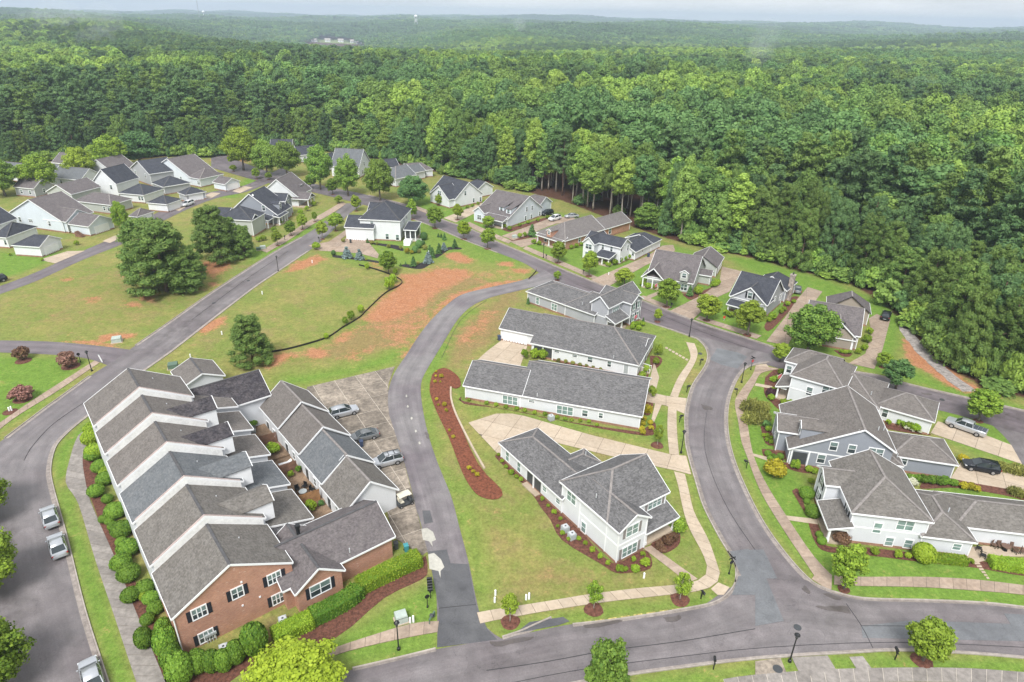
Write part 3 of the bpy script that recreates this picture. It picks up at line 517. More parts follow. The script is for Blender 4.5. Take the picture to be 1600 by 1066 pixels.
drive([(480, 605), (617, 573), (607, 600), (606, 627), (608, 648), (629, 714), (651, 799), (668, 862), (660, 868), (615, 840), (605, 800), (570, 745), (520, 690), (470, 640)], M_concs, ((480, 605), (617, 573)), 4.2, 4.2, .058)
for q in [[(693, 341), (712, 348), (764, 323), (752, 318)], [(784, 369), (802, 376), (868, 350), (905, 345), (890, 338), (858, 342)], [(797, 378), (815, 387), (842, 379), (838, 371)], [(923, 438), (949, 449), (1007, 416), (1055, 392), (1052, 383), (1035, 384), (1012, 400)], [(1047, 486), (1082, 500), (1118, 466), (1140, 456), (1158, 424), (1128, 417), (1124, 442), (1098, 461)], [(1197, 534), (1231, 540), (1252, 500), (1285, 456), (1262, 449), (1244, 470), (1227, 496)], [(1370, 491), (1391, 500), (1379, 546), (1366, 577), (1326, 568), (1352, 553), (1362, 520), (1357, 498)]]: drive(q, M_conc if q[0][0] < 760 else M_concw, (q[0], q[1]), 3.3, 3.3, .066)
drive([(482, 384), (545, 372), (575, 378), (592, 398), (590, 404), (560, 396), (500, 392)], M_concw, ((545, 377), (580, 380)), 3, 3, .066)
for q in [[(62, 406), (105, 393), (133, 392), (86, 412)], [(160, 377), (192, 363), (200, 366), (172, 380)], [(363, 299), (380, 291), (395, 293), (375, 302)], [(265, 326), (290, 317), (300, 318), (280, 330)], [(310, 311), (330, 301), (345, 302), (330, 310)]]: drive(q, M_conc, (q[0], q[1]), 3, 3, .05)
# garden walks
for q, m_ in [([(1005, 857), (1017, 853), (1090, 905), (1075, 911)], M_concw), ([(1176, 709), (1212, 718), (1210, 724), (1177, 713)], M_conc), ([(1226, 806), (1280, 812), (1278, 820), (1230, 813)], M_conc), ([(1181, 599), (1207, 604), (1206, 608), (1179, 603)], M_conc), ([(1022, 566), (1030, 590), (1022, 620), (1012, 615), (1016, 590)], M_conc), ([(1018, 655), (1025, 625), (1035, 630), (1022, 660)], M_conc), ([(1010, 463), (1030, 455), (1035, 458), (1015, 467)], M_concw)]: patch('garden_walk', q, m_, .062)
for i in range(6): patch('stepping_stone', C(1440, 720, 5.33, [(435 + i * 20, 850 + i * 24), (480 + i * 15, 850 + i * 24), (490 + i * 15, 866 + i * 24), (443 + i * 20, 866 + i * 24)]), M_conc, .06)
for i in range(7): patch('stepping_stone', C(1040, 520, 5.33, [(2 + i * 28, 118 + i * 16), (22 + i * 28, 128 + i * 16), (14 + i * 28, 140 + i * 16), (-6 + i * 28, 130 + i * 16)]), M_conc, .06)
gv = gl([(1415, 499), (1416, 515), (1427, 532), (1445, 553), (1475, 581), (1515, 612)], 5); tag(sheet('gravel_path', [(q.x + random.uniform(-.2, .2), q.y) for q in offset(gv, 1.3)] + [(q.x + random.uniform(-.2, .2), q.y) for q in reversed(offset(gv, -1.3))], .03, mat('grey_gravel', (.30, .27, .25), .95, .4, 1.2, 9, bmp=.7)), kind='structure')
# mulch beds
def bed(px, m=None, z=.05, n=3):
    l = gl(px + [px[0]], n)[:-1]; o = MB(); c = sum(l, Vector()) / len(l)
    tag(sheet('mulch_bed', [(q.x, q.y) for q in l], z, m or M_mulchb), kind='structure')
bed(C(540, 580, 4.844, [(655, 30), (690, -5), (760, -20), (850, 40), (872, 110), (835, 135), (800, 130), (800, 200), (840, 340), (1000, 700), (1180, 900), (1150, 970), (1040, 960), (960, 900), (880, 760), (780, 500), (690, 310), (635, 150)]), M_mulch, .09)
l = gl(C(540, 580, 4.844, [(797, 125), (797, 200), (820, 290), (868, 400), (960, 580), (1050, 740)]), 4); kb = MB()
for i in range(len(l) - 1): kb.bar(l[i] + Vector((0, 0, .12)), l[i + 1] + Vector((0, 0, .12)), .3, .24)
tag(kb.obj('garden_border', M_conc), 'low pale concrete border along the long red mulch bed', 'border')
for q in [[(130, 690), (140, 690), (160, 770), (190, 860), (260, 1010), (300, 1050), (270, 1066), (240, 1066), (190, 920), (150, 800), (128, 740)], [(240, 1066), (300, 1040), (420, 1010), (530, 940), (655, 875), (665, 870), (668, 890), (660, 905), (600, 935), (520, 1000), (400, 1040), (330, 1080)]]: bed(q, M_mulchb)
for q in [C(770, 655, 4.44, [(15, 260), (60, 240), (230, 430), (340, 540), (470, 650), (640, 810), (830, 1000), (1040, 910), (1100, 970), (1090, 1040), (960, 1066), (850, 1066), (740, 1000), (480, 840), (400, 700), (330, 610), (300, 560), (210, 450), (60, 310)]), C(770, 655, 4.44, [(1090, 880), (1130, 840), (1280, 780), (1300, 850), (1260, 900), (1180, 930)]), C(700, 420, 4, [(85, 800), (100, 830), (500, 905), (640, 940), (1190, 1020), (1230, 1000), (1290, 960), (1295, 1010), (1240, 1045), (900, 990), (560, 920), (300, 870), (100, 845)]), C(700, 420, 4, [(640, 545), (1180, 665), (1250, 640), (1240, 690), (1150, 700), (900, 640), (660, 575)]), C(700, 420, 4, [(1260, 545), (1320, 550), (1340, 580), (1300, 625), (1270, 620)]), C(700, 420, 4, [(1220, 830), (1270, 830), (1285, 860), (1260, 915), (1220, 905)]),
          C(1250, 700, 4.571, [(60, 540), (130, 550), (190, 700), (400, 705), (800, 750), (1240, 800), (1600, 870), (1600, 915), (1240, 855), (900, 820), (500, 770), (200, 745), (110, 680)]), C(1060, 660, 3.948, [(700, 425), (740, 415), (790, 560), (780, 560)]), C(1200, 640, 5.33, [(120, 440), (260, 460), (400, 480), (390, 520), (300, 530), (160, 490)]), C(1040, 520, 5.33, [(830, 370), (950, 300), (960, 620), (880, 580), (820, 500)]), C(1040, 520, 5.33, [(790, 780), (900, 800), (910, 930), (830, 920)]), C(1040, 520, 5.33, [(800, 970), (990, 990), (980, 1066), (830, 1040)]), C(1440, 720, 5.33, [(0, 190), (240, 160), (450, 190), (760, 250), (853, 290), (853, 330), (740, 300), (470, 250), (250, 225), (0, 235)]), C(1200, 530, 5.33, [(980, 690), (1100, 700), (1330, 780), (1320, 800), (1000, 750)])]: bed(q, M_mulchb)
for q in [C(520, 300, 8, [(0, 790), (120, 800), (400, 840), (580, 870), (570, 890), (380, 860), (100, 830), (0, 815)]), C(520, 300, 8, [(820, 920), (920, 905), (1040, 920), (1120, 880), (1250, 870), (1180, 930), (1090, 965), (920, 945)]), C(520, 300, 8, [(1240, 800), (1340, 760), (1450, 690), (1600, 700), (1590, 720), (1460, 725), (1360, 790), (1290, 830)]), C(520, 300, 8, [(440, 630), (640, 650), (840, 680), (880, 740), (760, 710), (640, 680), (470, 650)])]: bed(q, M_mulchd)
for q in [C(1100, 400, 8, [(1000, 590), (1110, 510), (1180, 550), (860, 910), (760, 910), (780, 830), (900, 780)]), C(980, 370, 8, [(690, 720), (930, 680), (1080, 620), (1180, 560), (1150, 620), (960, 720), (800, 790), (720, 750)]), C(660, 260, 7.27, [(840, 690), (1030, 690), (1440, 570), (1460, 590), (1050, 730), (960, 740)]), C(660, 260, 7.27, [(980, 820), (1150, 780), (1280, 790), (1140, 830), (1020, 850)]), C(1250, 440, 8, [(420, 860), (640, 880), (620, 940), (520, 930)])]: bed(q, M_mulchb)
# ================================================================== houses
WINM = {}
def window_meshes(w_, h_, n):
    k = (round(w_, 2), round(h_, 2), n)
    if k in WINM: return WINM[k]
    mb = MB(); t_ = .11
    mb.box(-w_ / 2 - t_, -.07, -h_ / 2 - t_, w_ / 2 + t_, .02, -h_ / 2); mb.box(-w_ / 2 - t_, -.07, h_ / 2, w_ / 2 + t_, .02, h_ / 2 + t_ * 1.3)
    mb.box(-w_ / 2 - t_, -.065, -h_ / 2, -w_ / 2, .02, h_ / 2); mb.box(w_ / 2, -.065, -h_ / 2, w_ / 2 + t_, .02, h_ / 2)
    for i in range(1, n): x = -w_ / 2 + w_ * i / n; mb.box(x - .05, -.06, -h_ / 2, x + .05, .02, h_ / 2)
    sash = MB().box(-w_ / 2, -.045, -.03, w_ / 2, -.01, .03)
    pn = MB().box(-w_ / n / 2 + .03, -.028, .0, w_ / n / 2 - .03, .0, h_ / 2 - .005); ps = MB().box(-w_ / n / 2 + .03, -.024, -h_ / 2 + .005, w_ / n / 2 - .03, .0, 0)
    WINM[k] = (mb.mesh('window', M_trim), sash.mesh('sash_rail', M_trim), pn.mesh('pane', G_pane), ps.mesh('pane', G_dark), pn.mesh('pane', G_green), ps.mesh('pane', G_green))
    return WINM[k]
SHUT = {}
def garage_door_mesh(w_, h_):
    mb = MB().box(-w_ / 2, -.03, 0, w_ / 2, 0, h_)
    for i in range(4):
        for j in range(8 if w_ > 3.5 else 4):
            nn = 8 if w_ > 3.5 else 4; a = -w_ / 2 + w_ * j / nn; mb.box(a + .07, -.05, h_ * i / 4 + .07, a + w_ / nn - .07, -.028, h_ * (i + 1) / 4 - .07)
    return mb
class House:
    def __init__(s, name, label, p0, p1, z, wall, roof, cat='house', group=None, cap=None, ang=None):
        a = G(*p0, z); s.wall, s.roof = wall, roof; s.cap = cap or (M_capd if roof in (R_char, R_dark) else M_cap)
        if ang is None: b = G(*p1, z); ang = math.atan2(b.y - a.y, b.x - a.x)
        s.ang = ang; s.o = Vector((a.x, a.y, 0)); s.u = Vector((math.cos(ang), math.sin(ang), 0)); s.v = Vector((-s.u.y, s.u.x, 0))
        s.root = thing(name, label, cat, s.o, ang, group); s.n = 0; s.blocks = {}
    def L(s, px, py, z): d = G(px, py, z) - s.o; return d.dot(s.u), d.dot(s.v)
    def Wd(s, u, v, z): q = s.o + s.u * u + s.v * v; return Vector((q.x, q.y, z))
    def b(s, key, h, pts, ax='u', us=None, vs=None, slope=.5, rp=None, hip=(0, 0), z0=0.0, wall=True, f=.5, dh=0.0, rise=None, mw=None, mr=None, posts=None, found=True, ov=.35, floor=True, found_m=None, corner=True, roofname='roof', skip=()):
        s.n += 1; e = .013 * (s.n - 1)
        q = [s.L(*(p_[:2]), (p_[2] if len(p_) > 2 else h)) for p_ in pts]
        u0, u1 = min(a[0] for a in q), max(a[0] for a in q); v0, v1 = min(a[1] for a in q), max(a[1] for a in q)
        if us is not None: u0, u1 = (u0, u0 + us) if us > 0 else (u1 + us, u1)
        if vs == 'rp':                                       # depth so that the ridge, at this slope, falls on the photo's ridge
            best = None
            for d in np.arange(3, 18, .1):
                for uu in np.linspace(u0, u1, 25):
                    w_ = s.Wd(uu, v0 + d / 2, h + slope * d / 2); pp = P(*w_); er = math.hypot(pp[0] - rp[0], pp[1] - rp[1])
                    if best is None or er < best[0]: best = (er, d)
            vs = best[1]; rp = None
        if vs is not None: v0, v1 = (v0, v0 + vs) if vs > 0 else (v1 + vs, v1)
        u0 += e; v0 += e; u1 -= e; v1 -= e; h -= e
        shed = ax[0] == 's'
        if ax == 'u': p0, p1, q0, q1 = u0, u1, v0, v1; W = lambda p_, q_, z: (p_, q_, z)
        elif ax == 'v': p0, p1, q0, q1 = v0, v1, u0, u1; W = lambda p_, q_, z: (q_, p_, z)
        else:
            hi = ax[1:]                                      # side the shed leans on
            if hi[0] == 'v': p0, p1, q0, q1 = u0, u1, v0, v1; W = lambda p_, q_, z: (p_, q_, z)
            else: p0, p1, q0, q1 = v0, v1, u0, u1; W = lambda p_, q_, z: (q_, p_, z)
        wd = q1 - q0; za, zb = h, h + dh
        mr = mr or s.roof; mw = mw or s.wall
        rid = []
        if shed:
            r_ = rise if rise is not None else slope * wd
            if hi[1] == '1': za, zb = h, h + r_
            else: za, zb = h + r_, h
            zf = lambda q_: za + (zb - za) * (q_ - q0) / wd
            c = [W(p0, q0, za), W(p1, q0, za), W(p1, q1, zb), W(p0, q1, zb)]
            top = [(0, 1, 2, 3)]; edges = [(0, 1), (1, 2), (2, 3), (3, 0)]
        else:
            qr = q0 + wd * f
            if rp is not None:
                d = ray(*rp); n_ = s.v if ax == 'u' else s.u; base = s.Wd(0, qr, 0) if ax == 'u' else s.Wd(qr, 0, 0)
                tt = (base - Vector((0, 0, CAMH))).dot(n_) / Vector(d).dot(n_); zr = CAMH + d[2] * tt
                zr = min(max(zr, h + .25 * wd / 2), h + 1.1 * wd / 2)
            elif rise is not None: zr = h + rise
            else: zr = h + slope * wd / 2
            i0, i1 = [min(wd / 2 * k_, (p1 - p0) * .48) for k_ in hip]
            zf = lambda q_: za + (zr - za) * (q_ - q0) / (qr - q0) if q_ <= qr else zb + (zr - zb) * (q1 - q_) / (q1 - qr)
            c = [W(p0, q0, za), W(p1, q0, za), W(p1, q1, zb), W(p0, q1, zb), W(p0 + i0, qr, zr), W(p1 - i1, qr, zr)]
            top = [(0, 1, 5, 4), (2, 3, 4, 5)]; edges = [(0, 1), (2, 3)]
            if i0: top.append((3, 0, 4)); edges.append((3, 0))
            elif 0 not in skip: edges += [(3, 4), (4, 0)]
            if i1: top.append((1, 2, 5)); edges.append((1, 2))
            elif 1 not in skip: edges += [(1, 5), (5, 2)]
            rid = [(4, 5)] + ([(0, 4), (3, 4)] if i0 else []) + ([(1, 5), (2, 5)] if i1 else [])
            s.last_ridge = zr
        n_ = len(c); vsn = c + [(x, y, z - .14) for x, y, z in c]
        fs = list(top) + [tuple(reversed([i + n_ for i in t_])) for t_ in top] + [(a, a + n_, b_ + n_, b_) for a, b_ in edges]
        ro = MB().add(vsn, fs).obj(roofname, mr, s.root)
        tr = MB()
        ctr = Vector((sum(x[0] for x in c) / n_, sum(x[1] for x in c) / n_, 0))
        for a, b_ in edges:
            A, B = Vector(c[a]), Vector(c[b_]); mid = (A + B) / 2; out_ = Vector((B.y - A.y, A.x - B.x, 0))
            if out_.length < 1e-6: continue
            out_.normalize()
            if out_.dot(Vector((mid.x, mid.y, 0)) - ctr) < 0: out_ = -out_
            o_ = out_ * .035 + Vector((0, 0, -.085)); tr.bar(A + o_, B + o_, .06, .23)
        tr.obj('fascia', M_trim, s.root)
        if rid:
            cp = MB()
            for a, b_ in rid: cp.bar(Vector(c[a]) + Vector((0, 0, .0)), Vector(c[b_]) + Vector((0, 0, .0)), .3, .05)
            cp.obj('ridge_cap', s.cap, ro)
        B_ = dict(u0=u0 + ov, u1=u1 - ov, v0=v0 + ov, v1=v1 - ov, h=h)
        if wall:
            a0, a1, b0, b1 = p0 + ov, p1 - ov, q0 + ov, q1 - ov
            if shed: prof = [(b0, z0), (b1, z0), (b1, zf(b1) - .15), (b0, zf(b0) - .15)]
            elif hip[0] and hip[1]: prof = [(b0, z0), (b1, z0), (b1, zb - .03), (b0, za - .03)]
            else: prof = [(b0, z0), (b1, z0), (b1, zf(b1) - .15), (qr, zr - .17), (b0, zf(b0) - .15)]
            if not shed and (hip[0] or hip[1]) and not (hip[0] and hip[1]):   # one hipped end: keep the gable part only up to the ridge end
                k0 = p0 + i0 if hip[0] else a0; k1 = p1 - i1 if hip[1] else a1
                box = [(b0, z0), (b1, z0), (b1, zb - .03), (b0, za - .03)]
                wm = MB(); wm.loft([[W(a0, y, z) for y, z in box], [W(a1, y, z) for y, z in box]])
                gab = [(b0 + .01, za - .04), (b1 - .01, zb - .04), (b1 - .01, zf(b1) - .16), (qr, zr - .18), (b0 + .01, zf(b0) - .16)]
                wm.loft([[W(k0 + .02, y, z) for y, z in gab], [W(k1 - .02 if hip[1] else k1, y, z) for y, z in gab]])
            else: wm = MB().loft([[W(a0, y, z) for y, z in prof], [W(a1, y, z) for y, z in prof]])
            wm.obj('wall', mw, s.root)
            if found and z0 == 0:
                MB().box(B_['u0'] - .04, B_['v0'] - .04, -.05, B_['u1'] + .04, B_['v1'] + .04, .38).obj('foundation', found_m or M_found, s.root)
            if corner:
                for cu in (B_['u0'], B_['u1']):
                    for cv in (B_['v0'], B_['v1']):
                        zt = min(za, zb) - .16
                        if zt - z0 > .8: MB().box(cu - .07, cv - .07, z0 + (.3 if z0 == 0 else 0), cu + .07, cv + .07, zt).obj('corner_board', M_trim, s.root)
        elif posts is not None:
            if floor: MB().box(u0 + ov, v0 + ov, 0, u1 - ov + .0, v1 - ov, .32).obj('porch_floor', M_conc, s.root)
            soff = h - .22
            for fu, fv in posts:
                x = u0 + .45 + (u1 - u0 - .9) * fu; y = v0 + .45 + (v1 - v0 - .9) * fv
                zt = h - .1 if not shed else min(za, zb) - .1
                MB().box(x - .13, y - .13, .3, x + .13, y + .13, zt).box(x - .17, y - .17, .3, x + .17, y + .17, .75).obj('porch_post', M_trim, s.root)
            mb = MB(); x0, x1, y0, y1 = u0 + .45, u1 - .45, v0 + .45, v1 - .45
            for a, b_ in (((x0, y0), (x1, y0)), ((x1, y0), (x1, y1)), ((x0, y0), (x0, y1)), ((x0, y1), (x1, y1))): mb.bar((*a, h - .2), (*b_, h - .2), .2, .24)
            mb.obj('porch_beam', M_trim, s.root)
        s.blocks[key] = B_
        return s
    def facepos(s, key, face, px, py):
        B_ = s.blocks[key]; d = Vector(ray(px, py)); n_ = s.u if face[0] == 'u' else s.v; k = B_[face]
        base = s.o + n_ * k; tt = (base - Vector((0, 0, CAMH))).dot(n_) / d.dot(n_); w_ = Vector((0, 0, CAMH)) + d * tt
        lo = w_ - s.o; return lo.dot(s.u), lo.dot(s.v), w_.z
    def place(s, key, face, px, py, z=None, along=None, half=0):
        B_ = s.blocks[key]
        if along is None: u, v, zz = s.facepos(key, face, px, py)
        else:
            zz = 0; u = B_['u0'] + (B_['u1'] - B_['u0']) * along; v = B_['v0'] + (B_['v1'] - B_['v0']) * along
        if face[0] == 'u': v = min(max(v, B_['v0'] + half), B_['v1'] - half) if B_['v1'] - B_['v0'] > 2 * half else (B_['v0'] + B_['v1']) / 2; u = B_[face]; rz = math.pi / 2 if face == 'u1' else -math.pi / 2
        else: u = min(max(u, B_['u0'] + half), B_['u1'] - half) if B_['u1'] - B_['u0'] > 2 * half else (B_['u0'] + B_['u1']) / 2; v = B_[face]; rz = 0 if face == 'v0' else math.pi
        return (u, v, zz if z is None else z), rz
    def w(s, key, face, px, py, w_=.95, h_=1.5, n=1, z=None, along=None, shut=None, green=False, one=False):
        (u, v, zz), rz = s.place(key, face, px, py, z, along, w_ / 2 + .25)
        cs, sa, pa, pb, ga, gb = window_meshes(w_, h_, n)
        zz = max(zz, h_ / 2 + .35)
        o = link('window', cs, s.root, (u, v, zz), rz); link('sash_rail', sa, o)
        for i in range(n):
            x = -w_ / 2 + w_ / n * (i + .5); link('pane', ga if green else pa, o, (x, 0, 0)); link('pane', (gb if green else pb), o, (x, 0, 0))
        if shut:
            k = (round(h_, 1), shut.name)
            if k not in SHUT:
                mb = MB().box(-.2, -.05, -h_ / 2 - .05, .2, .01, h_ / 2 + .05)
                for i in range(6): mb.box(-.14, -.062, -h_ / 2 + i * h_ / 6 + .03, .14, -.048, -h_ / 2 + (i + 1) * h_ / 6 - .03)
                SHUT[k] = mb.mesh('shutter', shut)
            dx, dy = (math.cos(rz), math.sin(rz)); off_ = w_ / 2 + .34
            for sg in (-1, 1): link('shutter', SHUT[k], s.root, (u + dx * off_ * sg, v + dy * off_ * sg, zz), rz)
        return s
    def garage(s, key, face, px, py, w_=4.9, h_=2.15, along=None):
        (u, v, z), rz = s.place(key, face, px, py, 0.08, along, w_ / 2 + .1)
        d = garage_door_mesh(w_, h_).obj('garage_door', M_white, s.root); d.location = (u, v, .08); d.rotation_euler = (0, 0, rz)
        fr = MB().box(-w_ / 2 - .16, -.07, 0, -w_ / 2, .02, h_).box(w_ / 2, -.07, 0, w_ / 2 + .16, .02, h_).box(-w_ / 2 - .16, -.072, h_, w_ / 2 + .16, .02, h_ + .18).obj('door_frame', M_trim, d)
        MB().box(-.1, -.08, .25, .1, -.05, .3).obj('handle', M_black, d); return s
    def door(s, key, face, px, py, m=None, along=None, w_=1.0):
        (u, v, z), rz = s.place(key, face, px, py, .3, along, .7)
        d = MB().box(-w_ / 2, -.04, 0, w_ / 2, .0, 2.05).box(-w_ / 2 + .15, -.055, .2, w_ / 2 - .15, -.038, .9).box(-w_ / 2 + .15, -.055, 1.05, w_ / 2 - .15, -.038, 1.85).obj('door', m or M_dgrey, s.root); d.location = (u, v, z); d.rotation_euler = (0, 0, rz)
        MB().box(-w_ / 2 - .12, -.06, 0, -w_ / 2, .02, 2.05).box(w_ / 2, -.06, 0, w_ / 2 + .12, .02, 2.05).box(-w_ / 2 - .12, -.062, 2.05, w_ / 2 + .12, .02, 2.2).obj('frame', M_trim, d)
        MB().box(w_ / 2 - .16, -.09, .95, w_ / 2 - .08, -.055, 1.08).obj('handle', M_vent, d); return s
    def band(s, key, face, z):
        B_ = s.blocks[key]; mb = MB()
        if face[0] == 'v': a = B_[face]; mb.box(B_['u0'], a - .04, z - .1, B_['u1'], a + .04, z + .1)
        else: a = B_[face]; mb.box(a - .04, B_['v0'], z - .1, a + .04, B_['v1'], z + .1)
        mb.obj('band_board', M_trim, s.root); return s
    def vent(s, px, py, z, n='vent_pipe'):
        u, v = s.L(px, py, z); MB().tube([(u, v, z - .5), (u, v, z + .12)], .07, 8).obj(n, M_vent, s.root); return s
    def round_vent(s, key, face, px, py, sq=False):
        (u, v, z), rz = s.place(key, face, px, py, None, None, .3)
        o = MB().loft([[(.32 * math.cos(a), y, .32 * math.sin(a)) for a in np.arange(0, 6.28, 1.5708 if sq else .5236)] for y in (-.06, .0)]).obj('gable_vent', M_trim, s.root); o.location = (u, v, z); o.rotation_euler = (0, (math.pi / 4 if sq else 0), rz); return s
    def dormer(s, px, py, zs, face, w_=1.6, h_=1.3, d=2.6, shed=False, win=True):
        """small dormer whose front wall centre stands at a photo pixel at height zs above ground"""
        u, v = s.L(px, py, zs); s.n += 1; k = 'dormer%d' % s.n
        if face == 'v0': ext = (u - w_ / 2, u + w_ / 2, v, v + d)
        elif face == 'u0': ext = (u, u + d, v - w_ / 2, v + w_ / 2)
        else: ext = (u - d, u, v - w_ / 2, v + w_ / 2)
        x0, x1, y0, y1 = ext; r = .18; mb = MB(); zt = zs + h_ / 2; zb_ = zs - h_ / 2 - .6
        MB().box(x0, y0, zb_, x1, y1, zt).obj('dormer_wall', s.wall if not getattr(s, 'dormer_m', None) else s.dormer_m, s.root)
        if face == 'v0': W = lambda p_, q_, z: (q_, p_, z); p0, p1, q0, q1 = y0 - r, y1, x0 - r, x1 + r
        elif face == 'u0': W = lambda p_, q_, z: (p_, q_, z); p0, p1, q0, q1 = x0 - r, x1, y0 - r, y1 + r
        else: W = lambda p_, q_, z: (p_, q_, z); p0, p1, q0, q1 = x0, x1 + r, y0 - r, y1 + r
        rs = (q1 - q0) * (.3 if not shed else .08)
        c = [W(p0, q0, zt), W(p1, q0, zt), W(p1, q1, zt), W(p0, q1, zt), W(p0, (q0 + q1) / 2, zt + rs), W(p1, (q0 + q1) / 2, zt + rs)]
        if shed:
            lo, hi = (zt, zt + d * .22) if face in ('v0', 'u0') else (zt + d * .22, zt)
            c = [W(p0, q0, lo), W(p1, q0, hi), W(p1, q1, hi), W(p0, q1, lo)]; top = [(0, 1, 2, 3)]; edges = [(0, 1), (1, 2), (2, 3), (3, 0)]
        else: top = [(0, 1, 5, 4), (2, 3, 4, 5), (3, 0, 4), (1, 2, 5)]; edges = [(0, 1), (2, 3)]
        n_ = len(c); mbr = MB().add(c + [(x, y, z - .1) for x, y, z in c], [t_ for t_ in top[:2]] + ([] if shed else []) + [(a, a + n_, b_ + n_, b_) for a, b_ in edges]); mbr.obj('dormer_roof', s.roof, s.root)
        if not shed:
            fp = p0 + .19 if face != 'u1' else p1 - .19
            MB().add([W(fp, q0 + .15, zt - .05), W(fp, q1 - .15, zt - .05), W(fp, (q0 + q1) / 2, zt + rs - .08), W(fp + (.2 if face != 'u1' else -.2), q0 + .15, zt - .05), W(fp + (.2 if face != 'u1' else -.2), q1 - .15, zt - .05), W(fp + (.2 if face != 'u1' else -.2), (q0 + q1) / 2, zt + rs - .08)], [(0, 1, 2), (5, 4, 3), (0, 3, 4, 1), (1, 4, 5, 2), (2, 5, 3, 0)]).obj('dormer_gable', s.wall, s.root)
            fe = p0 if face != 'u1' else p1
            tb = MB(); tb.bar(W(fe, q0, zt - .04), W(fe, (q0 + q1) / 2, zt + rs - .04), .08, .16); tb.bar(W(fe, q1, zt - .04), W(fe, (q0 + q1) / 2, zt + rs - .04), .08, .16); tb.obj('fascia', M_trim, s.root)
        s.blocks[k] = dict(u0=x0, u1=x1, v0=y0, v1=y1, h=zt)
        if win: s.w(k, face, 0, 0, w_ * .5, h_ * .72, 1, z=zs + .05, along=.5)
        return s
M_found = mat('brick_base', (.30, .17, .115), .9, .25, 1, 8)
# ---------------------------------------------------------------- white corner house
h = House('white_corner_house', 'white two-storey corner house with grey roof and long rear wing between lane and curved road', (874, 751.8), (969.3, 710.9), 5.3, W_white, R_grey)
h.b('main', 5.3, [(874, 751.8), (1047, 768.7)], 'u', rp=(982.8, 721.4), hip=(1, 0))
h.b('front', 5.3, [(965.5, 831.8), (1018.9, 808)], 'v', vs=8.0, slope=.62, skip=(1,))
h.b('wing', 2.9, [(778.6, 691), (840.5, 668.5), (878.1, 781.1)], 'v', slope=.5, hip=(0, 1))
h.b('bump', 2.9, [(891.6, 709), (914.1, 701.2), (940, 722.6)], 'u', us=-6.5, slope=.5, hip=(0, 1))
h.b('porch', 2.6, [(1057.8, 810), (1008.7, 834), (1039, 789)], 'sv1', rise=.95, wall=False, posts=[(0, 0), (1, 0)])
h.w('wing', 'u0', 793, 713, .8, 1.6, 1, green=True).w('wing', 'u0', 811, 730, .8, 1.6, 1, green=True).w('wing', 'u0', 851, 764, .8, .75, 1, green=True).w('wing', 'u0', 872, 783, .8, .75, 1, green=True)
h.w('main', 'u0', 893, 777, 1.7, 1.6, 2, green=True).w('front', 'u0', 912, 824, .8, 1.5, 1, green=True)
h.w('front', 'v0', 988, 828, 1.9, 1.5, 2, shut=M_shutg, green=True).w('front', 'v0', 983.5, 859, 2.4, 1.5, 3, shut=M_shutg, green=True).w('main', 'v0', 1023, 786, 2.3, 1.3, 3, shut=M_shutg, green=True).band('front', 'v0', 2.8).band('front', 'u0', 2.8)
h.door('main', 'v0', 1025, 820)
h.vent(932, 773, 7.0).vent(915.5, 707, 4.2)
for q0_, q1_ in (((824, 740), (845, 760)),):          # flat dark panel stands in for the shade of a recessed side porch
    a, b_ = h.facepos('wing', 'u0', *q0_), h.facepos('wing', 'u0', *q1_); B_ = h.blocks['wing']
    MB().box(B_['u0'] - .03, b_[1], .2, B_['u0'] + .02, a[1], 2.35).obj('porch_shade_panel', M_dgrey, h.root); MB().box(B_['u0'] - .14, (a[1] + b_[1]) / 2 - .12, .2, B_['u0'] + .1, (a[1] + b_[1]) / 2 + .12, 2.5).obj('porch_post', M_trim, h.root); MB().box(B_['u0'] - .9, b_[1], .0, B_['u0'] - .0, a[1], .2).obj('porch_floor', M_conc, h.root)
# ---------------------------------------------------------------- pale grey bungalow
h = House('pale_bungalow', 'pale grey one-storey house with a long plain grey roof beside the wide curving driveway', (723, 602.5), (1003.8, 651.3), 2.8, W_pale, R_grey)
h.b('main', 2.8, [(809, 617.5), (1003.8, 651.3)], 'u', vs='rp', rp=(900, 575), slope=.48, skip=(0,))
h.b('garage', 2.8, [(723, 602.5), (816, 618.7)], 'u', vs='rp', rp=(770, 568.4), slope=.48)
h.b('entry', 2.6, [(985, 600), (1011, 597.5), (1003.8, 622)], 'u', us=-4, slope=.4)
for x, y, a, b_, n_ in ((797, 625.5, 2.6, 1.5, 3), (830.8, 627, 1.0, .45, 1), (882.5, 641.3, 2.7, 1.5, 3), (914, 645.8, .9, 1.1, 1), (938.8, 649.3, .65, .9, 1)): h.w('main' if x > 816 else 'garage', 'v0', x, y, a, b_, n_, green=(n_ == 3))
h.vent(839.5, 615.5, 4.2).vent(908, 597, 4.4).door('main', 'u1', 1008, 640)
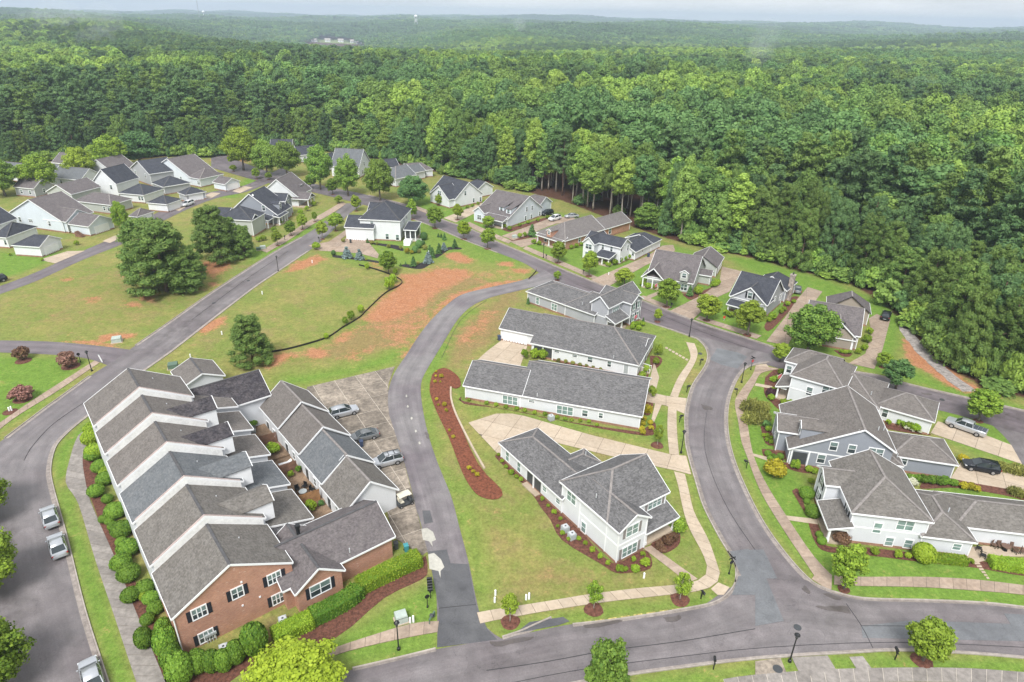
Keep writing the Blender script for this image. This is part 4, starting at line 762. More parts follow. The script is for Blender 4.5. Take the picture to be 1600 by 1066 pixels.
# ---------------------------------------------------------------- white bungalow with garage court
h = House('white_bungalow', 'white one-storey house with hipped grey roof and a garage door facing a small concrete court', (830, 536.3), (998.8, 571.3), 2.9, W_white, R_grey)
h.b('main', 2.9, [(828, 536), (998.8, 571.3)], 'u', vs='rp', rp=(930, 505), slope=.5, hip=(0, 1), skip=(0,))
h.b('garage', 2.8, [(779.5, 513), (838, 524)], 'u', vs='rp', rp=(820, 485.7), slope=.5)
h.b('entry', 2.7, [(1000, 548), (1017.5, 528.8)], 'u', us=-4.5, slope=.45)
h.garage('garage', 'v0', 805, 527)
for x, y, a, b_ in ((870, 549, .95, .5), (898, 556, .95, .5), (922, 562, .95, 1.0), (952, 569, .7, 1.1)): h.w('main', 'v0', x, y, a, b_)
h.door('main', 'v0', 978, 578, M_lgrey, w_=.8).w('main', 'u1', 1010, 556, .9, 1.5, 1, shut=M_shut).vent(959, 556, 4.0)
B_ = h.blocks['main']; a = h.facepos('main', 'v0', 842, 540)
MB().box(B_['u0'] + .3, B_['v0'] - .03, .3, B_['u0'] + 4.2, B_['v0'] + .03, 2.3).obj('porch_shade_panel', M_dgrey, h.root)  # dark panel on the wall, coloured as the shade inside the porch recess
for k in range(3): MB().box(B_['u0'] + .2 + k * 2, B_['v0'] - .14, .1, B_['u0'] + .42 + k * 2, B_['v0'] + .08, 2.6).obj('porch_post', M_trim, h.root)
for k in range(3): MB().box(B_['u1'] + .1, B_['v0'] + 2.6, 0, B_['u1'] + 1.9 - k * .5, B_['v0'] + 4.2, .15 + .15 * k).obj('step', M_conc, h.root)
for k in (2.6, 4.2):
    mb = MB().bar((B_['u1'], B_['v0'] + k, 1.2), (B_['u1'] + 1.9, B_['v0'] + k, .95), .08, .08)
    for i in range(6): mb.box(B_['u1'] + .2 + i * .32, B_['v0'] + k - .03, .2, B_['u1'] + .26 + i * .32, B_['v0'] + k + .03, 1.1)
    mb.obj('handrail', M_trim, h.root)
# ---------------------------------------------------------------- grey two-storey at the lane mouth
h = House('grey_corner_house', 'light grey two-storey house with black shuttered front gable where the lane meets the street', (821.7, 455), (922, 490), 2.9, W_lgrey, R_grey)
h.b('wing', 2.9, [(821.7, 455), (928, 492)], 'u', vs='rp', rp=(885, 447), slope=.42, hip=(1, 0)); h.b('wing2', 2.95, [(880, 475.5), (930, 492.7)], 'u', vs=11, slope=.45, hip=(1, 0))
h.b('tall', 5.3, [(922, 471.8), (951.7, 482.2)], 'v', vs=12.5, rp=(939, 462.4))
h.b('front', 5.3, [(986, 475), (1006.3, 466)], 'u', us=-8.5, slope=.62)
h.b('porch', 2.6, [(962, 506.3), (983, 494), (951, 497)], 'su0', rise=1.1, wall=False, posts=[(1, 0), (1, .6)])
h.w('wing', 'v0', 840, 470, .85, 1.6, 1, green=True).w('wing', 'v0', 866, 480, 1.5, 1.5, 2, green=True).w('wing', 'v0', 915.5, 495.5, .7, 1.1).band('tall', 'v0', 2.8)
h.w('front', 'u1', 992, 476, .9, 1.5, 1, shut=M_shut, along=.3, z=4.2, green=True).w('front', 'u1', 992, 476, .9, 1.5, 1, shut=M_shut, along=.75, z=4.2, green=True).w('front', 'u1', 0, 0, .9, 1.6, 1, shut=M_shut, along=.3, z=1.6, green=True).w('front', 'u1', 0, 0, .9, 1.6, 1, shut=M_shut, along=.75, z=1.6, green=True).w('tall', 'u1', 962, 484, 2.2, 1.3, 3, green=True).vent(910, 473, 4.3)
# ---------------------------------------------------------------- three houses right of the curved road
h = House('white_porch_house', 'white two-storey house with hipped grey roof at the bend beside the big round tree', (1234.6, 586.2), (1320.7, 610.5), 5.3, W_white, R_brown)
h.b('main', 5.3, [(1234.6, 586.2), (1320.7, 610.5), (1333, 571.3)], 'v', slope=.6, hip=(1, 1)); h.b('north', 5.3, [(1225.8, 563.5), (1242.8, 568.2)], 'u', us=9, vs=6.5, slope=.55, hip=(1, 0), skip=(1,))
h.b('porch', 2.6, [(1212.4, 603.8), (1235, 604.8), (1224, 585)], 'su1', rise=.8, wall=False, posts=[(0, 0), (0, 1)])
h.b('link', 2.9, [(1374.4, 640.7)], 'v', us=-11, vs=11, slope=.5, hip=(1, 1)); h.b('garage', 2.9, [(1366, 632.5), (1461.6, 659.4), (1465.4, 627.5)], 'u', slope=.5, hip=(1, 1))
h.w('main', 'v0', 1264.5, 611.5, .9, 1.5).w('main', 'v0', 1295, 611, 2.0, 1.5, 2).w('main', 'v0', 1281, 636, .9, 1.4).w('garage', 'v0', 1383, 645, .8, 1.6).garage('garage', 'u1', 0, 0, along=.5).w('north', 'v0', 1232, 577, .8, 1.3).vent(1362, 613, 4.6).band('main', 'v0', 2.8)
h = House('grey_gabled_house', 'grey house with one broad white-edged gable and three upper windows beside the curved road', (1237.5, 701.6), (1387.5, 724.2), 2.9, W_grey, R_brown)
h.b('main', 2.9, [(1231.9, 701.6, 2.9), (1399, 702.5, 5.0)], 'v', vs=13, f=.66, dh=2.1, rp=(1349, 663.5)); zr_ = h.last_ridge
h.b('front', 4.0, [(1215, 673.4)], 'u', us=9, vs=5.6, slope=.5); h.b('link', 2.8, [(1412.8, 728.8)], 'v', us=-6, vs=10, slope=.4, hip=(1, 1))
h.b('garage', 2.9, [(1392, 711.5), (1497.3, 726.9), (1474.7, 685.6)], 'u', slope=.5, hip=(1, 1))
for x, y, a, n_ in ((1302.5, 697.5, .95, 1), (1331, 702, .95, 1), (1368, 707.5, 1.9, 2)): h.w('main', 'v0', x, y, a, 1.35, n_)
h.w('main', 'v0', 1283, 717, 1.0, 1.4).round_vent('main', 'v0', 1344, 674, True).band('main', 'v0', 2.75).w('garage', 'v0', 1413, 720, .7, 1.4).garage('garage', 'u1', 0, 0, along=.5).vent(1373.5, 668, 6.8).vent(1382, 668, 6.5).vent(1403, 710, 3.6)
h.dormer(1250.6, 670.7, 4.9, 'u0', 2.0, 1.7, 7); h.w('front', 'u0', 0, 0, .9, 1.4, 2, along=.5, z=1.9)
B_ = h.blocks['main']
for k in (.2, 2.6): MB().box(B_['u0'] + k, B_['v0'] - .1, .1, B_['u0'] + k + .22, B_['v0'] + .12, 2.7).obj('porch_post', M_trim, h.root)
MB().box(B_['u0'] + .5, B_['v0'] - .04, .35, B_['u0'] + 2.5, B_['v0'] + .04, 2.4).obj('porch_shade_panel', M_dgrey, h.root)  # no recess behind: the porch shade is a dark panel between the posts
h = House('white_hipped_house', 'white two-storey house with broad hipped roof and patio at the road corner', (1331, 801.7), (1453.5, 816), 5.0, W_pale, R_weath)
h.b('main', 5.0, [(1331, 801.7), (1453.5, 816), (1409.7, 732.8)], 'v', rp=(1387.8, 753.6), hip=(1, 0)); h.b('front', 5.0, [(1289.4, 758)], 'u', us=9.0, vs=4.4, slope=.55)
h.b('porch', 2.6, [(1279.5, 782), (1293.8, 826.9), (1328.8, 822.5)], 'su1', rise=.8, wall=False, posts=[(0, 0), (0, 1)])
h.b('link', 2.8, [(1439.2, 837.8), (1527.8, 847), (1421.7, 763.4)], 'v', slope=.5, hip=(1, 1)); h.b('garage', 2.8, [(1492, 821.8), (1578, 779.8)], 'u', us=13, slope=.5, hip=(1, 1))
h.w('main', 'v0', 1371, 825, .9, 1.5, green=True).w('main', 'v0', 1414.5, 821, 1.9, 1.4, 2, green=True).w('main', 'v0', 1388.5, 848.5, .9, 1.2, green=True).w('main', 'v0', 1418, 852.5, .9, 1.2, green=True).w('link', 'v0', 1495, 854.5, .9, .9, green=True).band('main', 'v0', 2.65)
h.w('main', 'u0', 1324.5, 795, .9, 1.5, 1, shut=M_shut).w('front', 'u0', 1281.5, 743, .95, 1.5, 2, shut=M_shut, along=.5, z=3.9).w('front', 'u0', 0, 0, .95, 1.6, 2, shut=M_shut, along=.5, z=1.5).vent(1483.5, 795, 4.5)
# ---------------------------------------------------------------- far side of the street
h = House('tan_cottage', 'tan cottage with brown-grey roof and front porch behind the big round tree', (1306.9, 525), (1336.3, 530), 2.7, W_tan, R_mauve)
h.b('main', 3.3, [(1345, 526.3)], 'u', us=-10.5, vs='rp', rp=(1350, 482), slope=.8); h.b('gable', 3.3, [(1337, 527.5)], 'v', us=-6.6, vs=5, slope=.85, skip=(1,)); h.b('porch', 2.5, [(1338, 533)], 'sv1', us=-6.5, vs=2.6, rise=.7, wall=False, posts=[(0, 0), (1, 0), (.5, 0)])
h.b('rear', 3.2, [(1358.8, 473)], 'v', us=-9.0, vs=-7, slope=.75, hip=(0, 1), skip=(0,)); h.w('gable', 'v0', 1312, 508, .9, 1.3, 1, shut=M_shut).w('main', 'v0', 1322, 534, 2, 1.4, 2, z=1.7, along=.5)
h = House('dark_roofed_house', 'pale grey house with charcoal roof and tall stone chimney across the street', (1139.4, 461.9), (1200, 477.5), 3.4, W_lgrey, R_char)
h.b('main', 3.4, [(1139.4, 461.9), (1200, 477.5)], 'u', vs='rp', rp=(1190, 430.5), slope=.78); h.b('gable', 3.4, [(1141, 463), (1198.5, 478)], 'v', vs=5, rp=(1175, 448), skip=(1,)); h.b('porch', 2.5, [(1134.4, 475), (1165, 481)], 'sv1', vs=2.4, us=5.5, rise=.7, wall=False, posts=[(0, 0), (.5, 0), (1, 0)])
h.b('rear', 3.2, [(1230, 455)], 'v', us=-8, vs=8, slope=.7, hip=(0, 1)); h.w('gable', 'v0', 1172, 462, 1.0, 1.4, 1, shut=M_shut).w('main', 'u1', 1211, 467, .7, 1.0).w('main', 'u1', 1223, 461, 1.2, 1.4, 2)
a = h.L(1231, 468.8, 0); mb = MB().box(a[0] - .55, a[1] - .4, 0, a[0] + .55, a[1] + .4, 6.4).box(a[0] - .65, a[1] - .5, 6.2, a[0] + .65, a[1] + .5, 6.5); c_ = mb.obj('chimney', M_stone, h.root); MB().tube([(a[0], a[1], 6.4), (a[0], a[1], 7.0)], .18).obj('chimney_pot', M_dgrey, c_)
h = House('sage_gabled_house', 'sage grey house with long roof, one dormer and a gabled front porch', (1003.8, 430), (1083.8, 443.8), 3.0, W_sage, R_mauve)
h.b('main', 3.0, [(1010, 431), (1083.8, 443.8)], 'u', vs='rp', rp=(1075, 397), slope=.62); h.b('porchgable', 2.9, [(1003.8, 430), (1038, 438.8)], 'v', vs=6, rp=(1024.4, 416.3), wall=False, posts=[(0, 0), (.5, 0), (1, 0)])
h.b('side', 2.7, [(1112, 432)], 'u', us=-4, vs=3.4, slope=.6); h.b('rear', 2.9, [(1131.9, 402)], 'v', us=-8, vs=-9.5, slope=.62, skip=(0,))
h.dormer(1069, 431, 5.0, 'v0', 1.9, 1.5, 3); h.w('main', 'v0', 1064, 447, 3.0, 1.5, 4, z=1.6).w('main', 'u1', 1097, 428, .7, 1.2).w('side', 'u1', 1108, 442, .9, 1.3); h.garage('rear', 'u1', 0, 0, along=.6)
h = House('white_l_house', 'white two-storey house with charcoal roof and front porch in the corner of its two wings', (939.3, 380.4), (963.7, 386.2), 4.8, W_white, R_char)
h.b('main', 4.8, [(934, 379), (963.7, 386.2), (987.5, 379.7)], 'u', slope=.62, us=-11.5); h.b('left', 4.8, [(912, 376.8), (929, 382.6)], 'v', vs=8, rp=(920, 370.4))
h.b('porch', 2.5, [(933.6, 396.2), (952.2, 404.9), (961.6, 399)], 'sv1', rise=.8, wall=False, posts=[(0, 0), (.5, 0), (1, 0)])
h.b('wing', 2.7, [(984.6, 392), (1021, 380.4)], 'v', us=-7.5, slope=.45); h.b('garage', 2.7, [(1034.9, 373.5)], 'v', us=-9, vs=-6, slope=.42, hip=(0, 1))
for k in (.25, .5, .75): h.w('main', 'v0', 0, 0, .7, 1.3, 1, along=k, z=3.8)
h.w('left', 'v0', 0, 0, 1.9, 1.3, 2, along=.5, z=3.8).w('left', 'v0', 0, 0, 1.9, 1.4, 2, along=.5, z=1.5).w('main', 'u1', 981, 387, .8, 1.4).w('main', 'u1', 966, 391.5, .8, 1.3).w('main', 'u1', 964, 409, .8, 1.4).w('wing', 'v0', 989, 397, .7, .9).w('wing', 'u1', 1004, 391, .7, .9)
h = House('brick_ranch', 'long red brick ranch house with grey roof and small front dormer beside the trees', (883.3, 376.8), (986.7, 346), 3.0, W_brick, R_tan)
h.b('main', 3.0, [(883.3, 376.8), (945, 358)], 'u', vs=11.5, slope=.55, hip=(1, 0)); h.b('rear', 2.9, [(942, 359.5), (986.7, 346)], 'u', vs=8.5, slope=.55); h.b('porch', 2.7, [(838.7, 366), (863, 374.7), (884, 376.5)], 'su1', us=3, rise=.9, wall=False, posts=[(0, 0), (0, .5), (0, 1)])
h.dormer_m = W_brick; h.dormer(857.7, 364, 4.2, 'u0', 1.6, 1.2, 3); h.w('main', 'v0', 905.5, 374.5, .9, 1.3).w('rear', 'v0', 953, 361, 1.1, 1.8).w('main', 'u0', 0, 0, 1, 1.4, 1, along=.3, z=1.6).w('main', 'u0', 0, 0, 1, 1.4, 1, along=.7, z=1.6)
h = House('twin_dormer_house', 'pale blue-white house with twin shed dormers on its grey roof', (792.7, 343.2), (848.4, 324), 3.0, W_blue, R_mauve)
h.b('main', 3.0, [(792.7, 343.2), (848, 324)], 'v', vs=13.5, f=.6, rp=(828.5, 306.8)); h.b('gable', 3.6, [(*P(*h.Wd(-1.0, 8.4, 3.6)), 3.6), (*P(*h.Wd(5.5, 13.2, 3.6)), 3.6)], 'u', slope=.75, skip=(1,)); h.w('gable', 'u0', 0, 0, 1.5, 1.4, 2, along=.5, z=1.9); h.b('porch', 2.6, [(*P(*h.Wd(-2.0, .3, 2.6)), 2.6), (*P(*h.Wd(.9, 8.3, 2.6)), 2.6)], 'su1', rise=1.0, wall=False, posts=[(0, 0), (0, .5), (0, 1)])
h.b('rear', 3.4, [(863.6, 315)], 'v', us=-8, vs=9, slope=.6, hip=(0, 1)); h.dormer(783.5, 327, 4.8, 'u0', 1.9, 1.5, 6, True); h.dormer(794.5, 330.5, 4.8, 'u0', 1.9, 1.5, 6, True)
for x, y in ((823, 327), (831.5, 325), (821, 341), (830, 340), (843, 337)): h.w('main', 'v0', x, y, .8, 1.4)
h = House('street_gable_house', 'white house with charcoal roof and steep front gable at the forest side of the street', (710.9, 311.6), (755, 302.6), 3.2, W_white, R_char)
h.b('main', 3.2, [(710.9, 311.6), (755, 302.6)], 'v', vs=14, rp=(733.6, 284.8)); h.b('gable', 3.1, [(670.3, 303), (709, 311)], 'u', us=6, rp=(688.9, 289.2)); h.b('rear', 3.2, [(771.4, 291.6)], 'v', us=-8, vs=9, slope=.6, hip=(0, 1))
h.w('gable', 'u0', 691, 302, 1.8, 1.5, 2, along=.5, z=4.4); 
for x, y in ((727, 302), (740, 313), (752, 311)): h.w('main', 'v0', x, y, .8, 1.4)
for nm, lb, p0_, p1_, wl, rf, bl in [
    ('grey_hip_house', 'grey-roofed house behind the dark rounded tree on the street', (618, 280), (655, 272), W_pale, R_slate, [('main', 3.2, [(618, 280)], 'u', 11, 11, .6, (1, 0)), ('rear', 3.2, [(640, 272)], 'u', 9, 8, .6, (0, 0))]),
    ('brown_roofed_house', 'house with a low brown roof at the forest edge behind street trees', (640, 268), (669, 266), W_pale, R_mauve, [('main', 3.0, [(636, 268)], 'u', 11, 8, .6, (0, 1))]),
    ('tall_gable_house', 'white house with one tall gable rising between two big street trees', (561, 262), (579, 252), W_white, R_slate, [('main', 4.4, [(561, 262), (579, 252)], 'v', None, 12, .9, (0, 0))]),
    ('tree_hidden_house', 'dark-roofed house half hidden by street trees at the wood', (600, 262), (620, 260), W_pale, R_char, [('main', 3.0, [(600, 263)], 'u', 7, 8, .7, (0, 0))]),
    ('round_window_house', 'small white gable with charcoal roof peeping between big street trees', (508, 256), (530, 250), W_white, R_char, [('main', 3.2, [(512, 256)], 'u', 8, 7, .9, (0, 0))]),
    ('slate_roofed_house', 'charcoal roof of a house behind the street trees below the pines', (466, 240), (490, 238), W_pale, R_char, [('main', 3.4, [(466, 243)], 'u', 9, 9, .7, (0, 0))]),
    ('end_of_street_house', 'dark roof of the last house before the forest behind bright trees', (420, 228), (446, 228), W_pale, R_char, [('main', 3.0, [(421, 231)], 'u', 10, 9, .7, (0, 0))])]:
    h = House(nm, lb, p0_, p1_, 3, wl, rf)
    for k, hh, pp, ax, us_, vs_, sl, hp in bl: h.b(k, hh, pp, ax, us=us_, vs=vs_, slope=sl, hip=hp)
    h.w('main', 'v0', 0, 0, .9, 1.4, 1, along=.3, z=1.8).w('main', 'v0', 0, 0, .9, 1.4, 1, along=.7, z=1.8).w('main', 'u1', 0, 0, .9, 1.4, 1, along=.5, z=1.8)
    if nm == 'tall_gable_house': h.w('main', 'v0', 0, 0, .9, 1.4, 1, along=.5, z=4.6)
# ---------------------------------------------------------------- white house with the screened porch in the open lot
h = House('screened_porch_house', 'white two-storey house with charcoal hipped roof and screened porch above the red clay', (560, 342.5), (625.6, 345.6), 6.2, W_white, R_char)
h.b('main', 6.2, [(560, 342.5), (625.6, 345.6), (640.6, 326)], 'v', slope=.62, hip=(1, 1)); h.b('garage', 4.0, [(537.5, 355), (584.4, 356.9)], 'u', vs=9, slope=.55); h.b('rear', 5.0, [(572, 335)], 'u', us=8, vs=9, slope=.6)
h.b('porch', 3.6, [(630, 358.8), (658.8, 350), (650, 360)], 'sv1', rise=.7, wall=False, posts=[(0, 0), (.5, 0), (1, 0), (1, 1)])
h.garage('garage', 'v0', 557, 370).w('main', 'v0', 605, 369.5, .9, 1.6).w('main', 'v0', 621, 371, .9, 1.6).w('main', 'v0', 581, 348, .9, .7).w('main', 'u1', 631, 345, .9, 1.4).w('main', 'u1', 635, 339, .9, 1.4)
B_ = h.blocks['porch']; MB().box(B_['u0'] + .3, B_['v0'] + .3, .9, B_['u1'] - .3, B_['v1'] - .2, 3.2).obj('porch_screen', mat('screen_mesh', (.05, .055, .055), .6, .2), h.root); MB().box(B_['u0'], B_['v0'] - 2.2, 0, B_['u1'] - 1, B_['v0'], .9).obj('deck', M_white, h.root)
mb = MB()
for k in range(5): mb.box(B_['u0'] + .4, B_['v0'] - 2.2 - .35 * (k + 1), 0, B_['u0'] + 2.2, B_['v0'] - 2.2 - .35 * k, .9 - .17 * (k + 1) + .02)
mb.obj('stairs', M_white, h.root); mb = MB()
for k in range(14): mb.box(B_['u0'] + 2.4 + k * .22, B_['v0'] - 2.2, .9, B_['u0'] + 2.46 + k * .22, B_['v0'] - 2.14, 1.8)
mb.box(B_['u0'] + 2.3, B_['v0'] - 2.24, 1.78, B_['u1'] - 1, B_['v0'] - 2.1, 1.86).obj('railing', M_trim, h.root)
# ---------------------------------------------------------------- houses left of the long road
_a, _b = G(395, 299.8, 8.5), G(421.4, 286.7, 8.5); LANG = math.atan2(_b.y - _a.y, _b.x - _a.x) - math.pi / 2
h = House('grey_dormer_house', 'grey house with dark roof, porch and a single dormer beside the long road', (380, 318), None, 3.4, W_grey, R_char, ang=LANG)
h.b('main', 4.4, [(433.8, 336.4, 3.2)], 'v', us=-14.5, vs=10.5, f=.42, dh=-1.2, rp=(395, 299.8)); h.b('front', 5.2, [(444, 315), (457, 308.8)], 'u', us=-7, slope=.75, skip=(0,)); h.w('main', 'v0', 412, 325, .95, 1.6).round_vent('main', 'v0', 395, 305).w('front', 'u1', 0, 0, 1.5, 1.5, 2, along=.5, z=4.2, shut=M_shut).w('front', 'u1', 0, 0, 1.5, 1.5, 2, along=.5, z=1.6, shut=M_shut); h.dormer(438, 321.5, 5.0, 'u1', 1.8, 1.6, 4)
h.b('porch', 2.8, [(437, 340)], 'su0', us=-2.4, vs=6.5, rise=.5, wall=False, posts=[(1, 0), (1, .35), (1, .7), (1, 1)])
h = House('brown_roofed_porch_house', 'brown-grey roofed house with gabled porch where the long road meets the street', (427, 305), None, 3.2, W_pale, R_mauve, ang=LANG)
h.b('main', 3.6, [(487.6, 295)], 'v', us=-14, vs=-12, rp=(440, 276)); h.b('porch', 3.0, [(482, 312)], 'u', us=-8, vs=6, slope=.55, wall=False, posts=[(1, 0), (1, .5), (1, 1)]); h.dormer(471, 291, 5.2, 'u1', 2.6, 1.0, 4, True)
h = House('hip_roofed_house', 'tan-grey two-storey house with charcoal hips beside the tall pines', (353, 333), None, 5.2, W_sage, R_char, ang=LANG)
h.b('main', 5.0, [(353, 333.5), (393.8, 345)], 'v', vs=8.5, slope=.55, hip=(1, 1)); h.b('front', 5.0, [(393.8, 344)], 'u', us=-6, vs=4.2, slope=.6, skip=(0,)); h.b('west', 3.4, [(352, 342)], 'u', us=-9, vs=9, slope=.5, hip=(1, 0)); h.b('porch', 2.8, [(419, 345)], 'su0', us=-3, vs=4.5, rise=.8, wall=False, posts=[(1, 0), (1, 1)])
h.w('front', 'u1', 0, 0, 1.7, 1.5, 2, along=.5, z=4.0, shut=M_shut).w('front', 'u1', 0, 0, 1.7, 1.5, 2, along=.5, z=1.5).w('main', 'v0', 365, 348, .9, 1.4)
def rear_house(nm, lb, wall, roof, p0_, p1_, tall, wing, gar, doorface='u1', hz=(4.9, 3.0, 2.8)):
    """house seen from its alley side: a tall gabled body, a hipped wing and a garage stepping down to the alley"""
    h = House(nm, lb, p0_, p1_, hz[0], wall, roof)
    h.b('body', hz[0], tall[0], 'v', rp=tall[1], vs=tall[2])
    if wing: h.b('wing', hz[1], wing[0], 'u', vs=wing[1], slope=.5, hip=(1, 1))
    if gar: h.b('garage', hz[2], gar[0], 'u', vs=gar[1], slope=.5, hip=gar[2]); h.garage('garage', doorface, 0, 0, 4.7, along=.5)
    h.w('body', 'v0', 0, 0, .9, 1.4, 1, along=.2, z=hz[0] - 1.3).w('body', 'v0', 0, 0, .9, 1.4, 1, along=.75, z=hz[0] - 1.3)
    if wing: h.w('wing', 'v0', 0, 0, .8, 1.2, 1, along=.8, z=1.7).w('wing', 'v0', 0, 0, .8, 1.2, 1, along=.92, z=1.7)
    return h
rear_house('white_alley_house', 'white gabled house with grey-brown roof and detached-looking garage at the alley end', W_cool, R_mauve, (250, 268), (293, 276), ([(242, 264), (297, 277)], (255, 249), 12), ([(293, 276.5), (323, 277.5)], 11), ([(331.6, 284.7), (361.6, 286)], 7, (0, 0)), hz=(3.4, 3.3, 2.7))
rear_house('grey_alley_house', 'grey gabled house with charcoal roofs stepping down to a white garage on the alley', W_lgrey, R_char, (203, 262), (233, 272.5), ([(203, 262), (233, 272.5)], (210.6, 251.9), 11), ([(236, 285.6), (276, 289)], 10), ([(277, 300.6), (309, 301.6)], 7.5, (1, 1)), hz=(4.6, 3.0, 2.7))
rear_house('tall_white_alley_house', 'tall white gable with charcoal roof above a low charcoal-roofed garage', W_white, R_char, (143, 284.7), (181.6, 288), ([(143, 284.7), (183, 287.5)], (156.3, 265), 11), ([(184.4, 301.6), (229, 303.6)], 10), ([(228.4, 316.6), (266, 317.6)], 7.5, (1, 1)), hz=(4.6, 3.0, 2.8))
rear_house('sage_alley_house', 'sage house with brown-grey gable and long hipped wing behind the bright column tree', W_sage, R_mauve, (73.4, 298.8), (110, 303), ([(73, 299), (111, 304)], (87.4, 289), 12), ([(114.3, 313.8), (173, 320.5)], 9), ([(201, 337), (214, 339)], 7, (1, 1)), hz=(4.4, 3.2, 2.8))
h = rear_house('pale_blue_alley_house', 'pale blue house with big brown-grey roof, wooden stairs and white garage on the alley', W_blue, R_mauve, (9.7, 334.3), (95, 346), ([(9.7, 334.3), (97, 346)], (40, 312.8), 11), None, ([(105.7, 350), (155.3, 349)], 9, (0, 0)), hz=(3.6, 3.0, 3.0))
h.b('cross', 3.5, [(103, 347)], 'u', us=-9, vs=9, slope=.6); h.w('body', 'v0', 48, 345, 1.5, .9, 3).w('body', 'v0', 75, 348, .5, .5)
a = h.L(118, 370, 0); mb = MB()
for k in range(8): mb.box(a[0] + k * .3, a[1], 0, a[0] + k * .3 + .3, a[1] + 1.2, 1.5 - k * .17)
mb.obj('stairs', M_woodd, h.root)
h = rear_house('charcoal_alley_house', 'white house with charcoal hipped roof and white two-car garage facing the alley', W_white, R_char, (17.3, 384), (61.5, 387), ([(-60, 352), (-10, 354)], (-40, 335), 9), ([(-14, 370), (14, 370)], 11), ([(17.3, 383), (61.5, 386.2)], 8, (1, 0)), hz=(4.2, 3.2, 3.0))
for nm, lb, pp, wl, rf, us_, vs_, ax in [('grey_row_house', 'slate-roofed house behind the two bright trees in the back row', (28, 272), W_sage, R_slate, 15, 11, 'u'), ('brown_row_house', 'brown-roofed low house beside the dark tree in the back row', (20, 292), W_lgrey, R_mauve, 9, 8, 'u'), ('slate_row_house', 'long slate roof with white gable end at the end of the back row', (78, 277), W_white, R_slate, 14, 10, 'u'), ('mauve_row_house', 'mauve-brown roof below the forest behind the round street trees', (132, 266), W_white, R_mauve, 14, 12, 'v'), ('forest_side_house', 'low brown roofs of the house against the forest behind the back row', (80, 254), W_white, R_mauve, 14, 10, 'u'), ('edge_row_house', 'slate-roofed house with white gable at the edge of the back row', (-8, 268), W_white, R_slate, 10, 9, 'u')]:
    h = House(nm, lb, pp, (pp[0] + 30, pp[1] + 3), 3.2, wl, rf); h.b('main', 3.2, [pp], ax, us=us_, vs=vs_, slope=.65); h.w('main', 'v0', 0, 0, .9, 1.3, 1, along=.3, z=1.7).w('main', 'v0', 0, 0, .9, 1.3, 1, along=.75, z=1.7).w('main', 'u1', 0, 0, .9, 1.3, 1, along=.5, z=1.7)
# ---------------------------------------------------------------- stepped row of town houses
TA = R(39.4); TO = Vector((-33.41, 46.70, 0)); TW = 12.54; ZB = 5.4; RISE = 3.52
STEP = [0, .98, 1.95, 3.13, 4.18, 5.14]; VK = [-.11, 7.56, 14.66, 21.24, 27.4, 33.54, 40.71]
Tu = Vector((math.cos(TA), math.sin(TA), 0)); Tv = Vector((-Tu.y, Tu.x, 0))
RM = [R_weath, R_weath, R_slate, R_brown, R_brown, R_brown]
TL = ['brick-gabled end town house with black shutters behind the clipped hedge', 'town house joined to the brick end unit, its white parapet one step higher', 'slate-grey roofed town house, third in the stepped row from the brick end', 'brown-grey roofed town house, fourth in the stepped row from the brick end', 'brown-grey roofed town house, fifth in the stepped row from the brick end', 'far end town house at the top of the stepped row beside the open lot']
TOWN = []
for k in range(6):
    h = House('town_house', TL[k], (0, 1000), None, 0, W_brick if k == 0 else W_pale, RM[k], group='stepped row of town houses', cap=M_capd, ang=TA)
    h.o = TO.copy(); h.root.location = TO; TOWN.append(h)
    z = ZB + STEP[k]; v0, v1 = VK[k], VK[k + 1]
    def lp(u, v, zz): q = h.o + h.u * u + h.v * v; return (*P(q.x, q.y, zz), zz)
    h.b('main', z, [lp(0, v0 + (0 if k == 0 else .02), z), lp(TW, v1 - .02, z)], 'v', rise=RISE, ov=.14, found=False, corner=False)
    if k:                                                     # exposed party wall above the lower neighbour's roof, with a pinkish coping
        a = v0 + .02; c0, cm, c1 = (.35, z + .25), (TW / 2, z + RISE + .18), (TW - .35, z + .25); d = 1.5
        prof = [(c0[0], c0[1] - d), (c0[0], c0[1]), cm, (c1[0], c1[1]), (c1[0], c1[1] - d), (cm[0], cm[1] - d)]
        vs_ = [(x, a - .06, zz) for x, zz in prof] + [(x, a + .2, zz) for x, zz in prof]
        MB().add(vs_, [(0, 1, 2, 5), (5, 2, 3, 4), (11, 8, 7, 6), (10, 9, 8, 11), (0, 6, 7, 1), (3, 9, 10, 4), (4, 10, 11, 5), (5, 11, 6, 0), (1, 7, 8, 2), (2, 8, 9, 3)]).obj('party_wall', mat('stained_white_wall', (.8, .8, .78), .7, .1, .9, 4), h.root)
        MB().bar((c0[0], a + .06, c0[1] + .03), (cm[0], a + .06, cm[1] + .03), .2, .05).bar((cm[0], a + .06, cm[1] + .03), (c1[0], a + .06, c1[1] + .03), .2, .05).obj('coping', mat('pink_coping', (.42, .33, .31), .8, .15), h.root)
    zz = z + .62 * RISE; h.vent(*lp(TW * .69, (v0 + v1) / 2 + 1, zz)[:2], zz)
h = TOWN[0]
for x, y, w_, n_ in ((311.5, 957, 1.35, 3), (322.5, 994, 1.35, 3), (371, 926, 1.1, 2), (428.5, 903, 1.35, 3), (434.5, 935, 1.2, 3)): h.w('main', 'v0', x, y, w_, 1.3, n_, shut=M_shut)
B_ = h.blocks['main']
for x, y in ((372, 989), (419, 972)):
    u_, v_, zz = h.facepos('main', 'v0', x, y); MB().box(u_ - .55, B_['v0'] - .16, zz - .5, u_ + .55, B_['v0'], zz + .5).obj('meter_cabinet', M_lgrey, h.root)
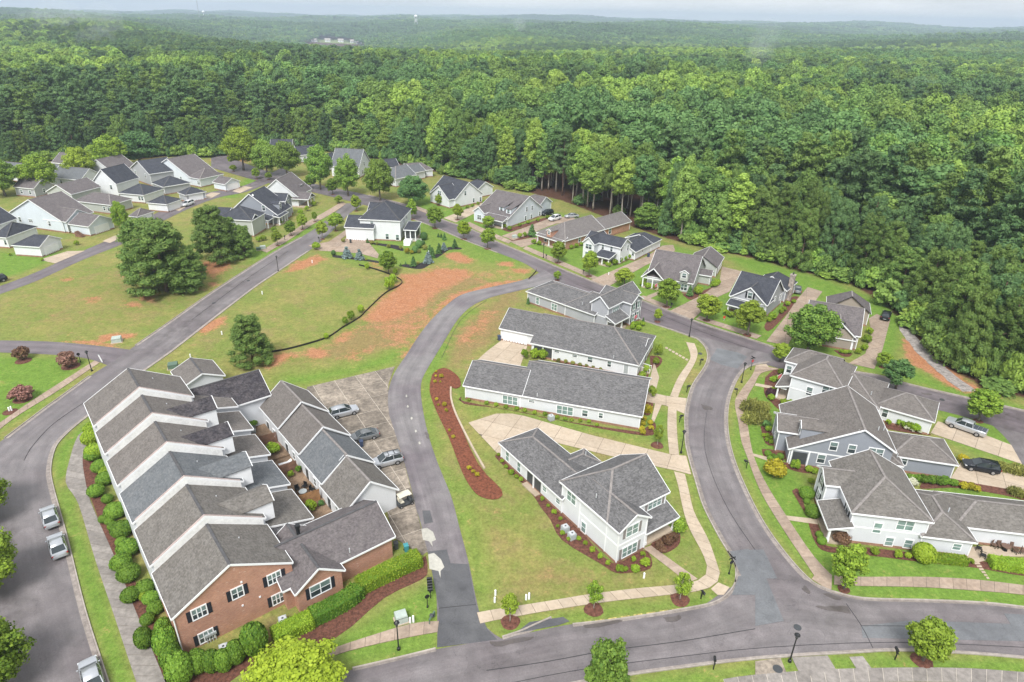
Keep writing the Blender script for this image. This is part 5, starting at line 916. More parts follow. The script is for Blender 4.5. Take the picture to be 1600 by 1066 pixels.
for i in range(4): u_, v_, zz = h.facepos('main', 'v0', 327 + i * 4.4, 1012 - i * 2); MB().tube([(u_, B_['v0'] - .12, 0), (u_, B_['v0'] - .12, 1.1)], .05, 6).box(u_ - .13, B_['v0'] - .24, .9, u_ + .13, B_['v0'] - .02, 1.2).obj('gas_meter', M_lgrey, h.root)
for x, y in ((377, 909.5), (379, 946), (406, 932.5)): u_, v_, zz = h.facepos('main', 'v0', x, y); MB().box(u_ - .1, B_['v0'] - .08, zz - .1, u_ + .1, B_['v0'], zz + .1).obj('wall_vent', M_trim, h.root)
MB().tube([(B_['u0'] + .05, B_['v0'] - .08, 0), (B_['u0'] + .05, B_['v0'] - .08, ZB - .2)], .07, 6).obj('downpipe', M_trim, h.root)
# brick rear wing of the end unit
h.b('wing', 3.3, [(532.5, 877.5), (617.9, 838.2)], 'u', us=-14, rp=(560, 795.5), vs=8.6, found=False, mw=W_brick, mr=R_mauve, corner=False); h.b('cross', 3.3, [(460.3, 930), (540, 890.7)], 'v', vs=9, rp=(495, 884.1), found=False, mw=W_brick, mr=R_mauve, corner=False)
h.w('cross', 'v0', 500.7, 918.8, 2.3, 1.5, 2, shut=M_shut)
h.vent(546, 858, 5.2, 'roof_antenna')
# rear wings, dormers, party kinks of the inner units
for k in range(1, 6):
    h = TOWN[k]; z = ZB + STEP[k]; v0, v1 = VK[k], VK[k + 1]
    def lp(u, v, zz): q = h.o + h.u * u + h.v * v; return (*P(q.x, q.y, zz), zz)
    zl = 2.6 + STEP[k] * .82
    h.b('rear', zl, [lp(TW - .6, v0 + .05, zl), lp(TW + 5.6, v1 - .05, zl)], 'su0', rise=1.7, found=False, corner=False, mr=RM[k])
    h.dormer_m = M_white; vm = (v0 + v1) / 2 - .9
    if k == 5: continue
    q = lp(TW + 1.3, vm, z + .35); h.roof = R_dark if k > 2 else RM[k]; h.dormer(q[0], q[1], z + .35, 'u1', 3.4, 2.0, 7.5, win=False)
h = TOWN[1]; a = h.L(468, 845, 4.6); MB().tube([(a[0], a[1], 3.2), (a[0], a[1], 6.6)], .22, 10).tube([(a[0], a[1], 6.6), (a[0], a[1], 6.95)], .3, 10).obj('flue', M_black, h.root)
h = TOWN[5]                                                   # dark roofed wing of the far unit
h.b('wing', 6.0, [(351.3, 640), (423.8, 616.9)], 'u', us=-13, vs=8.5, rp=(360, 590.5), found=False, mr=R_dark, corner=False); h.b('gable', 4.2, [(284, 606)], 'v', us=7, vs=7, slope=.45, mr=R_brown, corner=False, found=False)
# detached garages of the row
GP = [((405.6, 635.6), (433.8, 670.6), (481, 609), (512.5, 643), (455, 611)), ((433.8, 670.6), (467.2, 710.6), (512.5, 643), (546, 680), (485, 646)), ((467.2, 710.6), (500, 758.4), (546, 680), (583.5, 722.8), (520, 688)), ((500, 758.4), (533, 800), (583.5, 722.8), (625.6, 769.7), (562, 735))]
GH = [4.3, 3.9, 3.5, 3.1]; GR = [R_brown, R_brown, R_slate, R_weath]; GLAB = ['brown-roofed garage at the field end of the garage row', 'brown-roofed garage with an open lot car, second from the field in the garage row', 'slate-roofed garage, third from the field in the garage row', 'brown-grey roofed garage with plain white gable beside the parked golf cart']
for k in range(4):
    g = House('garage', GLAB[k], GP[k][0], None, GH[k], W_white, GR[k], 'garage', 'garage row behind the town houses', cap=M_cap, ang=TA)
    pts = [(*p_, GH[k]) for p_ in GP[k][:4]]
    qs = [g.L(*p_) for p_ in pts]; vmid0 = (qs[1][1] + qs[3][1]) / 2; vmid1 = (qs[0][1] + qs[2][1]) / 2; u0 = (qs[0][0] + qs[1][0]) / 2; u1 = (qs[2][0] + qs[3][0]) / 2
    def lp(u, v, zz): q = g.o + g.u * u + g.v * v; return (*P(q.x, q.y, zz), zz)
    g.b('main', GH[k], [lp(u0, vmid0 + .03, GH[k]), lp(u1, vmid1 - .03, GH[k])], 'v', rp=GP[k][4], found=False, corner=False); g.garage('main', 'u1', 0, 0, 4.6, along=.5)
    g.w('main', 'u0', 0, 0, .8, 1.2, 1, along=.4, z=1.6).door('main', 'u0', 0, 0, M_dgrey, along=.75)
# ================================================================== vegetation
LM = {'street': leafmat('street_tree_leaves', (0.108, 0.208, 0.0228), (0.287, 0.416, 0.0464), (0.316, 0.373, 0.0361)), 'lime': leafmat('lime_leaves', (.15, .24, 0.018), (.33, .42, 0.036), (.3, .38, 0.0288)), 'big': leafmat('shade_tree_leaves', (.10, .21, .035), (.25, .39, .065), (.26, .35, .055)), 'dark': leafmat('dark_leaves', (.065, .16, .045), (.17, .29, .08), (.1, .21, .07)),
      'forest': leafmat('forest_leaves', (.092, .2, .05), (.235, .375, .085), (.255, .34, .066)), 'forestb': leafmat('bright_forest_leaves', (.14, .27, .05), (.31, .47, .085), (.33, .42, .07)), 'forestd': leafmat('deep_forest_leaves', (.076, .172, .056), (.185, .31, .095), (.14, .255, .078)), 'pine': leafmat('pine_needles', (.06, .14, .052), (.165, .265, .086), (.125, .205, .068), .1), 'pinel': leafmat('light_pine_needles', (.092, .185, .042), (.235, .335, .08), (.19, .27, .06), .15),
      'box': leafmat('boxwood_leaves', (0.0736, 0.177, 0.019), (0.206, 0.338, 0.0371), (0.147, 0.251, 0.0318)), 'bright': leafmat('bright_shrub_leaves', (0.134, 0.255, 0.0194), (0.309, 0.443, 0.0387), (0.296, 0.376, 0.029)), 'gold': leafmat('golden_shrub_leaves', (.30, .28, 0.0216), (.52, .46, 0.036), (.45, .36, 0.0288)), 'red': leafmat('bronze_leaves', (.12, .06, .045), (.24, .14, .07), (.16, .1, .06)), 'pink': leafmat('dusty_pink_flowers', (.16, .07, .06), (.42, .19, .18), (.2, .14, .08)), 'blue': leafmat('blue_spruce_needles', (.14, .20, .2), (.3, .38, .37), (.22, .29, .28), .1), 'olive': leafmat('olive_grass_blades', (.17, .19, 0.0432), (.34, .34, 0.0936), (.28, .28, 0.072)), 'cream': leafmat('cream_flowers', (.5, .52, .36), (.75, .75, .6), (.6, .6, .45)), 'purple': leafmat('purple_leaves', (.05, .02, .03), (.1, .05, .06), (.06, .03, .04))}
def leafmesh(name, pos_, nrm, size, tone, m, asp=1.0, core=None, coretone=.15):
    n = len(pos_); nrm = nrm / (np.linalg.norm(nrm, axis=1, keepdims=True) + 1e-9)
    a = np.cross(nrm, rng.normal(size=(n, 3))); a /= np.linalg.norm(a, axis=1, keepdims=True) + 1e-9; b = np.cross(nrm, a)
    s = (np.asarray(size) * .5).reshape(-1, 1); a = a * s; b = b * s * asp
    bend = nrm * s * rng.uniform(-.35, .35, (n, 1))
    v = np.stack([pos_ - a - b, pos_ + a - b + bend, pos_ + a + b, pos_ - a + b + bend], 1).reshape(-1, 3)
    f = np.arange(4 * n).reshape(n, 4); tn = np.repeat(tone, 4); faces = [tuple(q) for q in f]
    if core:  # dark solid blobs added inside the leaves to block light through the crown
        mb = MB(); ico = ICO
        for (x, y, z, r_, rz_) in core: mb.add([(x + r_ * p_[0], y + r_ * p_[1], z + rz_ * p_[2]) for p_ in ico[0]], ico[1])
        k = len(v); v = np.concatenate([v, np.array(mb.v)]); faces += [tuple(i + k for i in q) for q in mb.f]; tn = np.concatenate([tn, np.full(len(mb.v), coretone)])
    me = bpy.data.meshes.new(name); me.from_pydata(v.tolist(), [], faces); me.materials.append(m)
    at = me.attributes.new('tone', 'FLOAT', 'POINT'); at.data.foreach_set('value', np.clip(tn, 0, 1).astype(np.float32)); me.update(); return me
_bm = bmesh.new(); bmesh.ops.create_icosphere(_bm, subdivisions=1, radius=1); ICO = ([tuple(v.co) for v in _bm.verts], [tuple(v.index for v in f.verts) for f in _bm.faces]); _bm.free()
def lobes_in(cx, cy, cz, rx, rz, n, r, low=-.9, jit=.25, taper=0.0, shell=.55):
    o = []
    while len(o) < n:
        d = rng.normal(size=3); d /= np.linalg.norm(d)
        if d[2] < low: continue
        q = rng.uniform(shell, 1.0); k = 1 - taper * max(0, d[2] * q) ** 1.5
        o.append((cx + d[0] * rx * q * k, cy + d[1] * rx * q * k, cz + d[2] * rz * q, r * rng.uniform(1 - jit, 1 + jit)))
    return o
def crown(name, lobes, leaf, per, m, flat=.85, asp=1.0, up=.25, core=.68):
    P_, N_, S_, T_ = [], [], [], []
    for x, y, z, r_ in lobes:
        n = max(6, int(per * (.6 + .4 * rng.random()))); d = rng.normal(size=(n, 3)); d[:, 2] += up; d /= np.linalg.norm(d, axis=1, keepdims=True)
        rad = r_ * rng.uniform(.7, 1.12, (n, 1)); P_.append(np.array([x, y, z]) + d * rad * np.array([1, 1, flat])); N_.append(d + rng.normal(size=(n, 3)) * .45)
        S_.append(leaf * rng.uniform(.6, 1.35, n)); T_.append(np.clip(rng.uniform(.2, .7) + rng.normal(size=n) * .25, 0, 1))
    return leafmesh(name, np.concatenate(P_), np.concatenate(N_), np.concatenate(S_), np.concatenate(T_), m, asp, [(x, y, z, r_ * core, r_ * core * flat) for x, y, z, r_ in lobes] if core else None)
def trunk(h, r0, r1, limbs, m, lean=.0, fork=0):
    mb = MB(); pts = [(lean * h * (k / 6) ** 2 + rng.normal() * .02 * h * (k > 0) * .25, rng.normal() * .02 * h * .25 * (k > 0), h * k / 6) for k in range(7)]
    mb.tube(pts, [r0 * 1.35] + [r0 + (r1 - r0) * k / 6 for k in range(1, 7)], 7)
    for (z, L_, rise) in limbs:
        a = rng.uniform(0, 6.28); k = min(5, int(z / h * 6)); b = Vector(pts[k]).lerp(Vector(pts[k + 1]), z / h * 6 - k); rr = (r0 + (r1 - r0) * z / h) * .5
        e = b + Vector((math.cos(a) * L_, math.sin(a) * L_, rise)); mb.tube([b, b.lerp(e, .5) + Vector((0, 0, .08 * L_)), e], [rr, rr * .7, rr * .3], 5)
    return mb.mesh('trunk', m, True)
PROTO = {}
def proto(key, h, w_, crowns, trunks): PROTO[key] = dict(h=h, w=w_, crown=crowns, trunk=trunks)
proto('street', 6.0, 3.6, [crown('crown', lobes_in(0, 0, 3.5, 1.35, 2.05, 60, .46, taper=.45), .15, 150, LM['street'], core=.5) for _ in range(4)], [trunk(4.6, .11, .04, [(1.6, 1, 1), (2, 1, 1.1), (2.4, .9, 1.1), (2.8, .9, 1), (3.2, .7, .9)], M_bark) for _ in range(2)])
proto('young', 6.0, 3.4, [crown('crown', lobes_in(0, 0, 3.6, 1.25, 2.0, 40, .4, taper=.5), .15, 90, LM['street'], core=.4) for _ in range(3)], [trunk(4.8, .09, .03, [(1.6, .9, .9), (2, .9, 1.1), (2.4, .8, 1.1), (3, .7, .9)], M_barkw) for _ in range(2)])
proto('big', 14, 11, [crown('crown', lobes_in(0, 0, 7.5, 4.5, 5.3, 130, 1.15, low=-.92, taper=.35), .27, 170, LM['big'], core=.55) for _ in range(4)], [trunk(10, .32, .1, [(3, 3, 3), (3.5, 3, 3), (4.2, 3, 3), (5, 2.5, 3), (6, 2.5, 2.5)], M_bark) for _ in range(2)])
proto('round', 3.4, 3.3, [crown('crown', lobes_in(0, 0, 1.75, 1.2, 1.25, 60, .38), .12, 150, LM['street'], core=.5) for _ in range(2)], [trunk(2.4, .1, .05, [(.8, .8, .8), (1, .8, .8)], M_bark)])
proto('oak', 26, 13, [crown('crown', lobes_in(0, 0, 17, 4.9, 7.6, 120, 1.35, low=-.85, taper=.35), .42, 85, LM['forest']) for _ in range(5)], [trunk(20, .34, .12, [(9, 3, 4), (11, 3, 4), (13, 3, 4), (15, 2.5, 3)], M_barkw, .03) for _ in range(3)])
proto('edgeoak', 24, 12, [crown('crown', lobes_in(0, 0, 12.6, 4.7, 10.4, 150, 1.3, low=-.95, taper=.45), .42, 85, LM['forest']) for _ in range(4)], [trunk(18, .34, .12, [(6, 3, 4), (9, 3, 4), (12, 3, 4), (15, 2.5, 3)], M_barkw, .03) for _ in range(2)])
proto('poplar', 27, 9, [crown('crown', lobes_in(0, 0, 15.5, 3.3, 10.5, 105, 1.2, low=-.95, taper=.5), .4, 80, LM['forestb']) for _ in range(3)], [trunk(21, .3, .1, [(8, 2, 4), (11, 2, 3), (14, 2, 3)], M_barkw, .02) for _ in range(2)])
def pine_lobes(h, rx, z0, n, r_): return [(math.cos(a) * rx * q * (1 - .62 * ((z - z0) / (h - z0)) ** 1.3), math.sin(a) * rx * q * (1 - .62 * ((z - z0) / (h - z0)) ** 1.3), z, r_ * rng.uniform(.7, 1.25) * (1 - .35 * (z - z0) / (h - z0))) for a, q, z in zip(rng.uniform(0, 6.28, n), np.sqrt(rng.uniform(.12, 1, n)), z0 + (h - z0 - r_ * .4) * rng.uniform(0, 1, n) ** .9)]
proto('pine', 25, 11, [crown('crown', pine_lobes(25, 4.8, 9, 95, 1.45), .55, 100, LM['pine'], .5, .32, .45, .6) for _ in range(4)], [trunk(23, .3, .1, [(9 + k * 1.1, 3.2, .9) for k in range(11)], M_barkp) for _ in range(3)])
proto('bushpine', 18, 13, [crown('crown', pine_lobes(18, 5.6, 1.2, 190, 1.25), .4, 110, LM['pinel'], .85, .4, .4, .7) for _ in range(3)], [trunk(16.5, .34, .08, [(2 + k * .9, 3.6, 1) for k in range(14)], M_barkp) for _ in range(2)])
proto('shrub', 1.2, 1.4, [crown('leaves', lobes_in(0, 0, .58, .46, .42, 34, .22, low=-.5), .085, 75, LM['box'], core=.6) for _ in range(3)], [trunk(.7, .05, .03, [(.3, .2, .2)], M_bark)])
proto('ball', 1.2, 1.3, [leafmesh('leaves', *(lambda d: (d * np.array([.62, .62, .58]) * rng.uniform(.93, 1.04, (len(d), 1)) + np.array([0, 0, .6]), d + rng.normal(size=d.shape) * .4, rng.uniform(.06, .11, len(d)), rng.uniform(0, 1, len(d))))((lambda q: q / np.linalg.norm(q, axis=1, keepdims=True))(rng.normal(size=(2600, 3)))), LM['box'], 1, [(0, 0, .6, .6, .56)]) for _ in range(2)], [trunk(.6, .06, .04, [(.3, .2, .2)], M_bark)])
proto('cone', 3.0, 1.3, [crown('leaves', [(math.cos(a) * .5 * (1 - z / 3.05) * .9, math.sin(a) * .5 * (1 - z / 3.05) * .9, z, .26 * (1.15 - z / 3.4)) for a, z in zip(rng.uniform(0, 6.28, 70), rng.uniform(.1, 2.85, 70))], .13, 36, LM['dark'], core=.8) for _ in range(2)], [trunk(2.4, .06, .02, [(.5, .3, .3)], M_bark)])
proto('spiky', 1.1, 1.6, [leafmesh('leaves', *(lambda a, q, z: (np.stack([np.cos(a) * q * .7, np.sin(a) * q * .7, z], 1), np.stack([np.cos(a + 1.57), np.sin(a + 1.57), rng.normal(size=len(a)) * .3], 1), rng.uniform(.5, .8, len(a)), rng.uniform(0, 1, len(a))))(rng.uniform(0, 6.28, 420), np.sqrt(rng.uniform(0, 1, 420)), rng.uniform(.2, .85, 420)), LM['olive'], .12) for _ in range(2)], [trunk(.4, .05, .03, [(.2, .1, .1)], M_bark)])
GRP = {}
def plant(key, x, y, hh, ww, name, label, cat, group, leaf=None, z=0.0, trunk_i=None):
    p_ = PROTO[key]; r_ = thing(name, label, cat, (x, y, z), rng.uniform(0, 6.28), group)
    r_.scale = (ww / p_['w'], ww / p_['w'], hh / p_['h'])
    c_ = link('crown' if key not in ('shrub', 'ball', 'cone', 'spiky') else 'leaves', p_['crown'][rng.integers(len(p_['crown']))], r_)
    if leaf: c_.material_slots[0].link = 'OBJECT'; c_.material_slots[0].material = LM[leaf]
    link('trunk', p_['trunk'][rng.integers(len(p_['trunk']))], r_)
    return r_
def tree(key, bx, by, ty, wpx, name='street_tree', label='leafy green street tree', group='trees along the streets', leaf=None, ring=0.0, cat='tree', mr=None):
    g, hh = hgt(bx, by, ty); ww = wpx * mpp(Vector((g.x, g.y, hh / 2)))
    if ring:
        n = 14; tag(MB().loft([[(g.x + ring * k * (1 + .1 * math.sin(3 * a + g.x)) * math.cos(a), g.y + ring * k * math.sin(a), z) for a in np.arange(n) * 2 * math.pi / n] for k, z in ((1.0, .02), (.8, .1), (.25, .14))]).obj('mulch_bed', mr or M_mulchb), kind='structure')
    return plant(key, g.x, g.y, hh, ww, name, label, cat, group, leaf)
YG = 'young kerbside trees round the white corner house'
for a in [(797, 972, 927, 33), (927.5, 952, 906, 30), (1062, 937, 891, 31)]: tree('young', *a, label='young bright tree in a mulch ring on the verge by the white corner house', group=YG, ring=1.1)
tree('round', 946, 1088, 1000, 74, label='dense round green tree on the verge across from the lane mouth', group=None, leaf='big', ring=1.2)
tree('street', 1441, 1033, 969, 60, label='street tree beside a black mailbox on the far verge of the main road', group=None, ring=1.1); tree('street', 1318, 921, 851, 54, label='full bright green tree at the corner before the hipped white house', group=None, leaf='street', ring=.7)
tree('young', 1027, 696, 662, 18, label='small tree in a mulch ring on the lawn beside the pale bungalow walk', group=None, ring=1.0)
tree('street', 1399, 607, 561, 46, label='dark full tree at the kerb below the clay bank', group=None, leaf='dark'); tree('street', 1378, 574, 550, 25, label='small tree at the mouth of the tan cottage driveway', group=None, ring=.6)
tree('street', 1528, 658, 607, 46, label='light green tree with bare trunk beside the silver pickup driveway', group=None, ring=.8); tree('big', 1260, 553, 472, 80, name='shade_tree', label='big round shade tree before the tan cottage', group=None); tree('street', 1218, 565, 535, 30, label='small tree at the bend beside the white porch house', group=None)
FG = 'street trees in front of the far houses'
for a in [(1168, 524, 468, 54), (1104, 501, 456, 42), (1041, 480, 433, 42), (975, 448, 418, 36), (920, 432, 388, 28), (872, 411, 375, 29), (680, 357, 320, 30), (725, 374, 344, 25), (762, 389, 353, 26), (715, 344, 318, 20), (763, 357, 336, 23), (687, 321, 302, 18), (644, 343, 310, 20)]: tree('street', *a, label='leafy street tree on the verge in front of the far row of houses', group=FG, ring=1.0, leaf='street' if a[0] > 760 else 'lime' if a[0] % 2 else None)
for a in [(871, 438, 423, 15), (1027, 503, 481, 15), (557, 330, 302, 18), (530, 318, 305, 14), (525, 361, 330, 27), (504, 374, 344, 21), (434, 384, 358, 18), (455, 369, 343, 19), (473, 359, 332, 19), (492, 347, 329, 9), (401, 280, 261, 13), (420, 281, 268, 12), (365, 268, 257, 12), (520, 304, 277, 21), (486, 295, 272, 21)]: tree('street', *a, label='small young street tree along the kerb of the long road or street', group='small young street trees', ring=.7)
for a in [(501, 289, 222, 47), (544, 299, 239, 45), (594, 306, 244, 53), (418, 267, 215, 47), (449, 269, 217, 50), (381, 259, 194, 58), (130, 277, 235, 43), (68, 294, 247, 52), (176, 264, 216, 52)]: tree('big', a[0], a[1] + 7, a[2] - (9 if a[0] < 200 else 0), a[3] * .92, name='shade_tree', label='big rounded bright green shade tree along the back street', group='shade trees on the back street', leaf='street' if a[0] < 400 else None)
for a, lf in [((646, 321, 272, 50), 'dark'), ((220, 258, 202, 62), 'dark'), ((8, 306, 246, 48), 'big'), ((192, 360, 312, 23), 'street')]: tree('big', *a, name='shade_tree', label={646: 'dark blue-green rounded tree in front of the grey hip house', 220: 'dark wide tree at the edge of the back row', 8: 'tall green tree beside the low houses of the back row', 192: 'narrow bright tree beside the pale blue alley house'}[a[0]], group=None, leaf=lf)
for a, lb in [((262, 455, 347, 112), 'widest bushy pine of the clump on the open lot'), ((232, 442, 342, 78), 'tall pine of the lot clump on its alley side'), ((300, 452, 385, 60), 'low pine of the lot clump beside the white pedestal'), ((338, 409, 322, 74), 'tall pine of the lot clump before the hip-roofed house'), ((383, 402, 352, 40), 'small pointed pine of the lot clump next to the utility boxes'), ((362, 398, 340, 46), 'middle-sized pine between the tall and the small pointed one')]: tree('bushpine', *a, name='pine_tree', label=lb, group='pine clump on the open lot')
tree('bushpine', 395, 566, 493, 72, name='pine_tree', label='lone bushy pine standing in the grass lot above the town houses', group=None)
for (px, py, r_, hh) in [(-26, 812, 4.3, 8.0), (-14, 925, 4.3, 8.5), (-6, 1075, 4.3, 8.5)]:   # trees on the verge left of the road, only their crowns reach into view
    g = G(px, py); plant('big', g.x, g.y, hh, r_ * 2, 'street_tree', 'green tree overhanging the road beside the parked silver cars', 'tree', 'trees overhanging the road', 'street')
g = G(466, 1092); plant('big', g.x, g.y, 5.8, 10.2, 'lime_tree', 'lime green tree below the clipped hedge of the brick town house', 'tree', None, 'lime')
# shrubs: (photo pixel of the foot, width px, height as share of width)
def shrubs(key, pts, leaf, label, group, name='shrub', k=.85):
    for q in pts:
        px, py, wp = q[:3]; kk = q[3] if len(q) > 3 else k; g = G(px, py); ww = wp * mpp(g); plant(key, g.x, g.y, ww * kk, ww, name, label, 'shrub', group, leaf)
c5 = lambda l: [(x / 5.33 + 200, y / 5.33 + 866, w_ / 5.33) for x, y, w_ in l]; c0 = lambda l: [(x / 2.9125, y / 2.9125 + 700, w_ / 2.9125 * .86) for x, y, w_ in l]
shrubs('ball', c0([(430, 50, 75), (462, 105, 75), (483, 160, 75), (442, 215, 72), (530, 310, 90), (560, 395, 92), (588, 480, 95), (475, 335, 45), (500, 345, 40), (520, 370, 50), (555, 440, 50), (556, 545, 90), (592, 595, 98), (665, 655, 80), (600, 690, 82), (690, 700, 70), (712, 745, 70), (675, 795, 62), (492, 245, 50)]), 'box', 'clipped round boxwood in the mulch along the town house fronts', 'clipped shrubs along the town house fronts', 'boxwood', .72)
shrubs('ball', c5([(150, 770, 120), (230, 740, 80), (320, 690, 120), (345, 830, 170), (385, 950, 150), (455, 1060, 185), (600, 975, 140), (712, 965, 130), (810, 960, 130), (915, 895, 140), (1070, 815, 190)]), 'box', 'clipped round boxwood at the brick gable end', 'clipped shrubs at the brick gable', 'boxwood', 1.42)
shrubs('ball', [(226, 936, 13), (143, 693, 22), (150, 715, 24), (168, 745, 18), (147, 680, 22)], 'bright', 'low bright shrub at the corner of the town house fronts', 'bright shrubs along the town house fronts')
shrubs('shrub', [(540 + x / 4.844, 580 + y / 4.844, w_ / 4.844 * 1.15) for x, y, w_ in [(687, 12, 22), (683, 47, 24), (725, 52, 36), (676, 88, 26), (717, 88, 18), (690, 222, 28), (702, 262, 20), (747, 266, 38), (763, 310, 32), (787, 455, 22), (815, 508, 30), (935, 748, 40), (968, 775, 36), (997, 795, 36)]], 'gold', 'small golden shrub in the long red mulch bed', 'golden shrubs in the red mulch bed', 'golden_shrub', .9)
c7 = lambda l: [(770 + x / 4.44, 655 + y / 4.44, w_ / 4.44) for x, y, w_ in l]
shrubs('shrub', c7([(40, 255, 30), (65, 300, 34), (92, 340, 36), (125, 385, 50), (165, 410, 40), (195, 430, 40), (342, 565, 40), (385, 610, 32), (425, 655, 42), (468, 700, 34), (450, 750, 28), (482, 800, 40), (525, 840, 34), (597, 840, 40), (640, 870, 40), (690, 920, 48), (742, 965, 46), (798, 1010, 44), (880, 1055, 62), (975, 985, 44), (1055, 1015, 72), (985, 1060, 70), (1040, 950, 46), (920, 1050, 40)]), 'bright', 'small green shrub in the mulch along the white corner house', 'foundation shrubs of the white corner house')
shrubs('shrub', c7([(1150, 900, 80), (1210, 870, 90), (1260, 840, 70), (1180, 925, 60)]), 'red', 'bronze shrub in the bed by the porch of the white corner house', 'bronze shrubs by the porch'); shrubs('shrub', [(1060, 835, 26)], 'street', 'small feathery bush at the porch corner of the white corner house', None, k=1.2)
cw = lambda l: [(700 + x / 4, 420 + y / 4, w_ / 4) for x, y, w_ in l]
shrubs('shrub', cw([(500 - 20, 560, 60), (540, 560, 70), (590, 565, 70), (620, 560, 50)]), 'bright', 'leafy green bush filling the corner of the garage court', 'bushes in the garage court', k=1.1); shrubs('shrub', cw([(690, 585, 36), (735, 592, 36), (780, 600, 36), (825, 610, 34), (868, 615, 34), (910, 625, 32), (955, 635, 32), (1005, 640, 30)]), 'olive', 'small dull shrub along the white bungalow wall', 'shrubs along the white bungalow')
shrubs('shrub', cw([(130, 828, 28), (240, 850, 34), (300, 860, 34), (360, 872, 34), (430, 885, 36), (480, 895, 34), (540, 910, 34), (605, 918, 34), (683, 938, 32), (732, 948, 32), (772, 952, 30), (825, 958, 30), (880, 962, 30), (930, 985, 30)]), 'bright', 'low shrub in the bed along the pale bungalow', 'shrubs along the pale bungalow'); shrubs('shrub', cw([(1225, 950, 40), (1215, 980, 44), (1210, 1015, 44), (1218, 1035, 40), (1268, 1010, 44), (1262, 975, 40)]), 'gold', 'rounded yellow-green shrub by the bungalow front corner', 'yellow-green shrubs at the bungalow corner'); shrubs('spiky', cw([(1245, 895, 55)]), 'gold', 'golden spiky plant by the bungalow front walk', None)
shrubs('shrub', cw([(1150, 378, 40), (1180, 365, 46), (1215, 358, 40), (1190, 385, 44), (1160, 360, 40)]), 'bright', 'bright rounded shrub at the porch of the grey corner house', 'shrubs at the grey corner house porch'); shrubs('shrub', cw([(1310, 540, 70), (1300, 600, 50), (1235, 650, 50), (1215, 690, 50), (1275, 800, 70)]), 'street', 'loose green bush at the bungalow front steps', 'bushes at the bungalow fronts', k=1.1); shrubs('cone', cw([(1220, 330, 16), (500, 222, 26), (318, 445, 18)]), 'dark', 'small dark upright evergreen at a house corner', 'small evergreens at house corners', k=1.8)
cr_ = lambda l: [(1040 + x / 5.33, 520 + y / 5.33, w_ / 5.33) for x, y, w_ in l]
shrubs('shrub', cr_([(955, 345, 60), (890, 410, 60), (930, 400, 60), (900, 490, 50), (875, 560, 64), (1040, 620, 80), (980, 605, 70), (850, 820, 60), (845, 870, 44), (880, 890, 40), (840, 905, 44), (875, 925, 44), (815, 865, 40)]), 'bright', 'green shrub in the front bed of the houses right of the curved road', 'front bed shrubs right of the curved road'); shrubs('shrub', cr_([(868, 530, 90)]), 'purple', 'dark purple shrub beside the white porch house walk', None); shrubs('spiky', cr_([(680, 650, 110), (740, 640, 110), (800, 660, 110), (690, 745, 110), (750, 745, 110), (820, 740, 90)]), 'olive', 'clump of tall olive ornamental grass by the footpath', 'ornamental grass by the footpath', 'ornamental_grass', .75); shrubs('shrub', cr_([(838, 800, 76)]), 'dark', 'dark round shrub beside the grey gabled house walk', None, k=1.0)
ck = lambda l: [(1060 + x / 3.948, 660 + y / 3.948, w_ / 3.948) for x, y, w_ in l]
shrubs('shrub', ck([(590, 335, 150)]), 'gold', 'big yellow-green flowering bush at the grey gabled house', None, 'flowering_bush', .75); shrubs('ball', ck([(785, 465, 82), (825, 580, 86), (865, 705, 40), (880, 748, 52), (790, 500, 36), (550, 205, 40), (585, 215, 26), (625, 225, 42), (562, 232, 32), (600, 232, 34)]), 'box', 'clipped green ball shrub in the beds of the right-hand houses', 'clipped balls right of the curved road', 'boxwood'); shrubs('shrub', ck([(715, 285, 70), (800, 305, 50), (835, 315, 44), (815, 375, 40)]), 'bright', 'leafy shrub under the porch corner of the grey gabled house', 'shrubs at the grey gabled house')
cz = lambda l: [(1250 + x / 4.571, 700 + y / 4.571, w_ / 4.571) for x, y, w_ in l]
shrubs('ball', cz([(870, 805, 125)]), 'bright', 'big clipped green ball shrub at the wall of the hipped white house', None, 'boxwood', .95); shrubs('shrub', cz([(450, 745, 44), (528, 760, 60), (693, 782, 62), (765, 785, 48), (1215, 825, 44)]), 'bright', 'small shrub in the side bed of the hipped white house', 'side bed shrubs of the hipped white house'); shrubs('shrub', cz([(295, 690, 120)]), 'red', 'reddish crape bush by the porch of the hipped white house', None, k=.8)
shrubs('shrub', cz([(780, 235, 60), (830, 240, 60), (880, 250, 70), (930, 255, 70), (980, 260, 70), (1030, 262, 70), (1090, 270, 56)]), 'box', 'leafy green shrub along the grey garage wall', 'shrubs along the grey garage'); shrubs('shrub', cz([(795, 262, 60), (815, 275, 50)]), 'cream', 'white flowering bush at the corner behind the hipped white house', 'white flowering bushes'); shrubs('shrub', cz([(1150, 95, 60), (1175, 98, 50), (1160, 290, 60), (1210, 300, 64), (1255, 310, 50)]), 'gold', 'golden shrub beside the driveway of the black car', 'golden shrubs by the driveway'); shrubs('spiky', cz([(1420, 150, 60), (1470, 165, 60), (1530, 180, 70), (1590, 190, 70), (1520, 330, 60), (1570, 345, 60)]), 'olive', 'olive ornamental grass along the driveway of the black car', 'ornamental grass by the driveway', 'ornamental_grass', .75)
c1_ = lambda l: [(1200 + x / 5.33, 530 + y / 5.33, w_ / 5.33) for x, y, w_ in l]
shrubs('shrub', c1_([(1100, 735, 80), (1160, 745, 90), (1220, 770, 90), (1000, 710, 50)]), 'bright', 'green bush between the white garage and the grey roof', 'bushes beside the white garage'); shrubs('shrub', c1_([(1150, 752, 50), (1200, 770, 40), (1260, 785, 40)]), 'cream', 'cream flowering bush beside the white garage', 'cream flowers beside the white garage')
sh = lambda ox, oy, s_, l: [(ox + x / s_, oy + y / s_, w_ / s_) for x, y, w_ in l]
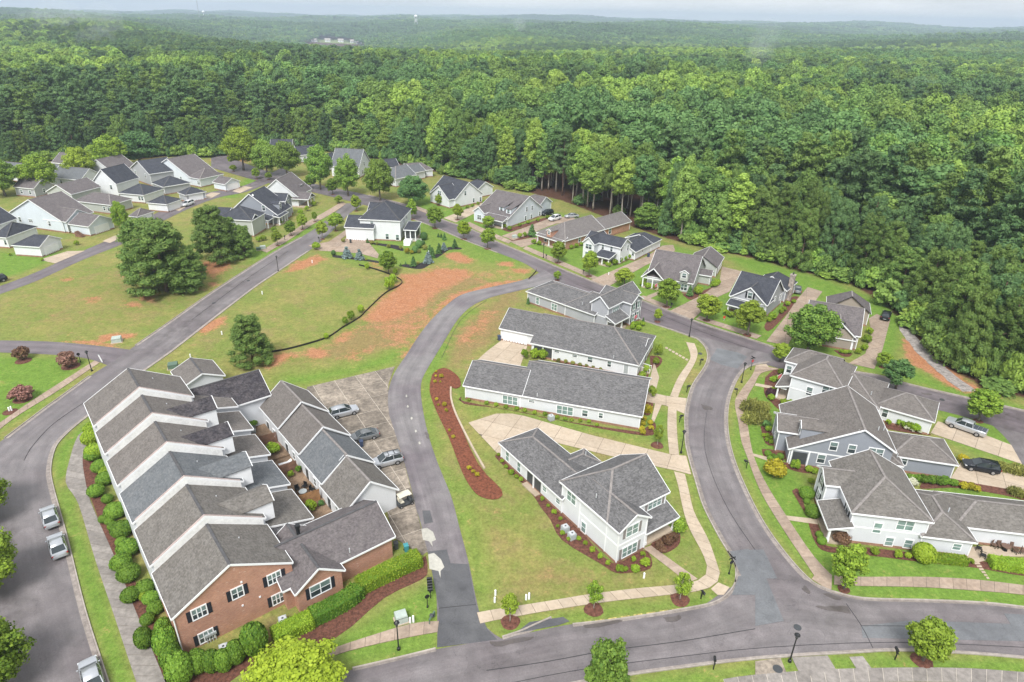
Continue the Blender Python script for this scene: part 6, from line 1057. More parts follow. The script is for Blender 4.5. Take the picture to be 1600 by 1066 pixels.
shrubs('cone', sh(520, 300, 8, [(1245, 820, 90), (1215, 760, 70), (1330, 770, 90), (1525, 700, 76), (1010, 935, 90), (435, 640, 40), (850, 930, 28), (910, 905, 26), (1320, 565, 36), (1355, 570, 36), (1395, 600, 60)]), 'dark', 'green cone-shaped evergreen by the screened porch house', 'evergreens around the screened porch house', 'evergreen', 1.5)
shrubs('cone', sh(520, 300, 8, [(180, 825, 130), (335, 845, 120), (1195, 890, 130), (1390, 730, 90)]), 'blue', 'pale blue spruce in black mulch by the screened porch house', 'blue spruces around the screened porch house', 'blue_spruce', 1.15)
shrubs('ball', sh(520, 300, 8, [(10, 790, 56), (1140, 600, 90), (1080, 700, 90), (1030, 760, 80), (1130, 660, 50)]), 'dark', 'dark rounded evergreen beside the deck of the screened porch house', 'rounded evergreens by the deck', 'evergreen', 1.1); shrubs('shrub', sh(520, 300, 8, [(930, 770, 90), (990, 775, 60)]), 'gold', 'orange-yellow flowering shrub at the deck stairs', 'flowering shrubs at the deck stairs'); shrubs('shrub', sh(520, 300, 8, [(1150, 720, 80), (1080, 765, 60), (490, 655, 60), (555, 665, 50), (850, 720, 60), (700, 700, 60), (130, 630, 60), (1065, 905, 50), (420, 860, 40)]), 'olive', 'olive-green shrub in the beds of the screened porch house', 'olive shrubs at the screened porch house')
tree('street', 607, 428, 390, 32, label='bushy young tree standing at the black silt fence', group=None)
shrubs('shrub', [(574, 421, 9), (618, 430, 10), (608, 452, 18), (614, 443, 14), (564, 489, 12), (549, 500, 14), (540, 507, 11), (510, 530, 9)], 'bright', 'weedy green sapling along the black silt fence', 'saplings along the silt fence', 'sapling', 1.2)
shrubs('shrub', [(378, 399 + 0, 14), (495, 390, 15)], 'bright', 'rounded green shrub near the long road lots', 'shrubs near the long road'); shrubs('shrub', sh(0, 520, 5.33, [(190, 222, 120)]), 'red', 'bronze flowering bush in a mulch ring near the side road', None, 'crape_bush', .8); shrubs('shrub', sh(0, 520, 5.33, [(575, 285, 150)]), 'pink', 'pink flowering bush in a mulch ring by the lamp post', None, 'crape_bush', .8); shrubs('shrub', sh(0, 520, 5.33, [(185, 555, 175)]), 'pink', 'pink flowering bush in a mulch ring beside the footpath', None, 'crape_bush', .6)
for q, r_ in (((195, 235), 1.4), ((590, 280), 1.6), ((190, 555), 1.5), ((85, 660), 1.1)):
    g = G(q[0] / 5.33, 520 + q[1] / 5.33); tag(MB().loft([[(g.x + r_ * k * math.cos(a), g.y + r_ * k * math.sin(a), z) for a in np.arange(14) * 2 * math.pi / 14] for k, z in ((1.0, .02), (.8, .09), (.25, .12))]).obj('mulch_bed', M_mulchb), kind='structure')
shrubs('cone', [(831, 370, 14), (1077, 463, 12)], 'dark', 'dark cone evergreen beside a far driveway', 'cone evergreens of the far houses', 'evergreen', 1.45)
shrubs('shrub', [(812, 372, 10), (820, 370, 9), (1090, 460, 16), (1120, 446, 12), (1116, 449, 12), (1004, 447, 12), (1012, 451, 12), (1022, 452, 10), (1240, 474, 8), (1230, 478, 9), (1224, 486, 9), (1220, 490, 10), (1206, 499, 14), (1200, 503, 10), (1314, 552, 8), (1320, 553, 8), (1326, 553, 8), (1340, 553, 11), (1350, 548, 12), (1354, 535, 14), (1358, 522, 12), (1134, 493, 12), (1142, 496, 12), (950, 417, 11), (943, 414, 10), (960, 414, 12), (968, 411, 12), (975, 408, 12), (983, 405, 12), (991, 402, 11), (999, 400, 11), (1006, 397, 9), (892, 389, 9), (900, 387, 9), (908, 384, 9), (916, 381, 8), (834, 381, 9), (842, 383, 9), (788, 357, 9), (796, 360, 9), (812, 354, 7), (825, 350, 7), (840, 346, 7), (855, 342, 7), (730, 326, 7), (738, 324, 7), (747, 321, 7), (756, 318, 7), (470, 335, 9), (480, 330, 10), (490, 322, 9), (428, 362, 9), (412, 376, 10), (404, 378, 10), (440, 350, 8), (120, 383, 8), (16, 400, 5), (66, 408, 5), (192, 364, 6)], 'bright', 'small green foundation shrub at one of the far houses', 'foundation shrubs of the far houses')
# clipped hedges
def hedge(pix, wd, ht, label, leaf='box'):
    l = gl(pix, 4); P_, N_ = [], []; n = len(l)
    mb = MB()
    for i in range(n - 1):
        a, b_ = l[i], l[i + 1]; d = b_ - a; L_ = d.length; t_ = d / L_; s_ = Vector((-t_.y, t_.x, 0)); k = int(L_ * 260)
        for _ in range(k):
            q = a + d * rng.random(); w_ = rng.uniform(-1, 1) * wd / 2; zz = rng.uniform(.05, ht); r_ = rng.random()
            if r_ < .45: p_ = q + s_ * w_; p_.z = ht * (1 - .12 * (abs(w_) / wd * 2) ** 3); nn = Vector((0, 0, 1))
            else: sg = 1 if r_ < .72 else -1; p_ = q + s_ * sg * wd / 2 * (1 - .1 * (zz / ht) ** 4); p_.z = zz; nn = s_ * sg
            P_.append(p_ + Vector(rng.normal(size=3) * .04)); N_.append(nn)
        c0_ = s_ * wd * .46; mb.add([a - c0_, a + c0_, b_ + c0_, b_ - c0_] + [p_ + Vector((0, 0, ht * .93)) for p_ in (a - c0_, a + c0_, b_ + c0_, b_ - c0_)], [(4, 5, 6, 7), (0, 1, 5, 4), (1, 2, 6, 5), (2, 3, 7, 6), (3, 0, 4, 7)])
    for e, q in ((l[0] - l[1], l[0]), (l[-1] - l[-2], l[-1])):
        e.normalize(); s_ = Vector((-e.y, e.x, 0))
        for _ in range(int(wd * ht * 130)): P_.append(q + e * .12 * rng.random() + s_ * rng.uniform(-.5, .5) * wd + Vector((0, 0, rng.uniform(0, ht)))); N_.append(e)
    P_ = np.array([tuple(p_) for p_ in P_]); N_ = np.array([tuple(p_) for p_ in N_]) + rng.normal(size=(len(N_), 3)) * .45
    big = np.clip(.5 + .35 * np.sin(P_[:, 0] * 1.7) + .3 * np.sin(P_[:, 1] * 2.3 + 1), 0, 1) * .5
    me = leafmesh('leaves', P_, N_, rng.uniform(.08, .17, len(P_)), big + rng.uniform(0, .5, len(P_)), LM[leaf]); r_ = thing('hedge', label, 'hedge', (0, 0, 0)); link('leaves', me, r_)
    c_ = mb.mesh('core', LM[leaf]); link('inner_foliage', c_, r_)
hedge([(430, 1003), (455, 990), (487, 975)], 1.9, 1.5, 'short clipped hedge nearest the lime tree at the brick gable', 'bright'); hedge([(489, 972), (520, 957), (552, 938), (560, 928)], 1.9, 1.6, 'long clipped hedge below the brick cross gable window'); hedge([(562, 924), (600, 905), (632, 890), (655, 880)], 1.9, 1.7, 'clipped hedge running to the lane below the brick wing', 'bright')
hedge(C(1250, 700, 4.571, [(925, 800), (1050, 812), (1175, 825)]), 1.2, .9, 'low golden-green hedge along the hipped white house wall', 'bright'); hedge(C(1250, 700, 4.571, [(1350, 835), (1480, 855), (1640, 880)]), 1.7, 1.1, 'clipped green hedge screening the patio of the hipped white house', 'bright')
# ------------------------------------------------------------------ forest
def in_forest(X, Y): return poly_sd(X, Y, FOREST)
def lakeside(X, Y): return (((X + .255 * Y) / 112) ** 2 + ((Y - 2150) / 420) ** 2) > 1
def grid(cell, r0, r1, jit=.42):
    a = np.arange(-1.0 * r1, r1, cell); b = np.arange(30, r1, cell); X, Y = np.meshgrid(a, b); X = X + rng.uniform(-jit, jit, X.shape) * cell; Y = Y + rng.uniform(-jit, jit, Y.shape) * cell
    R_ = np.hypot(X, Y); k = (R_ >= r0) & (R_ < r1) & (np.abs(X) < .80 * Y + 75) & (Y > 30); X, Y = X[k], Y[k]
    return X, Y
def pinefield(X, Y): return np.sin(X / 37 + 1.3 * np.sin(Y / 53)) + np.sin(Y / 41 + X / 90 + 2) + np.where((X > 78) & (Y < 185), 4, 0) + np.where((X < -75) & (Y > 250) & (Y < 420), 1.6, 0) - np.where((X > 20) & (X < 140) & (Y > 185) & (Y < 420), 1.0, 0)
X, Y = grid(6.3, 0, 640); sd = in_forest(X, Y); k = sd > 1.0; X, Y, sd = X[k], Y[k], sd[k]
pf = pinefield(X, Y) + rng.normal(size=len(X)) * .55
inview = np.array([0 < q[0] + 60 < 1720 for q in (P(x, y, 12) for x, y in zip(X, Y))])
order = np.argsort(sd + np.where(inview, 0, 1e4) + np.hypot(X, Y) * .012); near = np.zeros(len(X), bool); near[order[:280]] = True
NEAR = [(G(*q), nm) for q, nm in [((60, 262), 'behind the back row of low roofs'), ((190, 255), 'behind the dark-roofed alley houses'), ((330, 255), 'at the bend of the back street'), ((430, 230), 'behind the end-of-street roofs'), ((560, 245), 'behind the tall white street gable'), ((660, 265), 'behind the brown-roofed house'), ((760, 285), 'behind the white street gable house'), ((860, 308), 'behind the twin dormer house'), ((970, 345), 'behind the brick ranch'), ((1060, 375), 'behind the white L-shaped house'), ((1150, 398), 'behind the sage gabled house'), ((1260, 425), 'behind the stone-chimney house'), ((1350, 455), 'behind the tan cottage'), ((1420, 510), 'at the head of the gravel path'), ((1500, 590), 'along the clay bank of the gravel path'), ((1620, 630), 'beyond the lower end of the gravel path')]]
def near_label(x, y): return min(NEAR, key=lambda q: (q[0].x - x) ** 2 + (q[0].y - y) ** 2)[1]
EDGEL = {'pine': 'dark green pine at the near edge of the forest', 'oak': 'broad leafy tree at the near edge of the forest', 'poplar': 'tall narrow bright tree at the near edge of the forest'}
for i in np.where(near)[0]:
    kind = 'pine' if pf[i] > .75 else ('poplar' if rng.random() < .3 else 'oak'); x, y = X[i], Y[i]
    hh = rng.uniform(11, 19) if x < -55 and sd[i] < 25 else rng.uniform(13, 20) if kind == 'pine' and x > 60 else rng.uniform(15, 27) if kind != 'pine' else rng.uniform(19, 27)
    low = sd[i] < 4 and rng.random() < .35
    if low: hh *= rng.uniform(.4, .6)
    bare = 2 < x < 48 and y > 175 and not low; key = 'bushpine' if kind == 'pine' and (x > 60 or (sd[i] < 14 and not bare)) else 'edgeoak' if kind == 'oak' and not bare else kind; ww = {'pine': 9, 'bushpine': 10.5, 'oak': 11, 'edgeoak': 11, 'poplar': 8.5}[key] * rng.uniform(.8, 1.2) * (.75 if low else 1)
    lf = {'pine': ['pine', 'pine', 'pinel'], 'bushpine': ['pine', 'pinel', 'pinel'], 'oak': ['forest', 'forestb', 'forestd', 'forest'], 'edgeoak': ['forest', 'forestb', 'forestd', 'forest'], 'poplar': ['forestb', 'forest', 'forestb']}[key]
    plant(key, x, y, hh, ww, {'pine': 'pine_tree', 'oak': 'broadleaf_tree', 'poplar': 'poplar_tree'}[kind], ('low ' if low else 'tall ' if hh > 22 else '') + {'pine': 'dark pine', 'oak': 'broad leafy tree', 'poplar': 'narrow bright tree'}[kind] + ' of the forest edge ' + near_label(x, y), 'tree', 'trees along the forest edge', lf[rng.integers(len(lf))])
# everything behind the edge is one forest that nobody could count
def low_crown(leafs, rx, rz, cz, n, r_, leaf, per, m, asp=1., up=.4, flat=.85): return crown('canopy', lobes_in(0, 0, cz, rx, rz, n, r_, low=-.25, taper=.3), leaf, per, m, flat, asp, up, .75)
FC = bpy.data.collections.new('forest_kinds'); fk = []
def fkind(me): o = bpy.data.objects.new('canopy_kind_%02d' % len(fk), me); FC.objects.link(o); fk.append(o)
for mname in ('forest', 'forest', 'forestb', 'forestd', 'forestd'): fkind(low_crown(0, 4.7, 5.8, 17, 75, 1.35, .55, 52, LM[mname]))
for mname in ('pine', 'pine', 'pinel'): fkind(crown('canopy', pine_lobes(24, 4.4, 12, 62, 1.45), .62, 55, LM[mname], .55, .4, .45, .65))
def clump(mats):
    lo = []
    for _ in range(14):
        x, y = rng.uniform(-17, 17, 2); z = rng.uniform(13, 19); lo += lobes_in(x, y, z, 3.6, 4.2, 7, 2.4, low=-.1)
    return crown('canopy', lo, 1.5, 30, mats, .85, 1, .6, .85)
for mname in ('forestd', 'forestd', 'pine', 'forest'): fkind(clump(LM[mname]))
pts, scl, sclz, rot, idx = [], [], [], [], []
k = ~near
def addp(X, Y, s0, s1, kinds, zk=1.0):
    Z = T(X, Y)
    for x, y, z, kd in zip(X, Y, Z, kinds): pts.append((x, y, z)); s_ = rng.uniform(s0, s1); scl.append(s_); sclz.append((s_ if zk == 1.0 else zk) * rng.uniform(.78, 1.18)); rot.append(rng.uniform(0, 6.28)); idx.append(int(kd))
drift = np.sin(X / 61 + Y / 85 + 1) + np.sin(Y / 47 - X / 70) + rng.normal(size=len(X)) * .7; kd = np.where(pf > .75, rng.integers(5, 8, len(X)), np.where(drift > .7, 2, np.where(drift < -.7, rng.integers(3, 5, len(X)), rng.integers(0, 2, len(X))))); k &= rng.random(len(X)) > .05; n0 = len(sclz); addp(X[k], Y[k], .7, 1.3, kd[k]); sclz[n0:] = [z * min(1, .55 + .45 * d / 40) if x < -40 else z for z, d, x in zip(sclz[n0:], sd[k], X[k])]
X, Y = grid(9.0, 640, 1900); k = (in_forest(X, Y) > 1) & lakeside(X, Y); X, Y = X[k], Y[k]; pf2 = np.sin(X / 90 + 1.3 * np.sin(Y / 140)) + np.sin(Y / 110 + X / 200 + 2) + rng.normal(size=len(X)) * .6; drift = np.sin(X / 130 + Y / 170 + 1) + np.sin(Y / 110 - X / 150) + rng.normal(size=len(X)) * .6; addp(X, Y, 1.15, 1.6, np.where(pf2 > .5, rng.integers(5, 8, len(X)), np.where(drift > .8, 2, np.where(drift < -.6, rng.integers(3, 5, len(X)), rng.integers(0, 2, len(X))))), 1.1)
X, Y = grid(26, 1900, 4200); k = lakeside(X, Y); X, Y = X[k], Y[k]; pf2 = np.sin(X / 190 + 1.3 * np.sin(Y / 240)) + np.sin(Y / 210 + X / 300 + 2) + rng.normal(size=len(X)) * .5; addp(X, Y, .95, 1.25, np.where(pf2 > .4, 10, rng.choice([8, 9, 11], len(X))))
X, Y = grid(75, 4200, 8700); pf2 = np.sin(X / 600) + np.sin(Y / 500 + 2) + rng.normal(size=len(X)) * .5; addp(X, Y, 2.4, 3.2, np.where(pf2 > .4, 10, rng.choice([8, 9, 11], len(X))), 1.15)
fm_ = bpy.data.meshes.new('forest'); fm_.from_pydata(pts, [], [])
for nm, ty, dat in (('scl', 'FLOAT', scl), ('sclz', 'FLOAT', sclz), ('rot', 'FLOAT', rot), ('idx', 'INT', idx)): a = fm_.attributes.new(nm, ty, 'POINT'); a.data.foreach_set('value', dat)
fo = tag(link('forest', fm_), 'dense green mixed forest rolling away to the horizon', 'forest', None, 'stuff')
ng = bpy.data.node_groups.new('forest_scatter', 'GeometryNodeTree'); ng.interface.new_socket('Geometry', in_out='INPUT', socket_type='NodeSocketGeometry'); ng.interface.new_socket('Geometry', in_out='OUTPUT', socket_type='NodeSocketGeometry'); ng.is_modifier = True
gi, go = ng.nodes.new('NodeGroupInput'), ng.nodes.new('NodeGroupOutput'); ip = ng.nodes.new('GeometryNodeInstanceOnPoints'); ci = ng.nodes.new('GeometryNodeCollectionInfo'); ci.inputs['Collection'].default_value = FC; ci.inputs['Separate Children'].default_value = True; ci.inputs['Reset Children'].default_value = True
def na(n, ty): q = ng.nodes.new('GeometryNodeInputNamedAttribute'); q.data_type = ty; q.inputs['Name'].default_value = n; return q.outputs['Attribute']
cxn = ng.nodes.new('ShaderNodeCombineXYZ'); LK = ng.links.new
LK(gi.outputs[0], ip.inputs['Points']); LK(ci.outputs[0], ip.inputs['Instance']); ip.inputs['Pick Instance'].default_value = True; LK(na('idx', 'INT'), ip.inputs['Instance Index']); LK(na('rot', 'FLOAT'), cxn.inputs[2]); LK(cxn.outputs[0], ip.inputs['Rotation']); sxn = ng.nodes.new('ShaderNodeCombineXYZ'); q_ = na('scl', 'FLOAT'); LK(q_, sxn.inputs[0]); LK(q_, sxn.inputs[1]); LK(na('sclz', 'FLOAT'), sxn.inputs[2]); LK(sxn.outputs[0], ip.inputs['Scale']); LK(ip.outputs[0], go.inputs[0])
md = fo.modifiers.new('scatter', 'NODES'); md.node_group = ng
UC = bpy.data.collections.new('undergrowth_kinds')
for i_, mname in enumerate(('forest', 'forestb', 'forestd')): UC.objects.link(bpy.data.objects.new('bush_kind_%02d' % i_, crown('bush', lobes_in(0, 0, 1.6, 1.7, 1.7, 40, .7, low=-.6), .3, 45, LM[mname])))
ng2 = ng.copy()
for n_ in ng2.nodes:
    if n_.bl_idname == 'GeometryNodeCollectionInfo': n_.inputs['Collection'].default_value = UC
X, Y = grid(2.6, 0, 420); sd = in_forest(X, Y); bare = (X > 4) & (X < 46) & (Y > 170)
k = (sd > .3) & (sd < 11) & (rng.random(len(X)) < np.where(bare, .05, np.where(sd < 5, .75, .4))); X, Y = X[k], Y[k]
um = bpy.data.meshes.new('undergrowth'); um.from_pydata([(x, y, 0) for x, y in zip(X, Y)], [], [])
for nm, ty, dat in (('scl', 'FLOAT', rng.uniform(.5, 1.9, len(X))), ('sclz', 'FLOAT', rng.uniform(.5, 1.9, len(X))), ('rot', 'FLOAT', rng.uniform(0, 6.28, len(X))), ('idx', 'INT', rng.integers(0, 3, len(X)))): a = um.attributes.new(nm, ty, 'POINT'); a.data.foreach_set('value', dat)
uo = tag(link('undergrowth', um), 'leafy undergrowth along the foot of the forest edge', 'undergrowth', None, 'stuff'); uo.modifiers.new('scatter', 'NODES').node_group = ng2
print('forest points', len(pts), 'lens', len(fk))
# ================================================================== vehicles
def paintmat(name, col, metal=.3, rough=.28): return mat(name, col, rough, .03, .5, 3, metal, spec=.6)
C_silver = paintmat('silver_paint', (.52, .54, .57), .55); C_grey = paintmat('grey_paint', (.2, .21, .215), .45); C_white = paintmat('white_car_paint', (.72, .73, .74), .1); C_black = paintmat('black_paint', (.014, .017, .024), .2, .2)
V_glass = glassmat('car_glass', (.03, .04, .045), .05); V_tyre = mat('tyre_rubber', (.015, .015, .016), .85, .1); V_rim = mat('alloy_rim', (.42, .43, .45), .35, .05, metal=.7); V_lamp = mat('headlamp_lens', (.6, .62, .64), .15, .03); V_tail = mat('tail_lamp_lens', (.32, .02, .02), .25, .05)
SPEC = {
 'sedan': dict(L=4.8, r=.33, ax=(-1.38, 1.42), body=[(-2.4, .66, .82, .42), (-2.25, .84, .97, .3), (-1.6, .9, 1.0, .22), (-.5, .91, .98, .2), (.6, .91, .97, .2), (1.35, .89, .93, .22), (2.1, .82, .80, .28), (2.4, .6, .66, .4)], cab=[(-1.95, .76, .98, .72, 1.0), (-1.2, .84, .98, .68, 1.36), (-.2, .85, .97, .69, 1.44), (.5, .84, .96, .68, 1.39), (1.2, .78, .93, .72, .96)], roof=(1, 3), pil=(1, 2, 3)),
 'suv': dict(L=4.9, r=.38, ax=(-1.4, 1.45), body=[(-2.42, .72, 1.0, .5), (-2.3, .88, 1.1, .35), (-1.4, .94, 1.12, .28), (-.2, .95, 1.1, .26), (.75, .95, 1.09, .26), (1.4, .93, 1.06, .28), (2.15, .86, .96, .34), (2.42, .66, .8, .46)], cab=[(-2.3, .84, 1.1, .66, 1.2), (-2.02, .85, 1.1, .67, 1.66), (-.9, .86, 1.1, .69, 1.74), (.25, .86, 1.09, .68, 1.7), (1.2, .8, 1.06, .74, 1.1)], roof=(1, 3), pil=(1, 2, 3)),
 'pickup': dict(L=5.8, r=.41, ax=(-1.75, 1.85), body=[(-2.9, .9, 1.12, .5), (-2.8, .95, 1.18, .4), (-1.5, .97, 1.18, .36), (0, .98, 1.17, .34), (1.0, .98, 1.16, .34), (1.7, .97, 1.14, .36), (2.6, .93, 1.08, .4), (2.9, .78, .95, .5)], cab=[(-.95, .86, 1.17, .78, 1.3), (-.85, .87, 1.17, .72, 1.78), (.1, .88, 1.17, .74, 1.84), (.85, .87, 1.16, .72, 1.8), (1.6, .82, 1.14, .76, 1.18)], roof=(1, 3), pil=(1, 2, 3))}
def car(kind, paint, label, origin, front, name='parked_car', cat='car', group='parked cars', sc=1.0, rack=False, cover=False):
    sp = SPEC[kind]; d = front - origin; rz = math.atan2(d.y, d.x); r_ = thing(name, label, cat, (origin.x, origin.y, .07), rz, group); r_.scale = (sc, sc, sc)
    ring = lambda x, w_, zt, zb: [(x, -w_ * .9, zb), (x, -w_, zb + (zt - zb) * .42), (x, -w_ * .985, zt - .1), (x, -w_ * .9, zt), (x, w_ * .9, zt), (x, w_ * .985, zt - .1), (x, w_, zb + (zt - zb) * .42), (x, w_ * .9, zb)]
    b = MB().loft([ring(*q) for q in sp['body']]).obj('body', paint, r_, True)
    for m_ in (b.data,): m_.set_sharp_from_angle(angle=R(38)) if hasattr(m_, 'set_sharp_from_angle') else None
    cs = lambda x, wb, zb, wt, zt: [(x, -wb, zb - .04), (x, -wt, zt), (x, wt, zt), (x, wb, zb - .04)]
    MB().loft([cs(*q) for q in sp['cab']]).obj('windows', V_glass, r_)
    i0, i1 = sp['roof']; rf = sp['cab'][i0:i1 + 1]
    ro = MB().loft([[(x, -wt - .02, zt - .05), (x, -wt * .9, zt + .03), (x, wt * .9, zt + .03), (x, wt + .02, zt - .05)] for x, wb, zb, wt, zt in rf]).obj('roof', paint, r_, True)
    if rack:
        for s_ in (-1, 1): MB().bar((rf[0][0], s_ * .55, rf[0][4] + .1), (rf[-1][0], s_ * .55, rf[-1][4] + .1), .05, .05).obj('roof_rail', M_black, ro)
        for x in (-1.2, -.3): MB().bar((x, -.58, 1.82), (x, .58, 1.82), .07, .05).obj('roof_bar', M_black, ro)
    for i in sp['pil']:
        x, wb, zb, wt, zt = sp['cab'][i]; nx = sp['cab'][i + 1] if i == i1 else (sp['cab'][i - 1] if i == i0 else None)
        for s_ in (-1, 1):
            e = (x, s_ * (wb + .01), zb) if nx is None else (nx[0], s_ * (nx[1] + .005), nx[2])
            MB().bar((x, s_ * (wt + .01), zt - .02), e, .09, .05).obj('pillar', paint, r_)
    for x in sp['ax']:
        for s_ in (-1, 1):
            rr = sp['r']; y = s_ * .82 * (sp['body'][3][1] / .91)
            w_ = MB().loft([[(x + q * math.cos(a), y + dy, rr + q * math.sin(a)) for a in np.arange(16) * math.pi / 8] for q, dy in ((rr * .9, -.12), (rr, -.09), (rr, .09), (rr * .9, .12))]).obj('wheel', V_tyre, r_, False)
            MB().loft([[(x + q * math.cos(a), y + s_ * dy, rr + q * math.sin(a)) for a in np.arange(12) * math.pi / 6] for q, dy in ((rr * .62, .11), (rr * .58, .135))]).obj('rim', V_rim, w_)
    xf, xr = sp['body'][-2], sp['body'][1]
    for s_ in (-1, 1):
        MB().loft([[(xf[0] + dx, s_ * (xf[1] * .82) + dy, xf[2] - .14 + dz) for dy, dz in ((-.17, -.07), (.17, -.07), (.17, .07), (-.17, .07))] for dx in (-.1, .15)]).obj('headlight', V_lamp, r_)
        MB().loft([[(xr[0] + dx, s_ * (xr[1] * .84) + dy, xr[2] - .16 + dz) for dy, dz in ((-.15, -.09), (.12, -.09), (.12, .09), (-.15, .09))] for dx in (-.1, .06)]).obj('tail_light', V_tail, r_)
        a = sp['cab'][-1]; MB().box(a[0] - .3, s_ * .95 - .08, a[2] + .02, a[0] - .18, s_ * .95 + .08, a[2] + .13).obj('mirror', paint, r_)
    MB().box(sp['body'][0][0] - .03, -.3, .5, sp['body'][0][0] + .05, .3, .62).obj('number_plate', M_lgrey, r_)
    if cover:
        for k in range(3): MB().box(-2.75 + k * .6, -.82, 1.17, -2.2 + k * .6, .82, 1.22).obj('bed_cover_panel', mat('bed_cover', (.07, .08, .1), .5, .1), r_)
    return r_
def car_rear(kind, paint, label, rear, ahead, **k):
    a, b = G(*rear), G(*ahead); d = (b - a).normalized(); L_ = SPEC[kind]['L']; o = a + d * L_ / 2 * k.get('sc', 1); return car(kind, paint, label, o, o + d, **k)
def car_side(kind, paint, label, wr, wf, **k):
    """near-side wheels at two photo pixels; the body lies beyond them"""
    a, b = G(*wr), G(*wf); d = (b - a).normalized(); n = Vector((-d.y, d.x, 0)); n = n if n.y > 0 else -n; o = (a + b) / 2 + n * .85; return car(kind, paint, label, o, o + d, **k)
car_rear('sedan', C_silver, 'silver saloon parked at the kerb in front of another silver saloon', (84.5, 829), (60, 745)); car_rear('sedan', C_silver, 'silver saloon parked behind the other one beside the grass strip', (97, 876), (73, 791)); car_rear('sedan', C_silver, 'silver car parked lower down the kerb near the brick gable', (153, 1090), (129, 1004))
car_side('suv', C_silver, 'silver SUV backed up to the brown garages on the stained concrete', (526, 656), (554, 649), name='parked_suv'); car_side('sedan', C_grey, 'grey saloon nosed up to the slate-roofed garage', (586, 687), (556, 694)); car_side('suv', C_silver, 'silver SUV with roof rack between the grey saloon and the golf cart', (620, 727), (594, 734), name='parked_suv', rack=True)
car_side('pickup', C_silver, 'silver pickup truck with covered bed on the pale driveway', (1525, 683), (1486, 669), name='pickup_truck', cover=True); car_side('suv', C_black, 'black SUV on the driveway beside the grey garage', (1550, 743), (1516, 736.5), name='parked_suv')
car_rear('suv', C_black, 'black SUV at the end of the tan cottage driveway', (1381, 503), (1388, 485), name='parked_suv'); car_rear('sedan', C_grey, 'grey car beside the stone chimney of the dark-roofed house', (1246, 461), (1243, 444)); car_side('suv', C_white, 'white SUV parked beside the twin dormer house', (876, 343.5), (863, 347), name='parked_suv'); car_side('sedan', C_silver, 'silver car on the gravel behind the brick ranch', (903, 341), (886, 342)); car_side('suv', C_black, 'dark car under the carport of the twin dormer house', (862, 336), (852, 338), name='parked_suv')
car_side('suv', C_black, 'dark car in the driveway beside the alley', (6, 441), (-14, 446), name='parked_suv'); car_side('suv', C_white, 'white van between two garages on the alley', (303, 320), (291, 324), name='parked_van')
# golf cart
g = G(633, 789); t_ = thing('golf_cart', 'cream-roofed golf cart parked at the white garage gable', 'golf cart', (g.x, g.y, .06), R(35)); M_cream = mat('cream_plastic', (.66, .62, .5), .5, .05)
MB().loft([[(x, -w_, .25), (x, -w_, zt), (x, w_, zt), (x, w_, .25)] for x, w_, zt in ((-1.15, .5, .8), (-.9, .56, .85), (-.3, .56, .8), (-.25, .56, .4), (.5, .56, .4), (.6, .54, .8), (1.1, .42, .7))]).obj('body', M_dgrey, t_)
MB().box(-.85, -.5, .82, -.3, .5, .95).box(-.95, -.5, .95, -.82, .5, 1.35).obj('seat', M_cream, t_); MB().loft([[(x, -.58, z), (x, -.5, z + .08), (x, .5, z + .08), (x, .58, z)] for x, z in ((-1.0, 1.82), (0, 1.88), (.8, 1.82))]).obj('roof', M_cream, t_)
for x in (-.95, .72):
    for y in (-.5, .5): MB().bar((x, y, .7), (x, y, 1.84), .05, .05).obj('roof_post', M_black, t_)
for x in (-.8, .8):
    for y in (-.5, .5): w_ = MB().tube([(x, y - .1, .24), (x, y + .1, .24)], .24, 12).obj('wheel', V_tyre, t_); MB().tube([(x, y - .11, .24), (x, y + .11, .24)], .13, 10).obj('rim', V_rim, w_)
# ================================================================== street furniture
def lamp(bx, by, label, z=0):
    g = G(bx, by); t_ = thing('street_lamp', label, 'street lamp', (g.x, g.y, z), 0, 'black street lamps')
    MB().tube([(0, 0, 0), (0, 0, .3), (0, 0, .35)], [.2, .17, .1], 10).obj('base', M_black, t_); MB().tube([(0, 0, .3), (0, 0, 3.6)], [.085, .06], 8).obj('pole', M_black, t_)
    h_ = MB().loft([[(q * math.cos(a), q * math.sin(a), z_) for a in np.arange(6) * math.pi / 3] for q, z_ in ((.12, 3.58), (.24, 3.95))]).obj('lantern', G_dark, t_)
    MB().loft([[(q * math.cos(a), q * math.sin(a), z_) for a in np.arange(6) * math.pi / 3] for q, z_ in ((.33, 3.95), (.22, 4.1), (.04, 4.25))]).obj('lantern_cap', M_black, h_); MB().tube([(0, 0, 3.52), (0, 0, 3.6)], .14, 8).obj('collar', M_black, t_)
for x, y, lb in [(623, 1015, 'black street lamp on the verge beside the grey utility cabinet'), (1233.7, 1034, 'black street lamp beside the storm drain across the main road'), (435, 424, 'black street lamp alone on the verge of the long road'), (143.7, 580, 'black street lamp at the corner lawn with pink bushes'), (1077, 526, 'black street lamp on the lawn at the top of the curved road'), (1064, 708, 'black street lamp between the two driveways on the curved road'), (1158.6, 598, 'black street lamp on the inner verge near the street name sign'), (849, 403, 'black street lamp in front of the brick ranch')]: lamp(x, y, lb)
